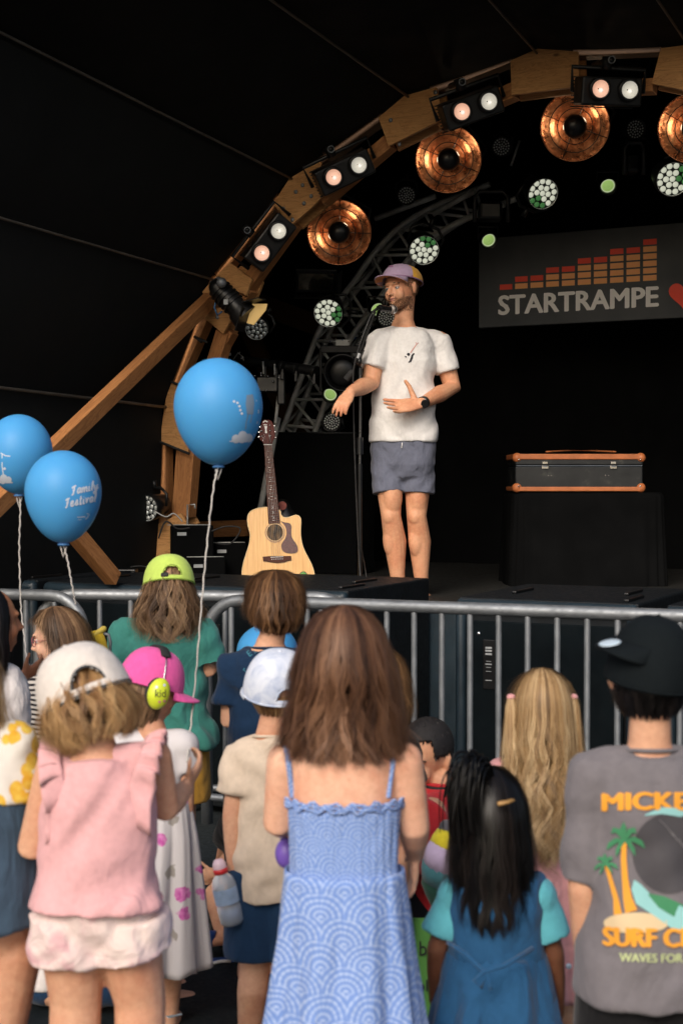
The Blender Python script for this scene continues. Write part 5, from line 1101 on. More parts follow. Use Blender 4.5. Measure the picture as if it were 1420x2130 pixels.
# ================= balloons
M['balloon'] = None
t_ = NT('balloon_blue'); lw = t_.n.new('ShaderNodeLayerWeight'); lw.inputs[0].default_value = .3
M['balloon'] = t_.set(base=lin(74, 154, 212), rough=.48, sss=.25, spec=.3); t_.b.inputs['Subsurface Radius'].default_value = (.02, .05, .1)
M['balknot'] = plain('balloon_neck', lin(84, 140, 200), .4, var=.1)
t_ = NT('string_white'); M['string'] = plain('balloon_string', (.55, .52, .48, 1), .8)
M['bprint'] = plain('balloon_print', lin(206, 214, 226), .5, var=.04); M['bgrey'] = plain('balloon_grey', lin(120, 140, 160), .6, var=.05)
def balloon(label, px, py, rpx, hpx, D, ybot, strpts, tilt=0):
    k = D / FPX; c = P(px, py, D); r = rpx * k; top = (py - hpx[0]) ; dn = (hpx[1] - py) * k; up = (py - hpx[0]) * k
    o = empty('balloon', P(px, hpx[1], D), None, label, 'balloon', 'blue balloons on strings'); V = []; F = []; na, ne = 64, 40
    for j in range(ne + 1):
        th = math.pi * j / ne
        z = math.cos(th); rr = math.sin(th)
        if z < 0: zz = z * dn; rr = (rr ** 1.0) * (1 - .10 * (-z) ** 1.5); 
        else: zz = z * up
        if j == ne: rr = .03
        for i in range(na): a = 2 * math.pi * i / na; V.append((rr * r * math.cos(a), rr * r * math.sin(a), zz))
    for j in range(ne):
        for i in range(na): i2 = (i + 1) % na; F.append((j * na + i, (j + 1) * na + i, (j + 1) * na + i2, j * na + i2))
    mt = Matrix.Translation(c) @ Matrix.Rotation(tilt, 4, 'Y')
    bo = mk('balloon_skin', [xf((np.array(V), F), mt)], M['balloon'], o)
    bot = mt @ Vector((0, 0, -dn)); mk('neck_knot', [cyl(bot + Vector((0, 0, .008)), bot + Vector((0, 0, -.006)), .012, 16, .017), tube([list(bot + Vector((.016 * math.cos(a), .016 * math.sin(a), -.004))) for a in np.linspace(0, 6.28, 17)[:-1]], .0035, 6, True)], M['balknot'], o)
    sp = [bot + Vector((0, 0, -.004))] + [P(*q) for q in strpts]
    pts = smoothpath(sp, 8); pts = [p + Vector((.0016 * math.sin(i * 2.3), 0, 0)) for i, p in enumerate(pts)]
    mk('string', [tube([list(p) for p in pts], .0026, 6)], M['string'], o)
    mk('string_loop', [tube([list(bot + Vector((-.009, 0, -.01))), list(bot + Vector((-.001, 0, -.045))), list(bot + Vector((.010, 0, -.01)))], .0024, 6)], M['string'], o)
    A = np.array(mt); V2 = np.array(V) @ A[:3, :3].T + A[:3, 3]; return o, BVHTree.FromPolygons([tuple(v) for v in V2], F)
def bprint(o, bvh_, parts2, mat, name='print', D0=3.0, off=.0012):
    class X: r = o
    return proj_px(parts2, mat, X, bvh_, D0, off, name)
b1, v1 = balloon('big blue balloon with a white cloud print, highest of the balloons', 454, 846, 92, (745, 968), 4.55, 0, [(445, 1010, 4.5), (432, 1120, 4.45), (420, 1250, 4.42), (408, 1400, 4.4), (396, 1520, 4.3), (389, 1585, 4.22)])
pdisc = lambda x, y, r: poly2d([(x + r * math.cos(t_), y + r * math.sin(t_)) for t_ in np.linspace(0, 6.2832, 17)[:-1]], 3)
cloudp = lambda x, y, s_: [pdisc(x - 14 * s_, y - 4 * s_, 9 * s_), pdisc(x, y - 11 * s_, 9.5 * s_), pdisc(x + 12 * s_, y - 6 * s_, 9 * s_), pdisc(x - 2 * s_, y - 3 * s_, 8 * s_), rb([(x - 28 * s_, y + 1.5 * s_), (x - 12 * s_, y - 1 * s_), (x + 8 * s_, y - 1 * s_), (x + 24 * s_, y + 1.5 * s_)], [1, 8 * s_, 8 * s_, 2])]
bprint(b1, v1, cloudp(505, 917, 1.0), M['bprint'], 'cloud_print')
bprint(b1, v1, [rb([(528, 905), (535, 880), (538, 855), (533, 832)], 2.0)] + [disc2(*p, 2.6) for p in ((487, 835), (494, 838), (498, 845), (500, 853), (503, 860))], M['bprint'], 'curl_print')
bprint(b1, v1, [poly2d([(513, 822), (526, 820), (529, 836), (527, 862), (514, 862), (511, 840)], 3), rb([(516, 862), (512, 880), (511, 893)], 2), rb([(524, 862), (521, 880)], 2)], M['bgrey'], 'grey_print')
b2, v2 = balloon('blue balloon printed with the words Family Festival', 132, 1022, 79, (937, 1130), 4.6, 0, [(141, 1165, 4.6), (150, 1215, 4.6), (158, 1258, 4.62)])
b3, v3 = balloon('blue balloon at the left edge, partly behind another one', 40, 940, 69, (862, 1028), 5.0, 0, [(43, 1060, 5.0), (41, 1130, 5.0), (42, 1200, 5.0), (45, 1270, 5.0), (52, 1330, 4.9), (57, 1385, 4.8)])
bprint(b3, v3, cloudp(8, 1003, .8), M['bprint'], 'cloud_print'); bprint(b3, v3, [rb([(2, 942), (12, 948), (22, 949)], 2.2), rb([(5, 945), (5, 970), (8, 990)], 2.2), disc2(10, 975, 3)], M['bprint'], 'curl_print')
# script lettering, drawn as strokes (unit boxes, x right, y down) from the photograph's hand
ST = {'F': [[(.75, .05), (.2, .1), (.0, .25)], [(.45, .1), (.4, .6), (.25, .95), (.05, .9)], [(.15, .5), (.6, .45)]], 'a': [[(.75, .45), (.4, .38), (.15, .65), (.35, .92), (.7, .7), (.78, .42), (.75, .8), (.95, .9)]],
      'm': [[(.0, .5), (.1, .45), (.1, .95), (.15, .6), (.35, .42), (.45, .6), (.45, .95), (.5, .6), (.72, .42), (.82, .6), (.82, .9), (1, .88)]], 'i': [[(.4, .42), (.4, .85), (.6, .92), (.8, .85)], [(.4, .2), (.42, .24)]],
      'l': [[(.3, .85), (.6, .4), (.6, .02), (.4, .05), (.35, .5), (.4, .88), (.7, .9)]], 'y': [[(.1, .42), (.15, .8), (.45, .88), (.7, .45), (.65, 1.0), (.35, 1.35), (.1, 1.2), (.6, .95), (1., .8)]],
      'e': [[(.1, .72), (.6, .6), (.5, .38), (.2, .5), (.18, .8), (.5, .95), (.85, .8)]], 's': [[(.1, .85), (.5, .35), (.65, .7), (.5, .92), (.2, .85)], [(.6, .9), (.9, .8)]], 't': [[(.4, .05), (.38, .8), (.55, .93), (.8, .82)], [(.1, .35), (.75, .3)]],
      'v': [[(.05, .45), (.2, .42), (.38, .9), (.65, .42), (.9, .5)]]}
def script(word, x0, y0, x1, y1, sz, w_):
    out = []; n = len(word); 
    wid = [{'m': 1.35, 'i': .6, 'l': .65, 'F': 1.1, 't': .75}.get(c, 1.0) for c in word]; tot = sum(wid); acc = 0
    for ch_, wv in zip(word, wid):
        for stx in ST[ch_]:
            p3 = [Vector((x, y, 0)) for x, y in stx]; p3 = smoothpath(p3, 4) if len(p3) > 2 else p3; pts = []
            for v in p3: u_ = (acc + v.x * wv) / tot; pts.append((x0 + (x1 - x0) * u_ - (v.y - .5) * sz * .12, y0 + (y1 - y0) * u_ + (v.y - 1) * sz))
            out.append(rb(pts, w_))
        acc += wv
    return out
bprint(b2, v2, script('Family', 150, 1031, 206, 1018, 20, 2.9), M['bprint'], 'lettering'); bprint(b2, v2, script('Festival', 137, 1057, 202, 1044, 20, 2.9), M['bprint'], 'lettering')
bprint(b2, v2, [rb([(181, 1068), (186, 1070), (183, 1076), (178, 1080)], 1.6), rb([(161, 1076), (178, 1075)], 1.8), rb([(162, 1081), (170, 1081)], .8)], M['bprint'], 'small_print')
# ================= the children (all stand on the ground, most with their backs to the camera)
def kid(label, px, D, ytop, hh=.20, sk='warm', **k): return Fig(label, px, D, ytop, hh, k.pop('yaw', 0), SK[sk], **k)
def zpx(py, D): return P(710, py, D).z
def sleeve(f, e, frac, r0=.05, r1=.062, drop=.0, inner=.25):
    r0 = max(r0, .031 * f.h + .012)
    a, b = f.J['sh' + e], f.J['el' + e]; p = a + (b - a) * frac; n_ = f.J['neck'].copy(); n_[2] = a[2] + .008
    return [sweep([a * (1 - inner * 1.6) + n_ * inner * 1.6, a, a * .5 + p * .5, p], [r0 * .8, r0, (r0 + r1) / 2, r1], [r0 * .75, r0 * .95, (r0 + r1) / 2 * .92, r1 * .9], n=20, cap='flat')]
def tee(f, mat, hem_px, sl=.62, off=.014, flare=.01, r=(.046, .06), amp=.003, seed=1, neck=.012, voxel=.008, arms='LR', name='tshirt', sc=.8, squash=1.0):
    zh = zpx(hem_px, f.D) + f.drop
    amp *= 1.7; sc *= 1.5
    parts = [f.torso(zh, f.tz[-1] - neck, off=off, hold=True, flare=flare, cap='flat', n=16, squash=squash), yoke(f, r[0] * .93)]
    for e in arms: parts += sleeve(f, e, sl, *r)
    o = f.cloth(name, parts, mat, voxel, 2, amp, seed, sc=sc, dirv=(.55, .1, 1))
    c = f.J['neck']; k = f.h
    mk('collar', [tube([c + np.array([.042 * k * math.cos(a), .038 * k * math.sin(a), .004 * k - .006 * math.sin(a)]) for a in np.linspace(0, 2 * math.pi, 29)[:-1]], .0042, 8, True)], mat, f.r, local=True)
    return o
def stdbody(f, voxel=.0065, hands=True, feet=True, face=False, legs=True, arms='LR', extra=[]):
    parts = [f.torso()] + f.head(1, True)
    for e in arms:
        parts += f.arm(e)
        if hands: parts += f.hand(e, nrm=(1 if e == 'L' else -1, 0, 0), thumb=-1 if e == 'L' else -1)
    if legs:
        for e in 'LR': parts += f.leg(e) + (f.foot(e) if feet else [])
    f.body(parts + extra, voxel, 3)
def sandals(f, mat):
    for e in 'LR':
        c = f.J['an' + e]; h = f.h
        mk('sandal', [sweep([c + np.array([0, -.04 * h, -.038 * h]), c + np.array([0, .03 * h, -.038 * h]), c + np.array([0, .095 * h, -.038 * h])], [.027 * h, .030 * h, .026 * h], [.008 * h] * 3, n=14), sweep([c + np.array([-.028 * h, 0, 0]), c + np.array([0, -.028 * h, .004]), c + np.array([.028 * h, 0, 0])], .006 * h, .003 * h, n=8)], mat, f.r, local=True)
def under(f, z0=.0):
    k = f.hh / .235; return [(.117 * k, .002, .002, .002), (.110 * k, .042 * k, .052 * k, .04 * k), (.090 * k, .063 * k, .080 * k, .06 * k), (.056 * k, .080 * k, .100 * k, .07 * k), (.018 * k, .085 * k, .106 * k, .07 * k)]
# ---- the girl in the patterned blue dress, nearest the camera
def dressmat(name='blue_wave_print', small=False):
    t = NT(name); sep = t.n.new('ShaderNodeSeparateXYZ'); t.link(t.tc.outputs['Object'], sep.inputs[0])
    wob = t.noise(5, 2); wob2 = t.noise(7, 2, vec=t.map((1, 1, 1), (4, 2, 1)))
    X = t.math('ADD', sep.outputs[0], t.math('MULTIPLY', t.math('SUBTRACT', wob, .5), .035)); Zc = t.math('ADD', sep.outputs[2], t.math('MULTIPLY', t.math('SUBTRACT', wob2, .5), .03))
    w_ = .094 if not small else .062; h_ = .050 if not small else .034; R = w_ * .5
    xs = t.math('DIVIDE', X, w_); zs = t.math('DIVIDE', Zc, h_); r0 = t.math('FLOOR', zs)
    def cand(k):
        r = t.math('SUBTRACT', r0, float(k)); par_ = t.math('MULTIPLY', t.math('FLOORED_MODULO', r, 2.0), .5)
        xr = t.math('SUBTRACT', xs, par_); fx = t.math('MULTIPLY', t.math('SUBTRACT', xr, t.math('ROUND', xr)), w_); fz = t.math('MULTIPLY', t.math('SUBTRACT', zs, r), h_)
        dd = t.math('SQRT', t.math('ADD', t.math('MULTIPLY', fx, fx), t.math('MULTIPLY', fz, fz))); an = t.math('ARCTAN2', fx, fz); return dd, an
    d0, a0 = cand(0); d1, a1 = cand(1); use = t.math('LESS_THAN', d1, R * 1.02)
    mixf = lambda a, b: t.math('ADD', t.math('MULTIPLY', use, b), t.math('MULTIPLY', t.math('SUBTRACT', 1.0, use), a))
    d = mixf(d0, d1); a = mixf(a0, a1)
    ringn = t.math('MULTIPLY', d, 4.0 / R); rings = t.math('SINE', t.math('MULTIPLY', ringn, 6.283)); dots = t.math('SINE', t.math('MULTIPLY', a, 20.0))
    body_ = t.math('ADD', t.math('MULTIPLY', rings, .8), t.math('MULTIPLY', dots, .35))
    ctr = t.math('LESS_THAN', d, R * .13); v = t.math('MAXIMUM', body_, ctr)
    col = t.ramp(t.math('ADD', t.math('MULTIPLY', v, .5), .5), [(.40, lin(86, 124, 194)), (.80, lin(168, 186, 220))])
    col = t.mix(t.ramp(t.noise(4, 3), [(.3, (.0,) * 3), (.75, (.28,) * 3)]), col, lin(90, 130, 200))
    b = t.bump(t.noise(10, 3, .5, t.map((1.2, 1, .35)), 1.0), .5, .03); t.bump(t.noise(400, 2), .2, .001, b)
    return t.set(base=col, rough=.85, sheen=.1, spec=.2)
M['dress'] = dressmat(); M['smock'] = dressmat('blue_smocked_print', True)
f = kid('girl with long brown hair in a blue wave print sundress, nearest in the middle', 716, 3.05, 1266, .205, 'fair', sh=.795, wide=1.0)
f.J['elL'] = f.L(578, 1712, .03); f.J['wrL'] = f.L(598, 1716, .17); f.J['elR'] = f.L(862, 1722, .03); f.J['wrR'] = f.L(862, 1775, .12)
f.J['shL'] = f.L(592, 1582); f.J['shR'] = f.L(842, 1582); f.handdir = {'L': (.2, .5, -1), 'R': (.0, .3, -1)}
stdbody(f)
V, F, N = fuse([f.torso(.50 * f.h, zpx(1672, f.D), off=.007, cap='flat', g=1.04)], .006, 4)
zz = V[:, 2]; tp = zpx(1668, f.D); V[:, 2] += np.where(zz > tp - .03, .004 * np.sin(V[:, 0] * 160), 0); V = V + N * (.0004 * np.sin(zz * 330 + .6 * np.sin(V[:, 0] * 60)))[:, None] + N * (.0012 * np.sin(V[:, 0] * 420))[:, None]
mk('smocked_bodice', (V, F), M['smock'], f.r, local=True); f.last = (V, F); bvd = f.bvh()
z1_, z2_ = zpx(1835, f.D), zpx(2130, f.D); s1, s2 = f.ring(z1_, .013, 1.04), None
skirt(f, 'dress_skirt', [(z1_ + .03, s1[1] - .001, s1[2] - .001, 0, 0), (z1_ - .005, s1[1] + .003, s1[2] + .004, 0, 0), (z1_ - .05, s1[1] + .009, s1[2] + .014, 0, 0), (zpx(1960, f.D), .143, .115, 0, 0), (z2_, .168, .150, 0, 0), (z2_ - .14, .205, .17, 0, 0)], M['dress'], 9, .013, 3)
rf = []
c, a_, b_ = f.ring(zpx(1660, f.D), .009, 1.04)
for k in range(3):
    rf.append(tube([(c[0] + (a_ + .002) * math.cos(a), c[1] + (b_ + .002) * math.sin(a), zpx(1658, f.D) + .004 * math.sin(a * 17 + k) + .003 * math.sin(a * 29) - k * .006) for a in np.linspace(0, 2 * math.pi, 97)[:-1]], .0035, 6, True))
mk('frill', rf, M['smock'], f.r, local=True)
bb = None
def surf_path(f, pts, r, mat, name, D0=None, flat=True, off=.001):
    A = np.array(f.M); V2 = f.bodyV @ A[:3, :3].T + A[:3, 3]
    if not hasattr(f, 'bb'): f.bb = BVHTree.FromPolygons([tuple(v) for v in V2], [tuple(p.vertices) for p in f.bo.data.polygons])
    out = []
    for x, y in pts:
        o_ = P(x, y, D0 or f.D - .5); d_ = (o_ - Vector((0, 0, CAMH))).normalized(); h_ = f.bb.ray_cast(o_, d_)
        if h_[0] is not None: out.append(A3(f.Mi @ (h_[0] - d_ * off)))
    if len(out) > 2: return mk(name, [sweep(out, r, r * .4, side=(1, 0, 0), n=8)], mat, f.r, local=True)
surf_path(f, [(594 + 14 * (i / 9) ** .8, 1550 + 12 * i) for i in range(10)], .0062, M['smock'], 'strap')
surf_path(f, [(824 - 18 * (i / 9) ** .8, 1545 + 12.5 * i) for i in range(10)], .0062, M['smock'], 'strap')
for w_, o_ in (('R', .0),):
    a = f.J['wrR']; b = f.J['elR']; d = unit(b - a)
    mk('bracelet', [tube([a + d * .018 + np.array([.020 * math.cos(t_), .020 * math.sin(t_), .004 * math.sin(3 * t_)]) for t_ in np.linspace(0, 6.28, 19)[:-1]], .0028, 6, True)], M['rubber'], f.r, local=True)
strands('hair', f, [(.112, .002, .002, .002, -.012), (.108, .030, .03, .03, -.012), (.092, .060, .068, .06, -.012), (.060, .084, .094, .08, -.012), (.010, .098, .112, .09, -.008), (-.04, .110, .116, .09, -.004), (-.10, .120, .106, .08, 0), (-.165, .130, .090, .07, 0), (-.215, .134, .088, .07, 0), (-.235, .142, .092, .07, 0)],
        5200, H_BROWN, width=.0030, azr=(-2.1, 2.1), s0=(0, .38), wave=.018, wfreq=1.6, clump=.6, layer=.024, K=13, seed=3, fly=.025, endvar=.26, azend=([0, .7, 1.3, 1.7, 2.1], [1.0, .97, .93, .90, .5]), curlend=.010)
strands('hair_tips', f, [(-.06, .112, .108, .08, 0), (-.14, .126, .098, .07, 0), (-.19, .140, .096, .07, 0), (-.215, .158, .10, .07, 0)], 500, H_BROWN, width=.004, azr=(-1.7, 1.7), s0=(0, .4), wave=.014, clump=.8, layer=.02, K=12, seed=8, shell=False, endvar=.35)

# ---- the girl with the beige cap and pink frilled top
M['beige'] = fabric('beige_cap', lin(214, 206, 198), .06, .3); M['pink'] = fabric('pink_top', lin(216, 166, 168), .06, .6, fscale=7)
t = NT('pink_tie_dye'); M['dye'] = t.set(base=t.ramp(t.noise(9, 4, .6, dist=1.2), [(.35, lin(232, 214, 206)), (.55, lin(224, 200, 196)), (.72, lin(206, 150, 160))]), rough=.9); t.bump(t.noise(14, 3, dist=1.0), .5, .02)
hr = ry_(R_(-22)) @ rx_(R_(-26)) @ rz(R_(8))
f = kid('girl in a pink frilled top and pale tie dye shorts with a beige cap', 200, 3.05, 1352, .205, 'warm', sh=.815, wide=1.06, tw=.94, cz=.665, headR=hr, headoff=(-.030, .035, -.012))
f.J['shL'] = f.L(112, 1590); f.J['shR'] = f.L(322, 1572); f.J['elL'] = f.L(66, 1765, .0); f.J['wrL'] = f.L(92, 1720, .17); f.J['elR'] = f.L(345, 1682, .05); f.J['wrR'] = f.L(386, 1640, .19)
f.J['hipL'] = f.L(150, 1925); f.J['hipR'] = f.L(262, 1925); f.J['knL'] = f.L(158, 2085, .01); f.J['knR'] = f.L(292, 2085, .02); f.J['anL'] = f.L(165, 2420); f.J['anR'] = f.L(310, 2420)
f.J['anL'][2] = f.J['anR'][2] = .05; f.J['anL'][0] = -.06; f.J['anR'][0] = .09; f.handdir = {'L': (.6, .6, .3), 'R': (.45, .35, .75)}
parts = [f.torso()] + f.head(1, True) + f.arm('L') + f.arm('R') + f.hand('L') + f.hand('R', curl=.75, nrm=(-.6, .2, .5), thumb=-1)
for e in 'LR': parts += f.leg(e, r=(.056, .043, .041, .024)) + f.foot(e)
f.body(parts, .0065)
zh = zpx(1876, f.D)
f.cloth('top', [f.torso(zh, f.tz[-1] - .018, off=.013, hold=True, flare=.020, cap='flat', n=16), sweep([f.J['shL'] + np.array([.015, 0, -.0]), f.J['neck'] + np.array([0, 0, -.026]), f.J['shR'] + np.array([-.015, 0, 0])], [.038, .036, .038], [.034, .04, .034], side=(0, 1, 0), n=18)], M['pink'], .006, 2, .0062, 12, sc=.95, dirv=(-.7, .1, 1))
for e, sg in (('L', -1), ('R', 1)):                     # the frills round the armholes
    s = f.J['sh' + e]; Vf = []; Ff = []; na = 60; nr_ = 7
    for i in range(na + 1):
        a = -.30 + 3.7 * i / na                          # from the low back over the shoulder to the front
        base = s + np.array([-sg * (.018 + .02 * (1 - math.sin(min(max(a, 0), math.pi)))), -.062 * math.cos(a), -.030 + .070 * math.sin(a)]) if a > 0 else s + np.array([-sg * (.045), -.060, -.03 + a * .35])
        nrm = unit(np.array([sg * .9, -.25 * math.cos(a), .55 * max(math.sin(a), -.2)]))
        for j in range(nr_): v = j / (nr_ - 1); wv = .010 * v * math.sin(i * 1.05) + .005 * v * math.sin(i * 2.3 + 1); Vf.append(base + nrm * (.050 * v) + np.array([0, -.25 * wv, -.018 * v * v + wv]) + np.cross(nrm, (0, 0, 1)) * wv)
    for i in range(na):
        for j in range(nr_ - 1): q = i * nr_ + j; Ff.append((q, q + nr_, q + nr_ + 1, q + 1))
    mk('frill', (np.array(Vf), Ff), M['pink'], f.r, local=True, solid=.003)
zs_ = zpx(1990, f.D)
f.cloth('shorts', [f.torso(f.cz, zh + .03, off=.014, cap='flat')] + f.leg('L', .016, zs_, .010, r=(.058, .043, .041, .024)) + f.leg('R', .016, zs_ + .012, .010, r=(.058, .043, .041, .024)), M['dye'], .006, 2, .0045, 4, sc=1.5, dirv=(.2, .2, 1))
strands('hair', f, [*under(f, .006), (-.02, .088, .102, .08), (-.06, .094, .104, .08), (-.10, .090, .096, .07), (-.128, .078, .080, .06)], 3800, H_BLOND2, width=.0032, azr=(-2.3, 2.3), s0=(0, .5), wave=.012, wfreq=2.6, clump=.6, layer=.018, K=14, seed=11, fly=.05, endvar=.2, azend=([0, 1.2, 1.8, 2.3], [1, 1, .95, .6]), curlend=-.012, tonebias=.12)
cap(f, M['beige'], k=f.hh / .235 * 1.07, yaw=R_(14), tilt=R_(13), roll=R_(-8), z0=-.004, h_=.112, sx=1.08, brim=.07, opening=True, rimmat=plain('cap_lining_dark', (.05, .055, .06, 1), .8))

# ---- the boy with the dark cap and printed grey tee
M['greytee'] = fabric('grey_tee', lin(112, 108, 112), .07, .6, fscale=7); M['navycap'] = fabric('dark_cap', lin(15, 21, 24), .1, .25, sheen=0); M['bshorts'] = fabric('black_shorts', lin(20, 20, 22), .2, .5)
f = kid('boy in a grey palm beach print tee and dark cap at the right', 1352, 2.95, 1296, .21, 'warm', sh=.795, wide=1.16, tw=.82)
f.J['shL'] = f.L(1232, 1608); f.J['elL'] = f.L(1212, 1850, .0); f.J['wrL'] = f.L(1222, 2040, .06); f.J['shR'] = f.L(1472, 1608); f.J['elR'] = f.L(1500, 1840); f.J['wrR'] = f.L(1500, 2030, .05)
stdbody(f)
tee(f, M['greytee'], 2068, .93, .020, .030, (.052, .050), .003, 22, sc=.6, name='tshirt', neck=.018); bv = f.bvh()
M['porange'] = plain('print_orange_tee', lin(222, 152, 46), .85, var=.1); M['pgreen'] = plain('print_green', lin(60, 128, 88), .85, var=.15); M['psand'] = plain('print_sand', lin(206, 184, 146), .85, var=.06); M['psea'] = plain('print_sea', lin(140, 192, 192), .85, var=.06); M['pcream'] = plain('print_cream', lin(196, 208, 150), .85); M['pcharc'] = plain('print_charcoal', lin(66, 64, 68), .85, var=.2)
def tpx(word, x0, x1, y0, y1, bold, step=6, wob=0, shear=0):
    V, F = text2d(word, 60, 0, step); lo, hi = V.min(0), V.max(0); V[:, 0] = x0 + (V[:, 0] - lo[0]) / (hi[0] - lo[0]) * (x1 - x0); V[:, 1] = y1 - (V[:, 1] - lo[1]) / (hi[1] - lo[1]) * (y1 - y0); V[:, 1] += wob * ((V[:, 0] - (x0 + x1) / 2) / (x1 - x0) * 2) ** 2; return V, [q[::-1] for q in F]
PX = lambda parts2, mat, off=.003, n='print': proj_px(parts2, mat, f, bv, 2.4, off, n)
PX([tpx('MICKEY', 1252 + dx, 1468 + dx, 1648 + dy, 1684 + dy, 0, wob=3) for dx, dy in ((0, 0), (2.5, 0), (-2.5, 0), (1, 1.5), (-1, -1.5), (4.5, 0))], M['porange'], n='lettering'); PX([tpx('SURF CLUB', 1254 + dx, 1500 + dx, 1932 + dy, 1970 + dy, 0, wob=-4) for dx, dy in ((0, 0), (2.5, 0), (-2.5, 0), (1, 1.5), (-1, -1.5), (4.5, 0))], M['porange'], .006, n='lettering')
PX([tpx('WAVES FOR SUN', 1287 + dx, 1470 + dx, 1984, 2002, 0, wob=-2) for dx in (0, 1.2)], M['pcream'], .0045, n='lettering')
el = lambda x, y, a, b, n=28: poly2d([(x + a * math.cos(t_), y + b * math.sin(t_)) for t_ in np.linspace(0, 2 * math.pi, n + 1)[:-1]], 9)
PX([el(1392, 1775, 78, 84)], M['pcharc'], .0022)
PX([rb([(1340, 1696), (1375, 1686), (1415, 1690), (1450, 1702)], [2, 14, 18, 8]), poly2d([(1318, 1830), (1332, 1840), (1360, 1868), (1400, 1880), (1450, 1895), (1450, 1935), (1400, 1934), (1360, 1905), (1322, 1880), (1312, 1850)], 9)], M['psea'], .0034)
PX([rb([(1348, 1860), (1375, 1876), (1405, 1892), (1440, 1900)], [3, 26, 30, 16])], M['pgreen'], .0046)
PX([el(1322, 1920, 68, 22)], M['psand'], .0036)
tr_ = [rb([(1297, 1752), (1296, 1790), (1299, 1830), (1304, 1868), (1312, 1896)], [10, 12, 13, 18, 26]), rb([(1260, 1800), (1270, 1835), (1280, 1870), (1284, 1902)], [8, 9, 11, 17])]
PX(tr_, M['porange'], .005)
fr = []
for cx_, cy_, s_ in ((1298, 1748, 1.0), (1258, 1798, .62)):
    for dx, dy, w_ in ((-38, 14, 11), (-28, -20, 12), (-6, -34, 12), (24, -20, 13), (42, 10, 12), (-18, 28, 9), (22, 26, 9)):
        fr.append(rb([(cx_, cy_), (cx_ + dx * .45 * s_, cy_ + (dy * .55 - 8) * s_), (cx_ + dx * .8 * s_, cy_ + (dy * .9 - 4) * s_), (cx_ + dx * s_, cy_ + (dy + 6) * s_)], [4 * s_, w_ * s_, w_ * .9 * s_, 1]))
PX(fr, M['pgreen'], .0055)
PX([rb([(1430 - 60 + i * 14, 1705 + 13 * i), (1448 - 62 + i * 10, 1720 + 13 * i), (1400 + i * 10, 1740 + 9 * i)], 1.2) for i in range(5)], plain('print_grey_line', lin(120, 118, 120), .8), .0042)
mk('shorts', None or fuse([f.torso(.455 * f.h, zpx(2030, f.D), off=.016, cap='flat')] + f.leg('L', .022, .40, .02) + f.leg('R', .022, .40, .02), .009, 3)[:2], M['bshorts'], f.r, local=True)
strands('hair', f, [*under(f, -.01), (-.035, .078, .092, .06), (-.07, .066, .076, .05), (-.092, .05, .062, .04)], 1500, H_BLACK, width=.003, azr=(-1.75, 1.75), s0=(.3, .85), ln=(.12, .25), wave=.002, layer=.008, K=7, seed=5, fly=.01)
M['capgrey'] = plain('sticker_silver', lin(196, 214, 226), .35, var=.05)
_, br, tf, dom = cap(f, M['navycap'], tilt=R_(5), roll=R_(8), z0=-.022, h_=.116, sx=.98, brim=.060, brimdrop=.030, opening=False, brimw=.85, brim_yaw=R_(112), brimup=.010, brim_e=.42)
bvv = np.array([v.co[:] for v in br.data.vertices]); cc = bvv[12 * 9 + 5]; cn = bvv[12 * 9 + 6] - bvv[12 * 9 + 3]; 
mk('sticker', [ell(cc + np.array([0, 0, .005]), (.026, .022, .002), f.headR @ ry_(R_(8)) @ rz(R_(112)) @ rx_(R_(-22)), 24, 6)], M['capgrey'], f.r, local=True)

# ---- small girl with long black hair, denim dress
M['denim'] = fabric('denim_dress', lin(38, 82, 122), .18, .7, fscale=10); M['aqua'] = fabric('aqua_tee', lin(92, 172, 186), .06, .5)
f = kid('small girl with long black hair in a blue dress over an aqua tee', 1032, 3.3, 1600, .20, 'brown', sh=.745, wide=1.15, tw=1.05, headoff=(-.01, .0, 0))
f.J['elL'] = f.L(908, 1975, .0); f.J['elR'] = f.L(1152, 1985, .0); f.J['wrL'] = f.L(905, 2085, .06); f.J['wrR'] = f.L(1160, 2110, .05); f.J['shL'] = f.L(948, 1862); f.J['shR'] = f.L(1118, 1862)
stdbody(f)
f.cloth('aqua_sleeves', [f.torso(.55 * f.h, f.tz[-1] - .012, off=.008, cap='flat')] + sleeve(f, 'L', .72, .040, .052) + sleeve(f, 'R', .72, .040, .052) + [yoke(f)], M['aqua'], .007, 4, .003, 2, sc=.9)
z1_, z2_ = zpx(1985, f.D), zpx(2130, f.D)
f.cloth('dress_bodice', [f.torso(zpx(1990, f.D), f.tz[-1] - .035, off=.026, cap='flat', hold=False), sweep([f.L(968, 1850, -.03), f.L(955, 1835, 0)], .03, n=10), sweep([f.L(1098, 1850, -.03), f.L(1112, 1835, 0)], .03, n=10)], M['denim'], .007, 4, .0025, 3, sc=.9)
s1 = f.ring(z1_, .024)
skirt(f, 'dress_skirt', [(z1_ + .01, s1[1], s1[2], 0, 0), (z1_ - .02, s1[1] + .01, s1[2] + .012, 0, 0), (z2_, .150, .125, 0, 0), (z2_ - .15, .19, .16, 0, 0)], M['denim'], 8, .015, 5)
f.last = (f.last[0], f.last[1])
mk('tie', [tube([list(f.L(*q)) for q in ((930, 1960, -.115), (968, 1985, -.155), (1005, 2022, -.17), (1050, 2008, -.165), (1108, 1972, -.125))], .005, 8), tube([list(f.L(*q)) for q in ((1005, 2022, -.175), (985, 2040, -.18), (1000, 2056, -.185), (1012, 2026, -.175), (1020, 2060, -.19))], .004, 8)], M['denim'], f.r, local=True)
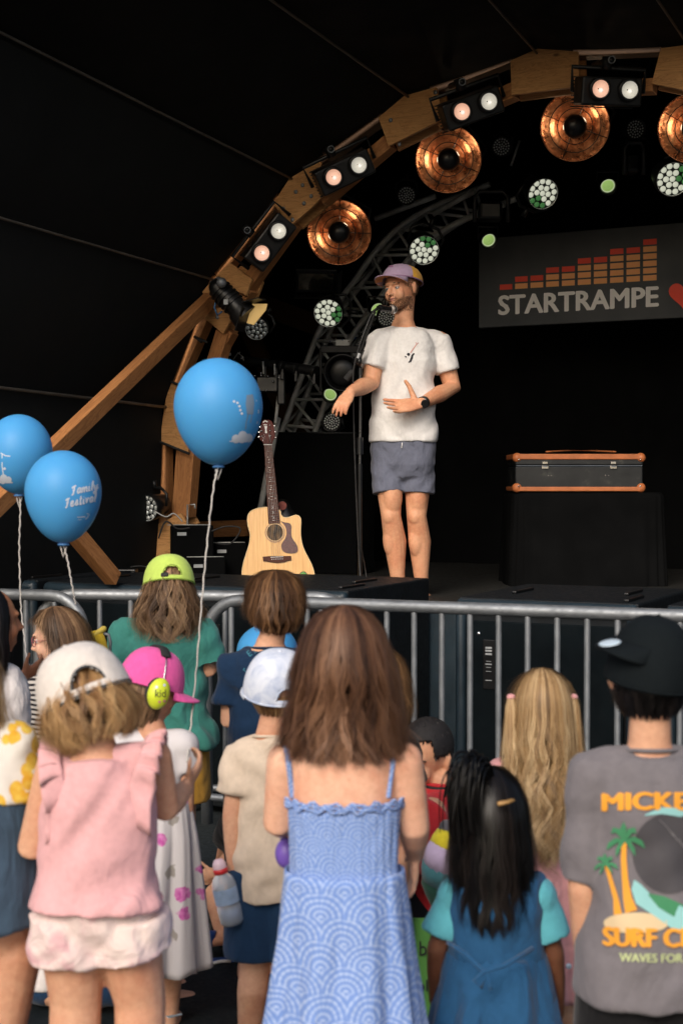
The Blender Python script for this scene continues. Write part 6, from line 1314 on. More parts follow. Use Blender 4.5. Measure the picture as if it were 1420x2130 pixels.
strands('hair', f, [(.108, .002, .002, .002), (.10, .035, .038, .04), (.072, .062, .078, .07), (.02, .080, .100, .08), (-.05, .086, .108, .08), (-.12, .092, .104, .07), (-.19, .092, .100, .06), (-.25, .086, .098, .06), (-.275, .076, .098, .05)], 3400, H_BLACK, width=.0034, azr=(-2.1, 2.1), s0=(0, .3), wave=.008, wfreq=2, clump=.4, layer=.016, K=14, seed=13, fly=.03, azend=([0, .7, 1.2, 1.7, 2.1], [1, .98, .9, .86, .4]), curlend=.0)
tu = Fig.L(f, 988, 1628, -.05); kkz = [f.L(1012, 1625, -.02), f.L(992, 1592, -.05), f.L(965, 1602, -.09), f.L(955, 1660, -.10), f.L(960, 1730, -.10)]
tl = []; r_ = np.random.default_rng(4)
for i in range(160):
    o_ = r_.normal(0, .012, 3); e_ = r_.normal(0, .010, 3); pts = [kkz[0] + o_ * .5, kkz[1] + o_, kkz[2] + o_ * 1.1 + e_, kkz[3] + e_ * 1.6 + o_, kkz[4] + e_ * 2 + o_]; pts = [np.array(list(p)) for p in smoothpath([Vector(p) for p in pts[:4 + (i % 2)]], 4)]
    tl.append(sweep(pts, np.linspace(.0032, .0012, len(pts)), n=5))
o = mk('hair_tuft', tl, H_BLACK, f.r, local=True, kind='stuff'); 
mk('hair_clip', [sweep([f.L(1036, 1672, -.115), f.L(1055, 1668, -.115), f.L(1066, 1664, -.105)], .006, .003, n=8)], plain('gold_clip', lin(150, 116, 70), .5, .3), f.r, local=True)

# ---- girl with long blond hair in two half tails, pink dress
M['pdress'] = fabric('dusty_pink_dress', lin(204, 148, 148), .08, .6)
f = kid('girl with waist long blond hair tied in two half tails, pink dress', 1130, 3.85, 1404, .20, 'warm', sh=.78, headR=rx_(R_(-6)))
f.J['elL'] = f.L(1062, 1720, .04); f.J['wrL'] = f.L(1050, 1640, .16); f.handdir['L'] = (-.2, .3, 1); f.J['elR'] = f.L(1205, 1780, .02)
stdbody(f); f.cloth('dress_top', [f.torso(.55 * f.h, f.tz[-1] - .02, off=.009, cap='flat', hold=True)] + sleeve(f, 'L', .4, .042, .045) + sleeve(f, 'R', .4, .042, .045) + [yoke(f)], M['pdress'], .009, 4, .003, 1)
s1 = f.ring(.60 * f.h, .012); skirt(f, 'dress_skirt', [(.62 * f.h, s1[1], s1[2], 0, 0), (.5 * f.h, .125, .10, 0, 0), (.26 * f.h, .185, .16, 0, 0)], M['pdress'], 9, .014, 6)
for q in ((1176, 1938), (1182, 2010)): mk('button', [ell(f.L(q[0], q[1], -.16), (.008, .004, .008), None, 10, 6)], M['capgrey'], f.r, local=True)
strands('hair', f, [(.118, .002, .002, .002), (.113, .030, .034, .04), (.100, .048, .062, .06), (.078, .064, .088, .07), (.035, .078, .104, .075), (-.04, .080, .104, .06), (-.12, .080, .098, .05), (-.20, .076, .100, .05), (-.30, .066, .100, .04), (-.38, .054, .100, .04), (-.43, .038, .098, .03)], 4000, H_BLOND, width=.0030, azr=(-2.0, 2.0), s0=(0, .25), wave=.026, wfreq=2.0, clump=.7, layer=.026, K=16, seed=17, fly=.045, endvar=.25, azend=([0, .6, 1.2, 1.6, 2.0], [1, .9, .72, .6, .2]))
for sx_, tx in ((-1, 1062), (1, 1192)):
    a = f.L(tx, 1450, -.02); 
    strands('tail', f, [(0, .010, .012, .012), (-.02, .016, .018, .018), (-.10, .020, .022, .02), (-.20, .022, .024, .02), (-.27, .014, .016, .014)], 360, H_BLOND, width=.004, azr=(-3.1, 3.1), s0=(0, .1), wave=.008, layer=.012, K=12, seed=20 + sx_, c=a, shell=False, fly=.03, tonebias=.1)
    mk('hair_tie', [ell(a, (.012, .012, .009), None, 12, 8)], M['pdress'], f.r, local=True)

# ---- boy in navy tee at the barrier
M['navy'] = fabric('navy_tee', lin(22, 44, 70), .12, .6); M['pteal'] = plain('print_teal', lin(60, 120, 140), .85)
f = kid('boy with thick brown hair in a navy tee, right under the guitar', 560, 4.75, 1190, .215, 'warm', wide=1.12, tw=.98, sh=.80, headR=rz(R_(14)), headoff=(.018, 0, 0))
f.J['shL'] = f.L(486, 1385); f.J['elL'] = f.L(478, 1500, -.02); f.J['wrL'] = f.L(500, 1470, .17); f.J['elR'] = f.L(640, 1490); f.J['shR'] = f.L(622, 1380); f.handdir['L'] = (.3, .8, .4)
stdbody(f); tee(f, M['navy'], 1600, .70, .018, .014, (.052, .064), .0035, 31, neck=.010); bv = f.bvh()
lets = []
for ch_, x, y, rot_, s_ in (('r', 512, 1390, 50, 16), ('E', 522, 1358, 38, 18), ('L', 533, 1352, 28, 18), ('S', 548, 1346, 16, 18), ('C', 566, 1341, 6, 18), ('O', 584, 1341, -6, 18)):
    V, F = text2d(ch_, s_, .2); a = R_(-rot_); x2 = V[:, 0] * math.cos(a) + V[:, 1] * math.sin(a) * 1; y2 = V[:, 0] * math.sin(a) - V[:, 1] * math.cos(a); V = np.stack([x + x2, y + 6 + y2, V[:, 2]], 1); lets.append((V, F))
proj_px(lets, M['pteal'], f, bv, 4.2, .004, 'lettering')
strands('hair', f, [(.116, .002, .002, .002), (.112, .038, .042, .04), (.088, .078, .084, .075), (.045, .098, .110, .09), (-.005, .104, .116, .09), (-.05, .094, .106, .08), (-.085, .074, .086, .06), (-.104, .050, .066, .05)], 4600, hairmat('hair_chestnut', lin(30, 20, 14), lin(84, 58, 38), lin(146, 106, 70)), width=.0034, azr=(-2.6, 2.6), s0=(0, .8), ln=(.18, .42), wave=.008, wfreq=2.4, clump=.75, layer=.018, K=9, seed=23, fly=.03, azend=([0, .9, 1.3, 1.8, 2.6], [1, .96, .82, .70, .55]))
mk('shorts', fuse([f.torso(.455 * f.h, .58 * f.h, off=.014, cap='flat')] + f.leg('L', .02, .34 * f.h, .01) + f.leg('R', .02, .34 * f.h, .01), .01, 3)[:2], M['bshorts'], f.r, local=True)

# ---- boy with marbled cap and bottle
t = NT('marbled_cap'); M['marble'] = t.set(base=t.ramp(t.noise(16, 5, .6, dist=.8), [(.35, lin(168, 180, 204)), (.55, lin(206, 212, 224)), (.8, lin(220, 224, 232))]), rough=.85); M['sandtee'] = fabric('sand_tee', lin(206, 188, 168), .05, .6, fscale=7); M['jean'] = fabric('jean_shorts', lin(28, 54, 84), .15, .5)
f = kid('boy in a sand coloured tee and marbled pale cap holding a water bottle', 562, 4.0, 1360, .20, 'warm', wide=1.12, tw=.74, sh=.79, headR=rz(R_(-10)) @ rx_(R_(4)), headoff=(.02, 0, 0))
f.J['shL'] = f.L(500, 1572); f.J['elL'] = f.L(483, 1702, -.02); f.J['wrL'] = f.L(487, 1812, -.03); f.J['shR'] = f.L(615, 1570); f.handdir['L'] = (-.15, .0, -1)
stdbody(f, hands=False, extra=f.hand('L', (-.25, -.05, -1), nrm=(-.5, -.9, 0), curl=.55, thumb=1, size=.14) + f.hand('R'))
tee(f, M['sandtee'], 1862, .62, .018, .018, (.050, .058), .0035, 41, neck=.010)
mk('shorts', fuse([f.torso(.455 * f.h, zpx(1800, f.D), off=.014, cap='flat')] + f.leg('L', .024, zpx(1985, f.D), .012) + f.leg('R', .024, zpx(1985, f.D), .012), .008, 3)[:2], M['jean'], f.r, local=True)
strands('hair', f, [*under(f, -.012), (-.035, .072, .086, .06), (-.07, .055, .066, .05)], 900, H_BLOND2, width=.003, azr=(-1.75, 1.75), s0=(.3, .8), ln=(.12, .25), wave=.001, layer=.006, K=6, seed=6, fly=0, shell=True)
cap(f, M['marble'], yaw=R_(28), tilt=R_(10), z0=-.014, h_=.118, sx=1.14, opening=True, brim=.06)
bt = empty('water_bottle', tuple(P(470, 1850, 3.93)), None, 'clear water bottle with pale blue label and red and white cap, held by a boy', 'bottle')
ba, bb_ = P(485, 1922, 3.93), P(454, 1790, 3.93); ax = (bb_ - ba).normalized(); Lb = (bb_ - ba).length
bm4 = Matrix.Translation(ba) @ ax.to_track_quat('Z', 'Y').to_matrix().to_4x4()
def rev(prof, n=28): V, F = revolve([(r, z) for r, z in prof], n); return V[:, [0, 2, 1]] * np.array([1, -1, 1]), F
t = NT('clear_plastic'); t.b.inputs['IOR'].default_value = 1.2; M['pet'] = t.set(base=(.9, .95, 1, 1), rough=.1, trans=.7, spec=.6)
mk('bottle_body', [xf(rev([(.001, .003), (.026, 0), (.033, .01), (.034, .05), (.031, .06), (.034, .07), (.034, .11), (.028, .13), (.016, .143), (.014, .15)]), bm4)], M['pet'], bt)
mk('label', [xf(rev([(.0345, .062), (.0345, .105)]), bm4)], plain('label_pale_blue', lin(150, 172, 200), .5, var=.2, scale=40), bt)
mk('water', [xf(rev([(.001, .006), (.030, .01), (.031, .045), (.001, .045)]), bm4)], plain('water_blue', lin(60, 96, 140), .1, var=.1), bt)
mk('cap_ring', [xf(rev([(.016, .143), (.020, .145), (.020, .158), (.001, .159)]), bm4)], plain('cap_red', lin(206, 40, 44), .4), bt)
mk('drinking_cap', [xf(rev([(.0185, .158), (.0185, .170), (.012, .182), (.001, .184)]), bm4)], plain('cap_white', lin(226, 196, 206), .4), bt)

# ---- child with pink cap, ear defenders and floral dress
M['pinkcap'] = fabric('pink_cap', lin(222, 92, 160), .05, .25); M['muff'] = plain('lime_ear_cup', lin(206, 220, 56), .35, var=.05)
def floral():
    t = NT('floral_white'); base = lin(206, 202, 204)
    vo = t.n.new('ShaderNodeTexVoronoi'); vo.inputs['Scale'].default_value = 17; vo.inputs['Randomness'].default_value = .8; mp = t.map((1, 0.0, 1)); 
    wv = t.n.new('ShaderNodeVectorMath'); wv.operation = 'ADD'; cmb = t.n.new('ShaderNodeCombineXYZ'); t.link(t.math('MULTIPLY', t.math('SUBTRACT', t.noise(28, 3), .5), .045), cmb.inputs[0]); t.link(t.math('MULTIPLY', t.math('SUBTRACT', t.noise(33, 3), .5), .045), cmb.inputs[2]); t.link(mp, wv.inputs[0]); t.link(cmb.outputs[0], wv.inputs[1]); t.link(wv.outputs[0], vo.inputs['Vector'])
    sepc = t.n.new('ShaderNodeSeparateColor'); t.link(vo.outputs['Color'], sepc.inputs[0])
    pick = t.math('GREATER_THAN', sepc.outputs[0], .48); blob = t.ramp(vo.outputs['Distance'], [(.36, (1, 1, 1)), (.42, (0, 0, 0))]); dark = t.ramp(vo.outputs['Distance'], [(.05, (1, 1, 1)), (.12, (0, 0, 0))])
    pet = t.mix(dark, t.ramp(t.noise(60, 2), [(.35, lin(190, 80, 160)), (.65, lin(214, 134, 190))]), lin(80, 30, 70))
    leafp = t.math('LESS_THAN', sepc.outputs[1], .38); lf = t.ramp(vo.outputs['Distance'], [(.28, (1, 1, 1)), (.34, (0, 0, 0))])
    col = t.mix(t.math('MULTIPLY', leafp, lf), base, lin(156, 150, 144)); col = t.mix(t.math('MULTIPLY', pick, blob), col, pet); return t.set(base=col, rough=.85)
M['floral'] = floral()
f = kid('child in a pink cap with lime ear defenders and a white floral dress', 318, 4.3, 1352, .20, 'warm', wide=.86, tw=.85, sh=.765, headR=rz(R_(-62)) @ rx_(R_(-16)), headoff=(-.008, .02, -.01))
f.J['elR'] = f.L(385, 1690, .0); f.J['wrR'] = f.L(386, 1622, .14); f.J['elL'] = f.L(262, 1690); f.handdir['R'] = (-.1, .5, .7)
stdbody(f)
f.cloth('dress_top', [f.torso(.55 * f.h, f.tz[-1] - .02, off=.010, cap='flat', hold=True)] + sleeve(f, 'L', .4, .042, .05) + sleeve(f, 'R', .4, .042, .05) + [yoke(f)], M['floral'], .008, 4, .002, 1)
z1_ = zpx(1670, f.D); s1 = f.ring(z1_, .012); zb_ = zpx(2008, f.D); xc = f.L(345, 1800)[0]
skirt(f, 'dress_skirt', [(z1_ + .02, s1[1] + .006, s1[2] + .004, .01, 0), (z1_ - .1, .105, .09, .02, 0), (zb_, .158, .135, .0, 0)], M['floral'], 9, .016, 8)
sandals(f, M['capgrey'])
strands('hair', f, [*under(f, -.004), (-.03, .076, .092, .07), (-.07, .072, .085, .06), (-.11, .06, .07, .05), (-.135, .05, .06, .05)], 1100, H_ASH, width=.0035, azr=(-1.9, 1.9), s0=(.2, .7), ln=(.2, .5), wave=.003, layer=.008, K=8, seed=41, fly=0)
_, br, tf, dom = cap(f, M['pinkcap'], tilt=R_(0), z0=-.004, h_=.116, sx=1.04, opening=False, brim=.072, brimdrop=.012)
hb = [tf(dom(a, e) * 1.06) for a, e in [(-math.pi / 2, v) for v in np.linspace(.05, .95, 9)] + [(math.pi / 2, v) for v in np.linspace(.95, .05, 9)]]
mk('headband', [sweep([hb[i] for i in range(5, 13)], .017, .005, side=f.headR @ np.array([0, 1, 0]), n=10)], M['rubber'], f.r, local=True)
mk('headband_wire', [tube([list(hb[i]) for i in range(12, 18)], .002, 6)], M['chrome'], f.r, local=True); mk('headband_wire', [tube([list(hb[i]) for i in range(0, 6)], .002, 6)], M['chrome'], f.r, local=True)
for s_ in (-1, 1):
    c = f.J['head'] + f.headR @ np.array([s_ * .088, -.012, -.016]); cu = mk('ear_cup', [ell(c + f.headR @ np.array([s_ * .010, 0, 0]), (.024, .034, .047), f.headR, 24, 16)], M['muff'], f.r, local=True)
    mk('ear_cushion', [ell(c - f.headR @ np.array([s_ * .006, 0, 0]), (.014, .037, .050), f.headR, 24, 14)], M['rubber'], f.r, local=True)
# lettering kid on the cup that faces the camera
c = f.J['head'] + f.headR @ np.array([.088, -.012, -.016]); 
class X2: r = f.r
A = np.array(f.M); V, F = ell(c + f.headR @ np.array([.010, 0, 0]), (.024, .034, .047), f.headR, 24, 16); bvm = BVHTree.FromPolygons([tuple(v) for v in (V @ A[:3, :3].T + A[:3, 3])], F)
pc = f.M @ Vector(c + f.headR @ np.array([.03, 0, 0])); muff_px = (CX + FPX * pc.x / pc.y, HZ + FPX * (CAMH - pc.z) / pc.y)
proj_px([tpx('kid', muff_px[0] - 11, muff_px[0] + 11, muff_px[1] - 12, muff_px[1] + 4, 2, 4)], M['prdark'], X2, bvm, 3.9, .001, 'lettering')
proj_px([disc2(muff_px[0] - 8, muff_px[1] - 17, 3), disc2(muff_px[0] + 8, muff_px[1] - 21, 3)], M['bprint'], X2, bvm, 3.9, .001, 'dots'); proj_px([disc2(muff_px[0] - 2, muff_px[1] + 14, 3), disc2(muff_px[0] + 8, muff_px[1] + 12, 3)], M['prpink'], X2, bvm, 3.9, .001, 'dots')

# ---- girl in lime cap and green tee
M['limecap'] = fabric('lime_cap', lin(196, 222, 106), .06, .2); M['teal'] = fabric('teal_tee', lin(62, 128, 118), .08, .6); M['ochre'] = fabric('ochre_shorts', lin(176, 132, 52), .1, .5)
f = kid('girl with a lime cap in a loose green tee and ochre shorts at the barrier', 342, 5.4, 1160, .215, 'warm', wide=1.16, tw=.95, sh=.80, headR=rz(R_(8)) @ rx_(R_(-12)), headoff=(.012, .02, -.004))
f.J['shL'] = f.L(262, 1310); f.J['shR'] = f.L(412, 1305); f.J['elR'] = f.L(434, 1395, .0); f.J['wrR'] = f.L(428, 1380, .18); f.J['elL'] = f.L(256, 1400); f.handdir['R'] = (0, 1, .2)
stdbody(f); tee(f, M['teal'], 1548, .85, .034, .045, (.062, .085), .005, 51, neck=.010, sc=.6)
mk('shorts', fuse([f.torso(.455 * f.h, zpx(1530, f.D), off=.03, cap='flat', hold=True)] + f.leg('L', .035, .33 * f.h, .01) + f.leg('R', .035, .33 * f.h, .01), .01, 3)[:2], M['ochre'], f.r, local=True)
strands('hair', f, [*under(f, .004), (-.04, .094, .110, .07), (-.10, .108, .112, .07), (-.16, .112, .108, .07), (-.20, .10, .106, .07), (-.225, .085, .104, .07)], 2400, H_ASH, width=.0045, azr=(-2.0, 2.0), s0=(.1, .4), wave=.022, wfreq=1.8, clump=.7, layer=.02, K=14, seed=51, fly=.06, endvar=.35)
cap(f, M['limecap'], tilt=R_(-4), yaw=R_(6), z0=.004, h_=.112, sx=1.04, opening=True, snap=(M['rubber'], (-.42, -.18)), rimmat=plain('lime_trim', lin(150, 176, 70), .8))

# ---- girl with glasses looking left, yellow backpack
f = kid('girl with brown hair and round pink glasses looking left, seen in profile', 128, 5.0, 1264, .205, 'fair', wide=1.0, headR=rz(R_(78)) @ rx_(R_(-10)), headoff=(-.012, -.012, 0))
stdbody(f); f.face(iris=(.05, .03, .02, 1), brow=(.12, .08, .05, 1))
M['stripe'] = None; t = NT('striped_tee'); sp_ = t.n.new('ShaderNodeSeparateXYZ'); t.link(t.tc.outputs['Object'], sp_.inputs[0]); M['stripe'] = t.set(base=t.ramp(t.math('FRACT', t.math('MULTIPLY', sp_.outputs[2], 60)), [(.5, lin(210, 204, 196)), (.55, lin(40, 36, 40))]), rough=.9)
tee(f, M['stripe'], 1640, .6, .014, .01, (.045, .055), .002, 3)
k = f.hh / .235; fc = lambda p: f.J['head'] + f.headR @ (np.array(p) * k)
for x in (-1, 1):
    mk('glasses_rim', [tube([fc((x * .033 + .021 * math.cos(a), .098 - abs(x * .033 + .021 * math.cos(a)) * .15, -.002 + .019 * math.sin(a))) for a in np.linspace(0, 2 * math.pi, 25)[:-1]], .0016, 6, True)], plain('glasses_pink', lin(190, 110, 110), .35), f.r, local=True)
    mk('glasses_arm', [tube([fc((x * .055, .09, .002)), fc((x * .076, .04, 0)), fc((x * .084, -.01, 0))], .0013, 6)], plain('glasses_pink2', lin(190, 110, 110), .35), f.r, local=True)
strands('hair', f, [(.110, .002, .002, .002), (.102, .038, .042, .05), (.075, .068, .082, .076), (.03, .082, .104, .086), (-.03, .086, .110, .07), (-.08, .086, .108, .05), (-.14, .08, .104, .05), (-.2, .06, .09, .05)], 2600, H_ASH, width=.0035, azr=(-2.9, 2.9), s0=(0, .5), wave=.006, clump=.5, layer=.012, K=12, seed=61, fly=.05, azend=([0, 1.3, 1.7, 2.1, 2.9], [1, .95, .42, .32, .26]), tonebias=-.1)
M['ybag'] = fabric('yellow_bag', lin(206, 172, 50), .08, .5)
bg = empty('yellow_bag', (P(205, 1360, 5.15).x, 5.15, 0), None, 'small yellow roll top bag hanging on the barrier between the girls', 'bag')
q = lambda x, y, d=5.15: P(x, y, d)
mk('bag_body', [sweep([q(206, 1420), q(204, 1370), q(202, 1335), q(200, 1318)], [.045, .045, .034, .026], [.03, .03, .022, .012], n=18, pw=2.6)], M['ybag'], bg)
mk('roll_top', [sweep([q(188, 1330), q(202, 1318), q(216, 1308)], .011, .014, n=12)], plain('bag_fold', lin(216, 190, 84), .8), bg)
mk('hook', [tube([list(q(216, 1318)), list(q(226, 1320)), list(q(230, 1335)), list(q(229, 1372))], .006, 8)], M['steel'], bg)
mk('bag_print', [cyl(q(219, 1368, 5.11), q(219, 1368, 5.12), .009, 12)], plain('bag_red', lin(170, 50, 40), .7), bg)

# ---- child at the left edge, white tee
f = kid('dark haired child in a white tee cut off by the left edge, looking right', -22, 4.5, 1222, .21, 'brown', wide=1.1, headR=rz(R_(-55)))
f.J['shR'] = f.L(12, 1410); f.J['elR'] = f.L(28, 1450, .1); f.J['wrR'] = f.L(44, 1410, .22); f.handdir['R'] = (.5, .4, .3)
f.sk = SK['dark2']; stdbody(f); f.sk = SK['brown']
M['wtee'] = fabric('white_tee_child', lin(214, 208, 206), .05, .5); tee(f, M['wtee'], 1640, .62, .018, .01, (.05, .062), .0018, 61)
strands('hair', f, [(.11, .002, .002, .002), (.10, .04, .042, .04), (.07, .07, .08, .07), (.02, .084, .10, .08), (-.05, .086, .106, .07), (-.12, .08, .10, .06), (-.2, .07, .09, .05)], 1200, H_BLACK, width=.004, azr=(-2.0, 2.0), s0=(0, .5), wave=.006, layer=.012, K=10, seed=71)

# ---- girl at the left edge in front, yellow printed blouse and denim skirt
t = NT('yellow_lemon_print'); vo = t.n.new('ShaderNodeTexVoronoi'); vo.inputs['Scale'].default_value = 32; t.link(t.map((1, .6, .8), rot=(.2, .3, .5)), vo.inputs['Vector']); sepc = t.n.new('ShaderNodeSeparateColor'); t.link(vo.outputs['Color'], sepc.inputs[0])
M['lemon'] = t.set(base=t.mix(t.math('MULTIPLY', t.math('GREATER_THAN', sepc.outputs[0], .25), t.ramp(vo.outputs['Distance'], [(.46, (1, 1, 1)), (.54, (0, 0, 0))])), lin(216, 212, 204), t.ramp(t.noise(40, 3), [(.35, lin(214, 160, 40)), (.65, lin(226, 196, 84))])), rough=.85)
t.bump(t.noise(12, 3), .4, .02)
f = kid('girl in a yellow printed blouse and denim skirt cut off by the left edge', -34, 3.15, 1330, .205, 'warm', wide=1.05, tw=.95, sh=.81, headoff=(-.052, 0, 0))
for q_ in ('kn', 'an'): f.J[q_ + 'R'] = f.J[q_ + 'R'] + np.array([-.045, 0, 0])
f.J['shR'] = f.L(28, 1545); f.J['elR'] = f.L(42, 1655, .05); f.J['wrR'] = f.L(48, 1700, .20)
stdbody(f); tee(f, M['lemon'], 1660, .55, .018, .012, (.058, .066), .0015, 71)
zt_ = zpx(1640, f.D); s1 = f.ring(max(zt_, .52 * f.h), .014)
M['skirtj'] = fabric('denim_skirt', lin(58, 76, 94), .3, .6)
skirt(f, 'denim_skirt', [(zt_, s1[1] - .004, s1[2] + .006, 0, 0), (zpx(1700, f.D), s1[1] + .010, s1[2] + .03, 0, 0), (zpx(1912, f.D), s1[1] + .018, s1[2] + .05, 0, 0)], M['skirtj'], 5, .006, 9)
mk('waistband', [tube([(s1[1] * 1.02 * math.cos(a), (s1[2] + .01) * math.sin(a), zt_ - .004 - k * .012 + .002 * math.sin(a * 30)) for a in np.linspace(0, 2 * math.pi, 61)[:-1]], .007, 6, True) for k in range(4)], M['skirtj'], f.r, local=True)
strands('hair', f, [(.11, .002, .002, .002), (.10, .04, .042, .04), (.07, .07, .08, .07), (.02, .084, .10, .08), (-.05, .086, .104, .07), (-.09, .088, .09, .06), (-.12, .09, .085, .05)], 1300, H_BLOND, width=.004, azr=(-2.0, 2.0), s0=(0, .5), wave=.012, layer=.012, K=12, seed=72)

# ---- child behind the girl in the blue dress
f = kid('fair haired child half hidden behind the girl in the blue dress', 782, 4.2, 1352, .20, 'warm', wide=.74, tw=.75, headoff=(.012, 0, 0))
stdbody(f); tee(f, M['bshorts'], 1720, .6, .014, .01, (.045, .055), .002, 81)
strands('hair', f, [(.11, .002, .002, .002), (.10, .04, .042, .04), (.07, .07, .08, .07), (.02, .084, .10, .08), (-.05, .088, .106, .07), (-.10, .08, .10, .06), (-.13, .07, .09, .05)], 1300, H_BLOND2, width=.004, azr=(-2.3, 2.3), s0=(0, .5), wave=.012, layer=.012, K=10, seed=82, tonebias=-.15)

M['scalp'] = plain('dark_short_hair', lin(28, 24, 23), .7, bump=.6, fine=400)
# ---- man in a red polo crouching
M['redpolo'] = fabric('red_polo', lin(206, 54, 58), .06, .6)
f = Fig('man with short dark hair in a red polo shirt crouching by the barrier', 922, 4.9, 1474, .25, R_(75), SK['man'], None, h=1.72, adult=True, drop=0, headR=rz(R_(68)) @ rx_(R_(-12)) @ ry_(R_(-10)), headoff=(-.01, .05, -.045), cat='man', sh=.825, wide=1.12, tw=1.08)
dz = 1.72 - P(905, 1474, 4.95).z - .02; f.drop = dz
for k in f.J: f.J[k] = f.J[k] - np.array([0, 0, dz])
zhip = f.J['hipL'][2]
for e, s_ in (('L', -1), ('R', 1)):
    f.J['hip' + e] = np.array([s_ * .09, 0, max(zhip, .12)]); f.J['kn' + e] = np.array([s_ * .16, .38, .42]); f.J['an' + e] = np.array([s_ * .12, .30, .07])
f.J['elL'] = f.J['shL'] + np.array([-.05, .10, -.24]); f.J['wrL'] = f.J['elL'] + np.array([.04, .16, -.16]); f.J['elR'] = f.J['shR'] + np.array([.04, .10, -.25]); f.J['wrR'] = f.J['elR'] + np.array([-.04, .16, -.16])
f.handdir = {'L': (0, 1, 0), 'R': (0, 1, 0)}
f.body([f.torso()] + f.head(1, False) + f.arm('L') + f.arm('R') + f.hand('L') + f.hand('R') + f.leg('L') + f.leg('R') + f.foot('L') + f.foot('R'), .0065); f.face(child=False, iris=(.06, .04, .03, 1))
tp = [f.torso(.46 * f.h, f.tz[-1] - .006, off=.018, hold=True, cap='flat')] + sleeve(f, 'L', .75, .068, .072) + sleeve(f, 'R', .75, .068, .072)
f.cloth('polo_shirt', tp, M['redpolo'], .008, 4, .004, 91, sc=.6)
c = f.J['neck']; mk('collar', [sweep([c + np.array([.066 * math.cos(a), .060 * math.sin(a), .022]) for a in np.linspace(0, 2 * math.pi, 25)[:-1]], .006, .018, side=(0, 0, 1), n=8, cyc=True)], M['redpolo'], f.r, local=True)
mk('lanyard', [tube([c + np.array([.078 * math.cos(a), .072 * math.sin(a), .012]) for a in np.linspace(0, 2 * math.pi, 25)[:-1]], .008, 8, True)], M['rubber'], f.r, local=True)
mk('trousers', fuse(f.leg('L', r=(.062, .045, .042, .03)) + f.leg('R', r=(.062, .045, .042, .03)) + [ell((0, .0, f.J['hipL'][2]), (.17, .13, .11))], .01, 3)[:2], M['bshorts'], f.r, local=True)
mh = lambda p: ((p[:, 2] > .075) | ((p[:, 1] < .045) & (p[:, 2] > .022)) | ((p[:, 1] < -.03) & (p[:, 2] > -.065))) & ~((p[:, 1] > .07) & (p[:, 2] < .088))
shellhair(f, mh, .006, M['scalp'])
fuzz(f, mh, 7000, H_BLACK, .011, .0035, 92, 'hair_strands', .9)
M['cj'] = [fabric('patch_grey', lin(78, 78, 84), .1, .3), fabric('patch_yellow', lin(190, 176, 44), .08, .3), fabric('patch_lilac', lin(172, 156, 184), .06, .3), fabric('patch_teal', lin(62, 108, 116), .1, .3), fabric('patch_green', lin(34, 70, 58), .1, .3)]
jk = empty('colour_block_jacket', (P(925, 1800, 4.0).x, 4.0, 0), None, 'grey, yellow, lilac and teal jacket beside the black haired girl', 'jacket')
segs = [((958, 1722), (944, 1735)), ((944, 1735), (930, 1755)), ((930, 1755), (912, 1788)), ((912, 1788), (905, 1820)), ((905, 1820), (910, 1870))]
cp = [(962, 1724, .035), (950, 1738, .058), (940, 1768, .068), (928, 1800, .070), (920, 1832, .060), (925, 1880, .04)]
for k in range(5):
    (x0, y0, r0), (x1, y1, r1) = cp[k], cp[k + 1]; mk('sleeve_panel', [sweep([P(x0, y0, 4.0), P((x0 + x1) / 2, (y0 + y1) / 2, 3.995), P(x1, y1, 4.0)], [r0, (r0 + r1) / 2 + .002, r1], [r0, (r0 + r1) / 2, r1], n=20, cap='round' if k in (0, 4) else 'flat')], M['cj'][k], jk)
po = empty('green_poster', (P(893, 2000, 4.3).x, 4.3, 0), None, 'upright green placard with black letters between the blue and denim dresses', 'placard')
a, b = P(830, 1910, 4.3), P(960, 2180, 4.3); z_lo = max(b.z, .01)
mk('board', [box(((a.x + b.x) / 2, 4.3, (a.z + z_lo) / 2), (b.x - a.x, .008, a.z - z_lo))], plain('placard_green', lin(88, 150, 72), .6, var=.08), po, smooth=False)
def flat_text(word, x0, x1, y0, y1, D, mat, parent, bold=2):
    V, F = tpx(word, x0, x1, y0, y1, bold, 40); W3 = np.array([list(P(v[0], v[1], D)) for v in V]); W3[:, 1] = D; return mk('lettering', [(W3, F)], mat, parent, smooth=False)
flat_text('bla', 872, 910, 1958, 1988, 4.29, M['prdark'], po); flat_text('bla', 868, 905, 2038, 2062, 4.29, M['prdark'], po)

# ---- two seated children low in the picture
f = Fig('child in a white tee sitting on the ground behind the pink top girl', 95, 4.45, 1700, .20, R_(-70), SK['warm'], h=1.25, sh=.80)
dz = .47 * f.h - .10; f.drop = dz
for k in f.J: f.J[k] = f.J[k] - np.array([0, 0, dz])
for e, s_ in (('L', -1), ('R', 1)):
    f.J['hip' + e] = np.array([s_ * .07, .02, .10]); f.J['kn' + e] = np.array([s_ * .17, .26, .13]); f.J['an' + e] = np.array([-s_ * .06, .34, .05])
f.J['wrL'] = f.J['knL'] + np.array([0, 0, .06]); f.J['wrR'] = f.J['knR'] + np.array([0, 0, .06]); f.J['elL'] = (f.J['shL'] + f.J['wrL']) / 2 + np.array([-.06, -.02, 0]); f.J['elR'] = (f.J['shR'] + f.J['wrR']) / 2 + np.array([.06, -.02, 0]); f.handdir = {'L': (0, 1, -.2), 'R': (0, 1, -.2)}
stdbody(f); tp = [f.torso(.47 * f.h, f.tz[-1] - .012, off=.016, hold=True, cap='flat')] + sleeve(f, 'L', .6, .046, .056) + sleeve(f, 'R', .6, .046, .056); f.cloth('tshirt', tp, M['wtee'], .009, 4, .003, 93)
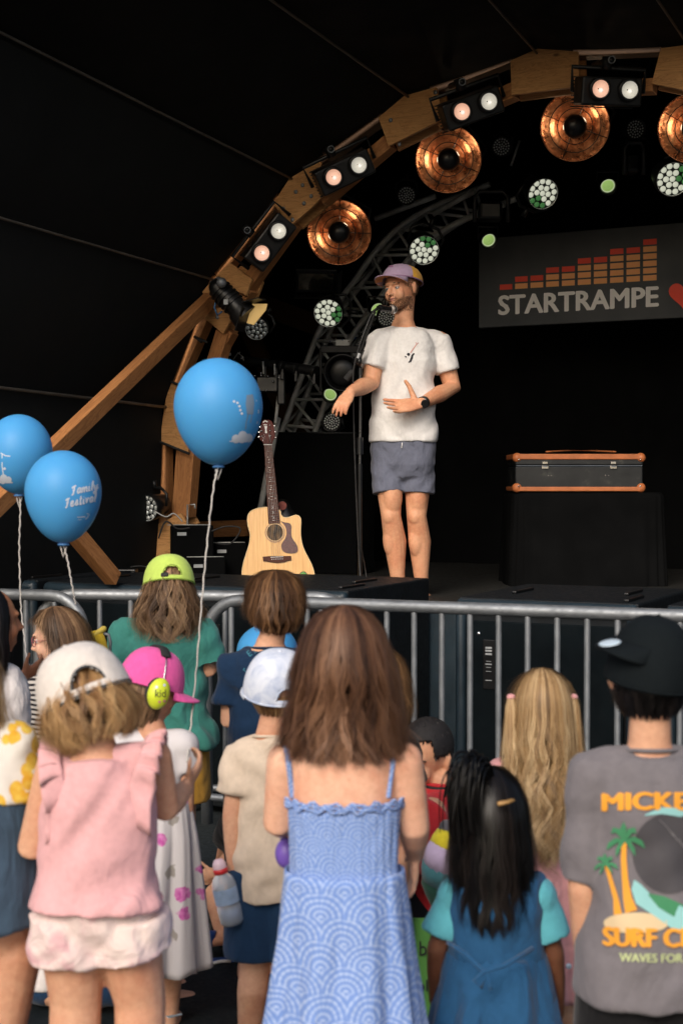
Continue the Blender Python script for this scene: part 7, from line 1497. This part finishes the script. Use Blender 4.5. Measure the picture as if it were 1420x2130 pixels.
def seatshorts(f, mat, t_=.7):
    P_ = [ell((0, .0, f.J['hipL'][2] + .01), (.125, .10, .085))]
    for e in 'LR': a, b = f.J['hip' + e], f.J['kn' + e]; P_.append(sweep([a, a + (b - a) * t_ * .5, a + (b - a) * t_], [.082, .078, .074], n=18, cap='flat'))
    f.cloth('shorts', P_, mat, .009, 3, .003, 3)
seatshorts(f, M['jean'], .75)
strands('hair', f, [(.11, .002, .002, .002), (.10, .04, .042, .04), (.07, .07, .08, .07), (.02, .084, .10, .08), (-.05, .086, .1, .07)], 900, H_DBROWN, width=.004, azr=(-2.6, 2.6), s0=(0, .6), ln=(.2, .4), layer=.01, K=8, seed=94)
f = Fig('child in blue sandals sitting on the ground behind the boy with the bottle', 520, 5.0, 1700, .20, R_(60), SK['warm'], h=1.2, sh=.80)
dz = .47 * f.h - .10; f.drop = dz
for k in f.J: f.J[k] = f.J[k] - np.array([0, 0, dz])
for e, s_ in (('L', -1), ('R', 1)): f.J['hip' + e] = np.array([s_ * .07, .02, .10])
f.J['knR'] = f.L(446, 1862, -.05); f.J['anR'] = f.L(468, 1948, -.12); f.J['knL'] = f.L(455, 1860, .25); f.J['anL'] = f.L(430, 1945, .1)
f.J['wrL'] = f.J['knL'] + np.array([0, 0, .06]); f.J['wrR'] = f.J['knR'] + np.array([0, 0, .07]); f.J['elL'] = (f.J['shL'] + f.J['wrL']) / 2; f.J['elR'] = (f.J['shR'] + f.J['wrR']) / 2; f.handdir = {'L': (0, 1, -.2), 'R': (0, 1, -.2)}
stdbody(f, feet=False, extra=[sweep([f.L(470, 1952, -.12), f.L(440, 1956, -.14), f.L(400, 1962, -.16)], [.026, .030, .022], [.022, .022, .014], n=12)])
tp = [f.torso(.47 * f.h, f.tz[-1] - .012, off=.016, hold=True, cap='flat')] + sleeve(f, 'L', .6, .046, .056) + sleeve(f, 'R', .6, .046, .056); f.cloth('tshirt', tp, M['bshorts'], .009, 4, .003, 95); seatshorts(f, M['bshorts'], .6)
M['sblue'] = plain('sandal_blue', lin(28, 70, 140), .5); zf = .012
sq = [f.L(x, 1968, d) for x, d in ((484, -.13), (455, -.14), (425, -.15), (392, -.16))]
mk('sandal_sole', [sweep([q_ * np.array([1, 1, 0]) + np.array([0, 0, .016]) for q_ in sq], .038, .012, side=(0, 1, 0), n=14)], M['sblue'], f.r, local=True)
mk('sole_edge', [tube([list(q_ * np.array([1, 1, 0]) + np.array([0, -.0, .030 + .004 * math.sin(i * 2)])) for i, q_ in enumerate([f.L(480, 1968, -.17), f.L(460, 1968, -.18), f.L(440, 1968, -.185), f.L(420, 1968, -.19), f.L(400, 1968, -.195)])], .006, 8)], M['white'], f.r, local=True)
mk('sandal_strap', [sweep([f.L(438, 1966, -.17), f.L(440, 1940, -.16), f.L(442, 1938, -.12)], .018, .004, side=(1, 0, 0), n=8)], M['sblue'], f.r, local=True)
strands('hair', f, [(.11, .002, .002, .002), (.10, .04, .042, .04), (.07, .07, .08, .07), (.02, .084, .10, .08), (-.05, .086, .1, .07)], 700, H_DBROWN, width=.004, azr=(-2.6, 2.6), s0=(0, .6), ln=(.2, .4), layer=.01, K=8, seed=96)
# fourth balloon held low, and the violet balloon at the girl's hip
b4, v4 = balloon('low blue balloon half hidden behind the boy in the navy tee', 556, 1356, 64, (1298, 1430), 5.35, 0, [(556, 1470, 5.3), (560, 1530, 5.25)])
pb = empty('violet_water_balloon', tuple(P(592, 1790, 3.12)), None, 'small violet rubber ball at the left hip of the girl in the blue dress', 'ball')
mk('ball_skin', [ell(P(596, 1775, 3.2), (.026, .026, .034), None, 24, 16)], plain('violet_rubber', lin(120, 92, 190), .4, var=.08), pb); mk('neck', [cyl(P(590, 1742, 3.2), P(592, 1752, 3.2), .008, 10)], plain('violet_dark', lin(70, 52, 140), .4), pb)

for o in list(bpy.data.objects):
    if o.name.split('.')[0] in ('lettering', 'print', 'cloud_print', 'print_lines', 'dots', 'curl_print', 'small_print', 'grey_print') and o.parent: o['kind'] = 'stuff'
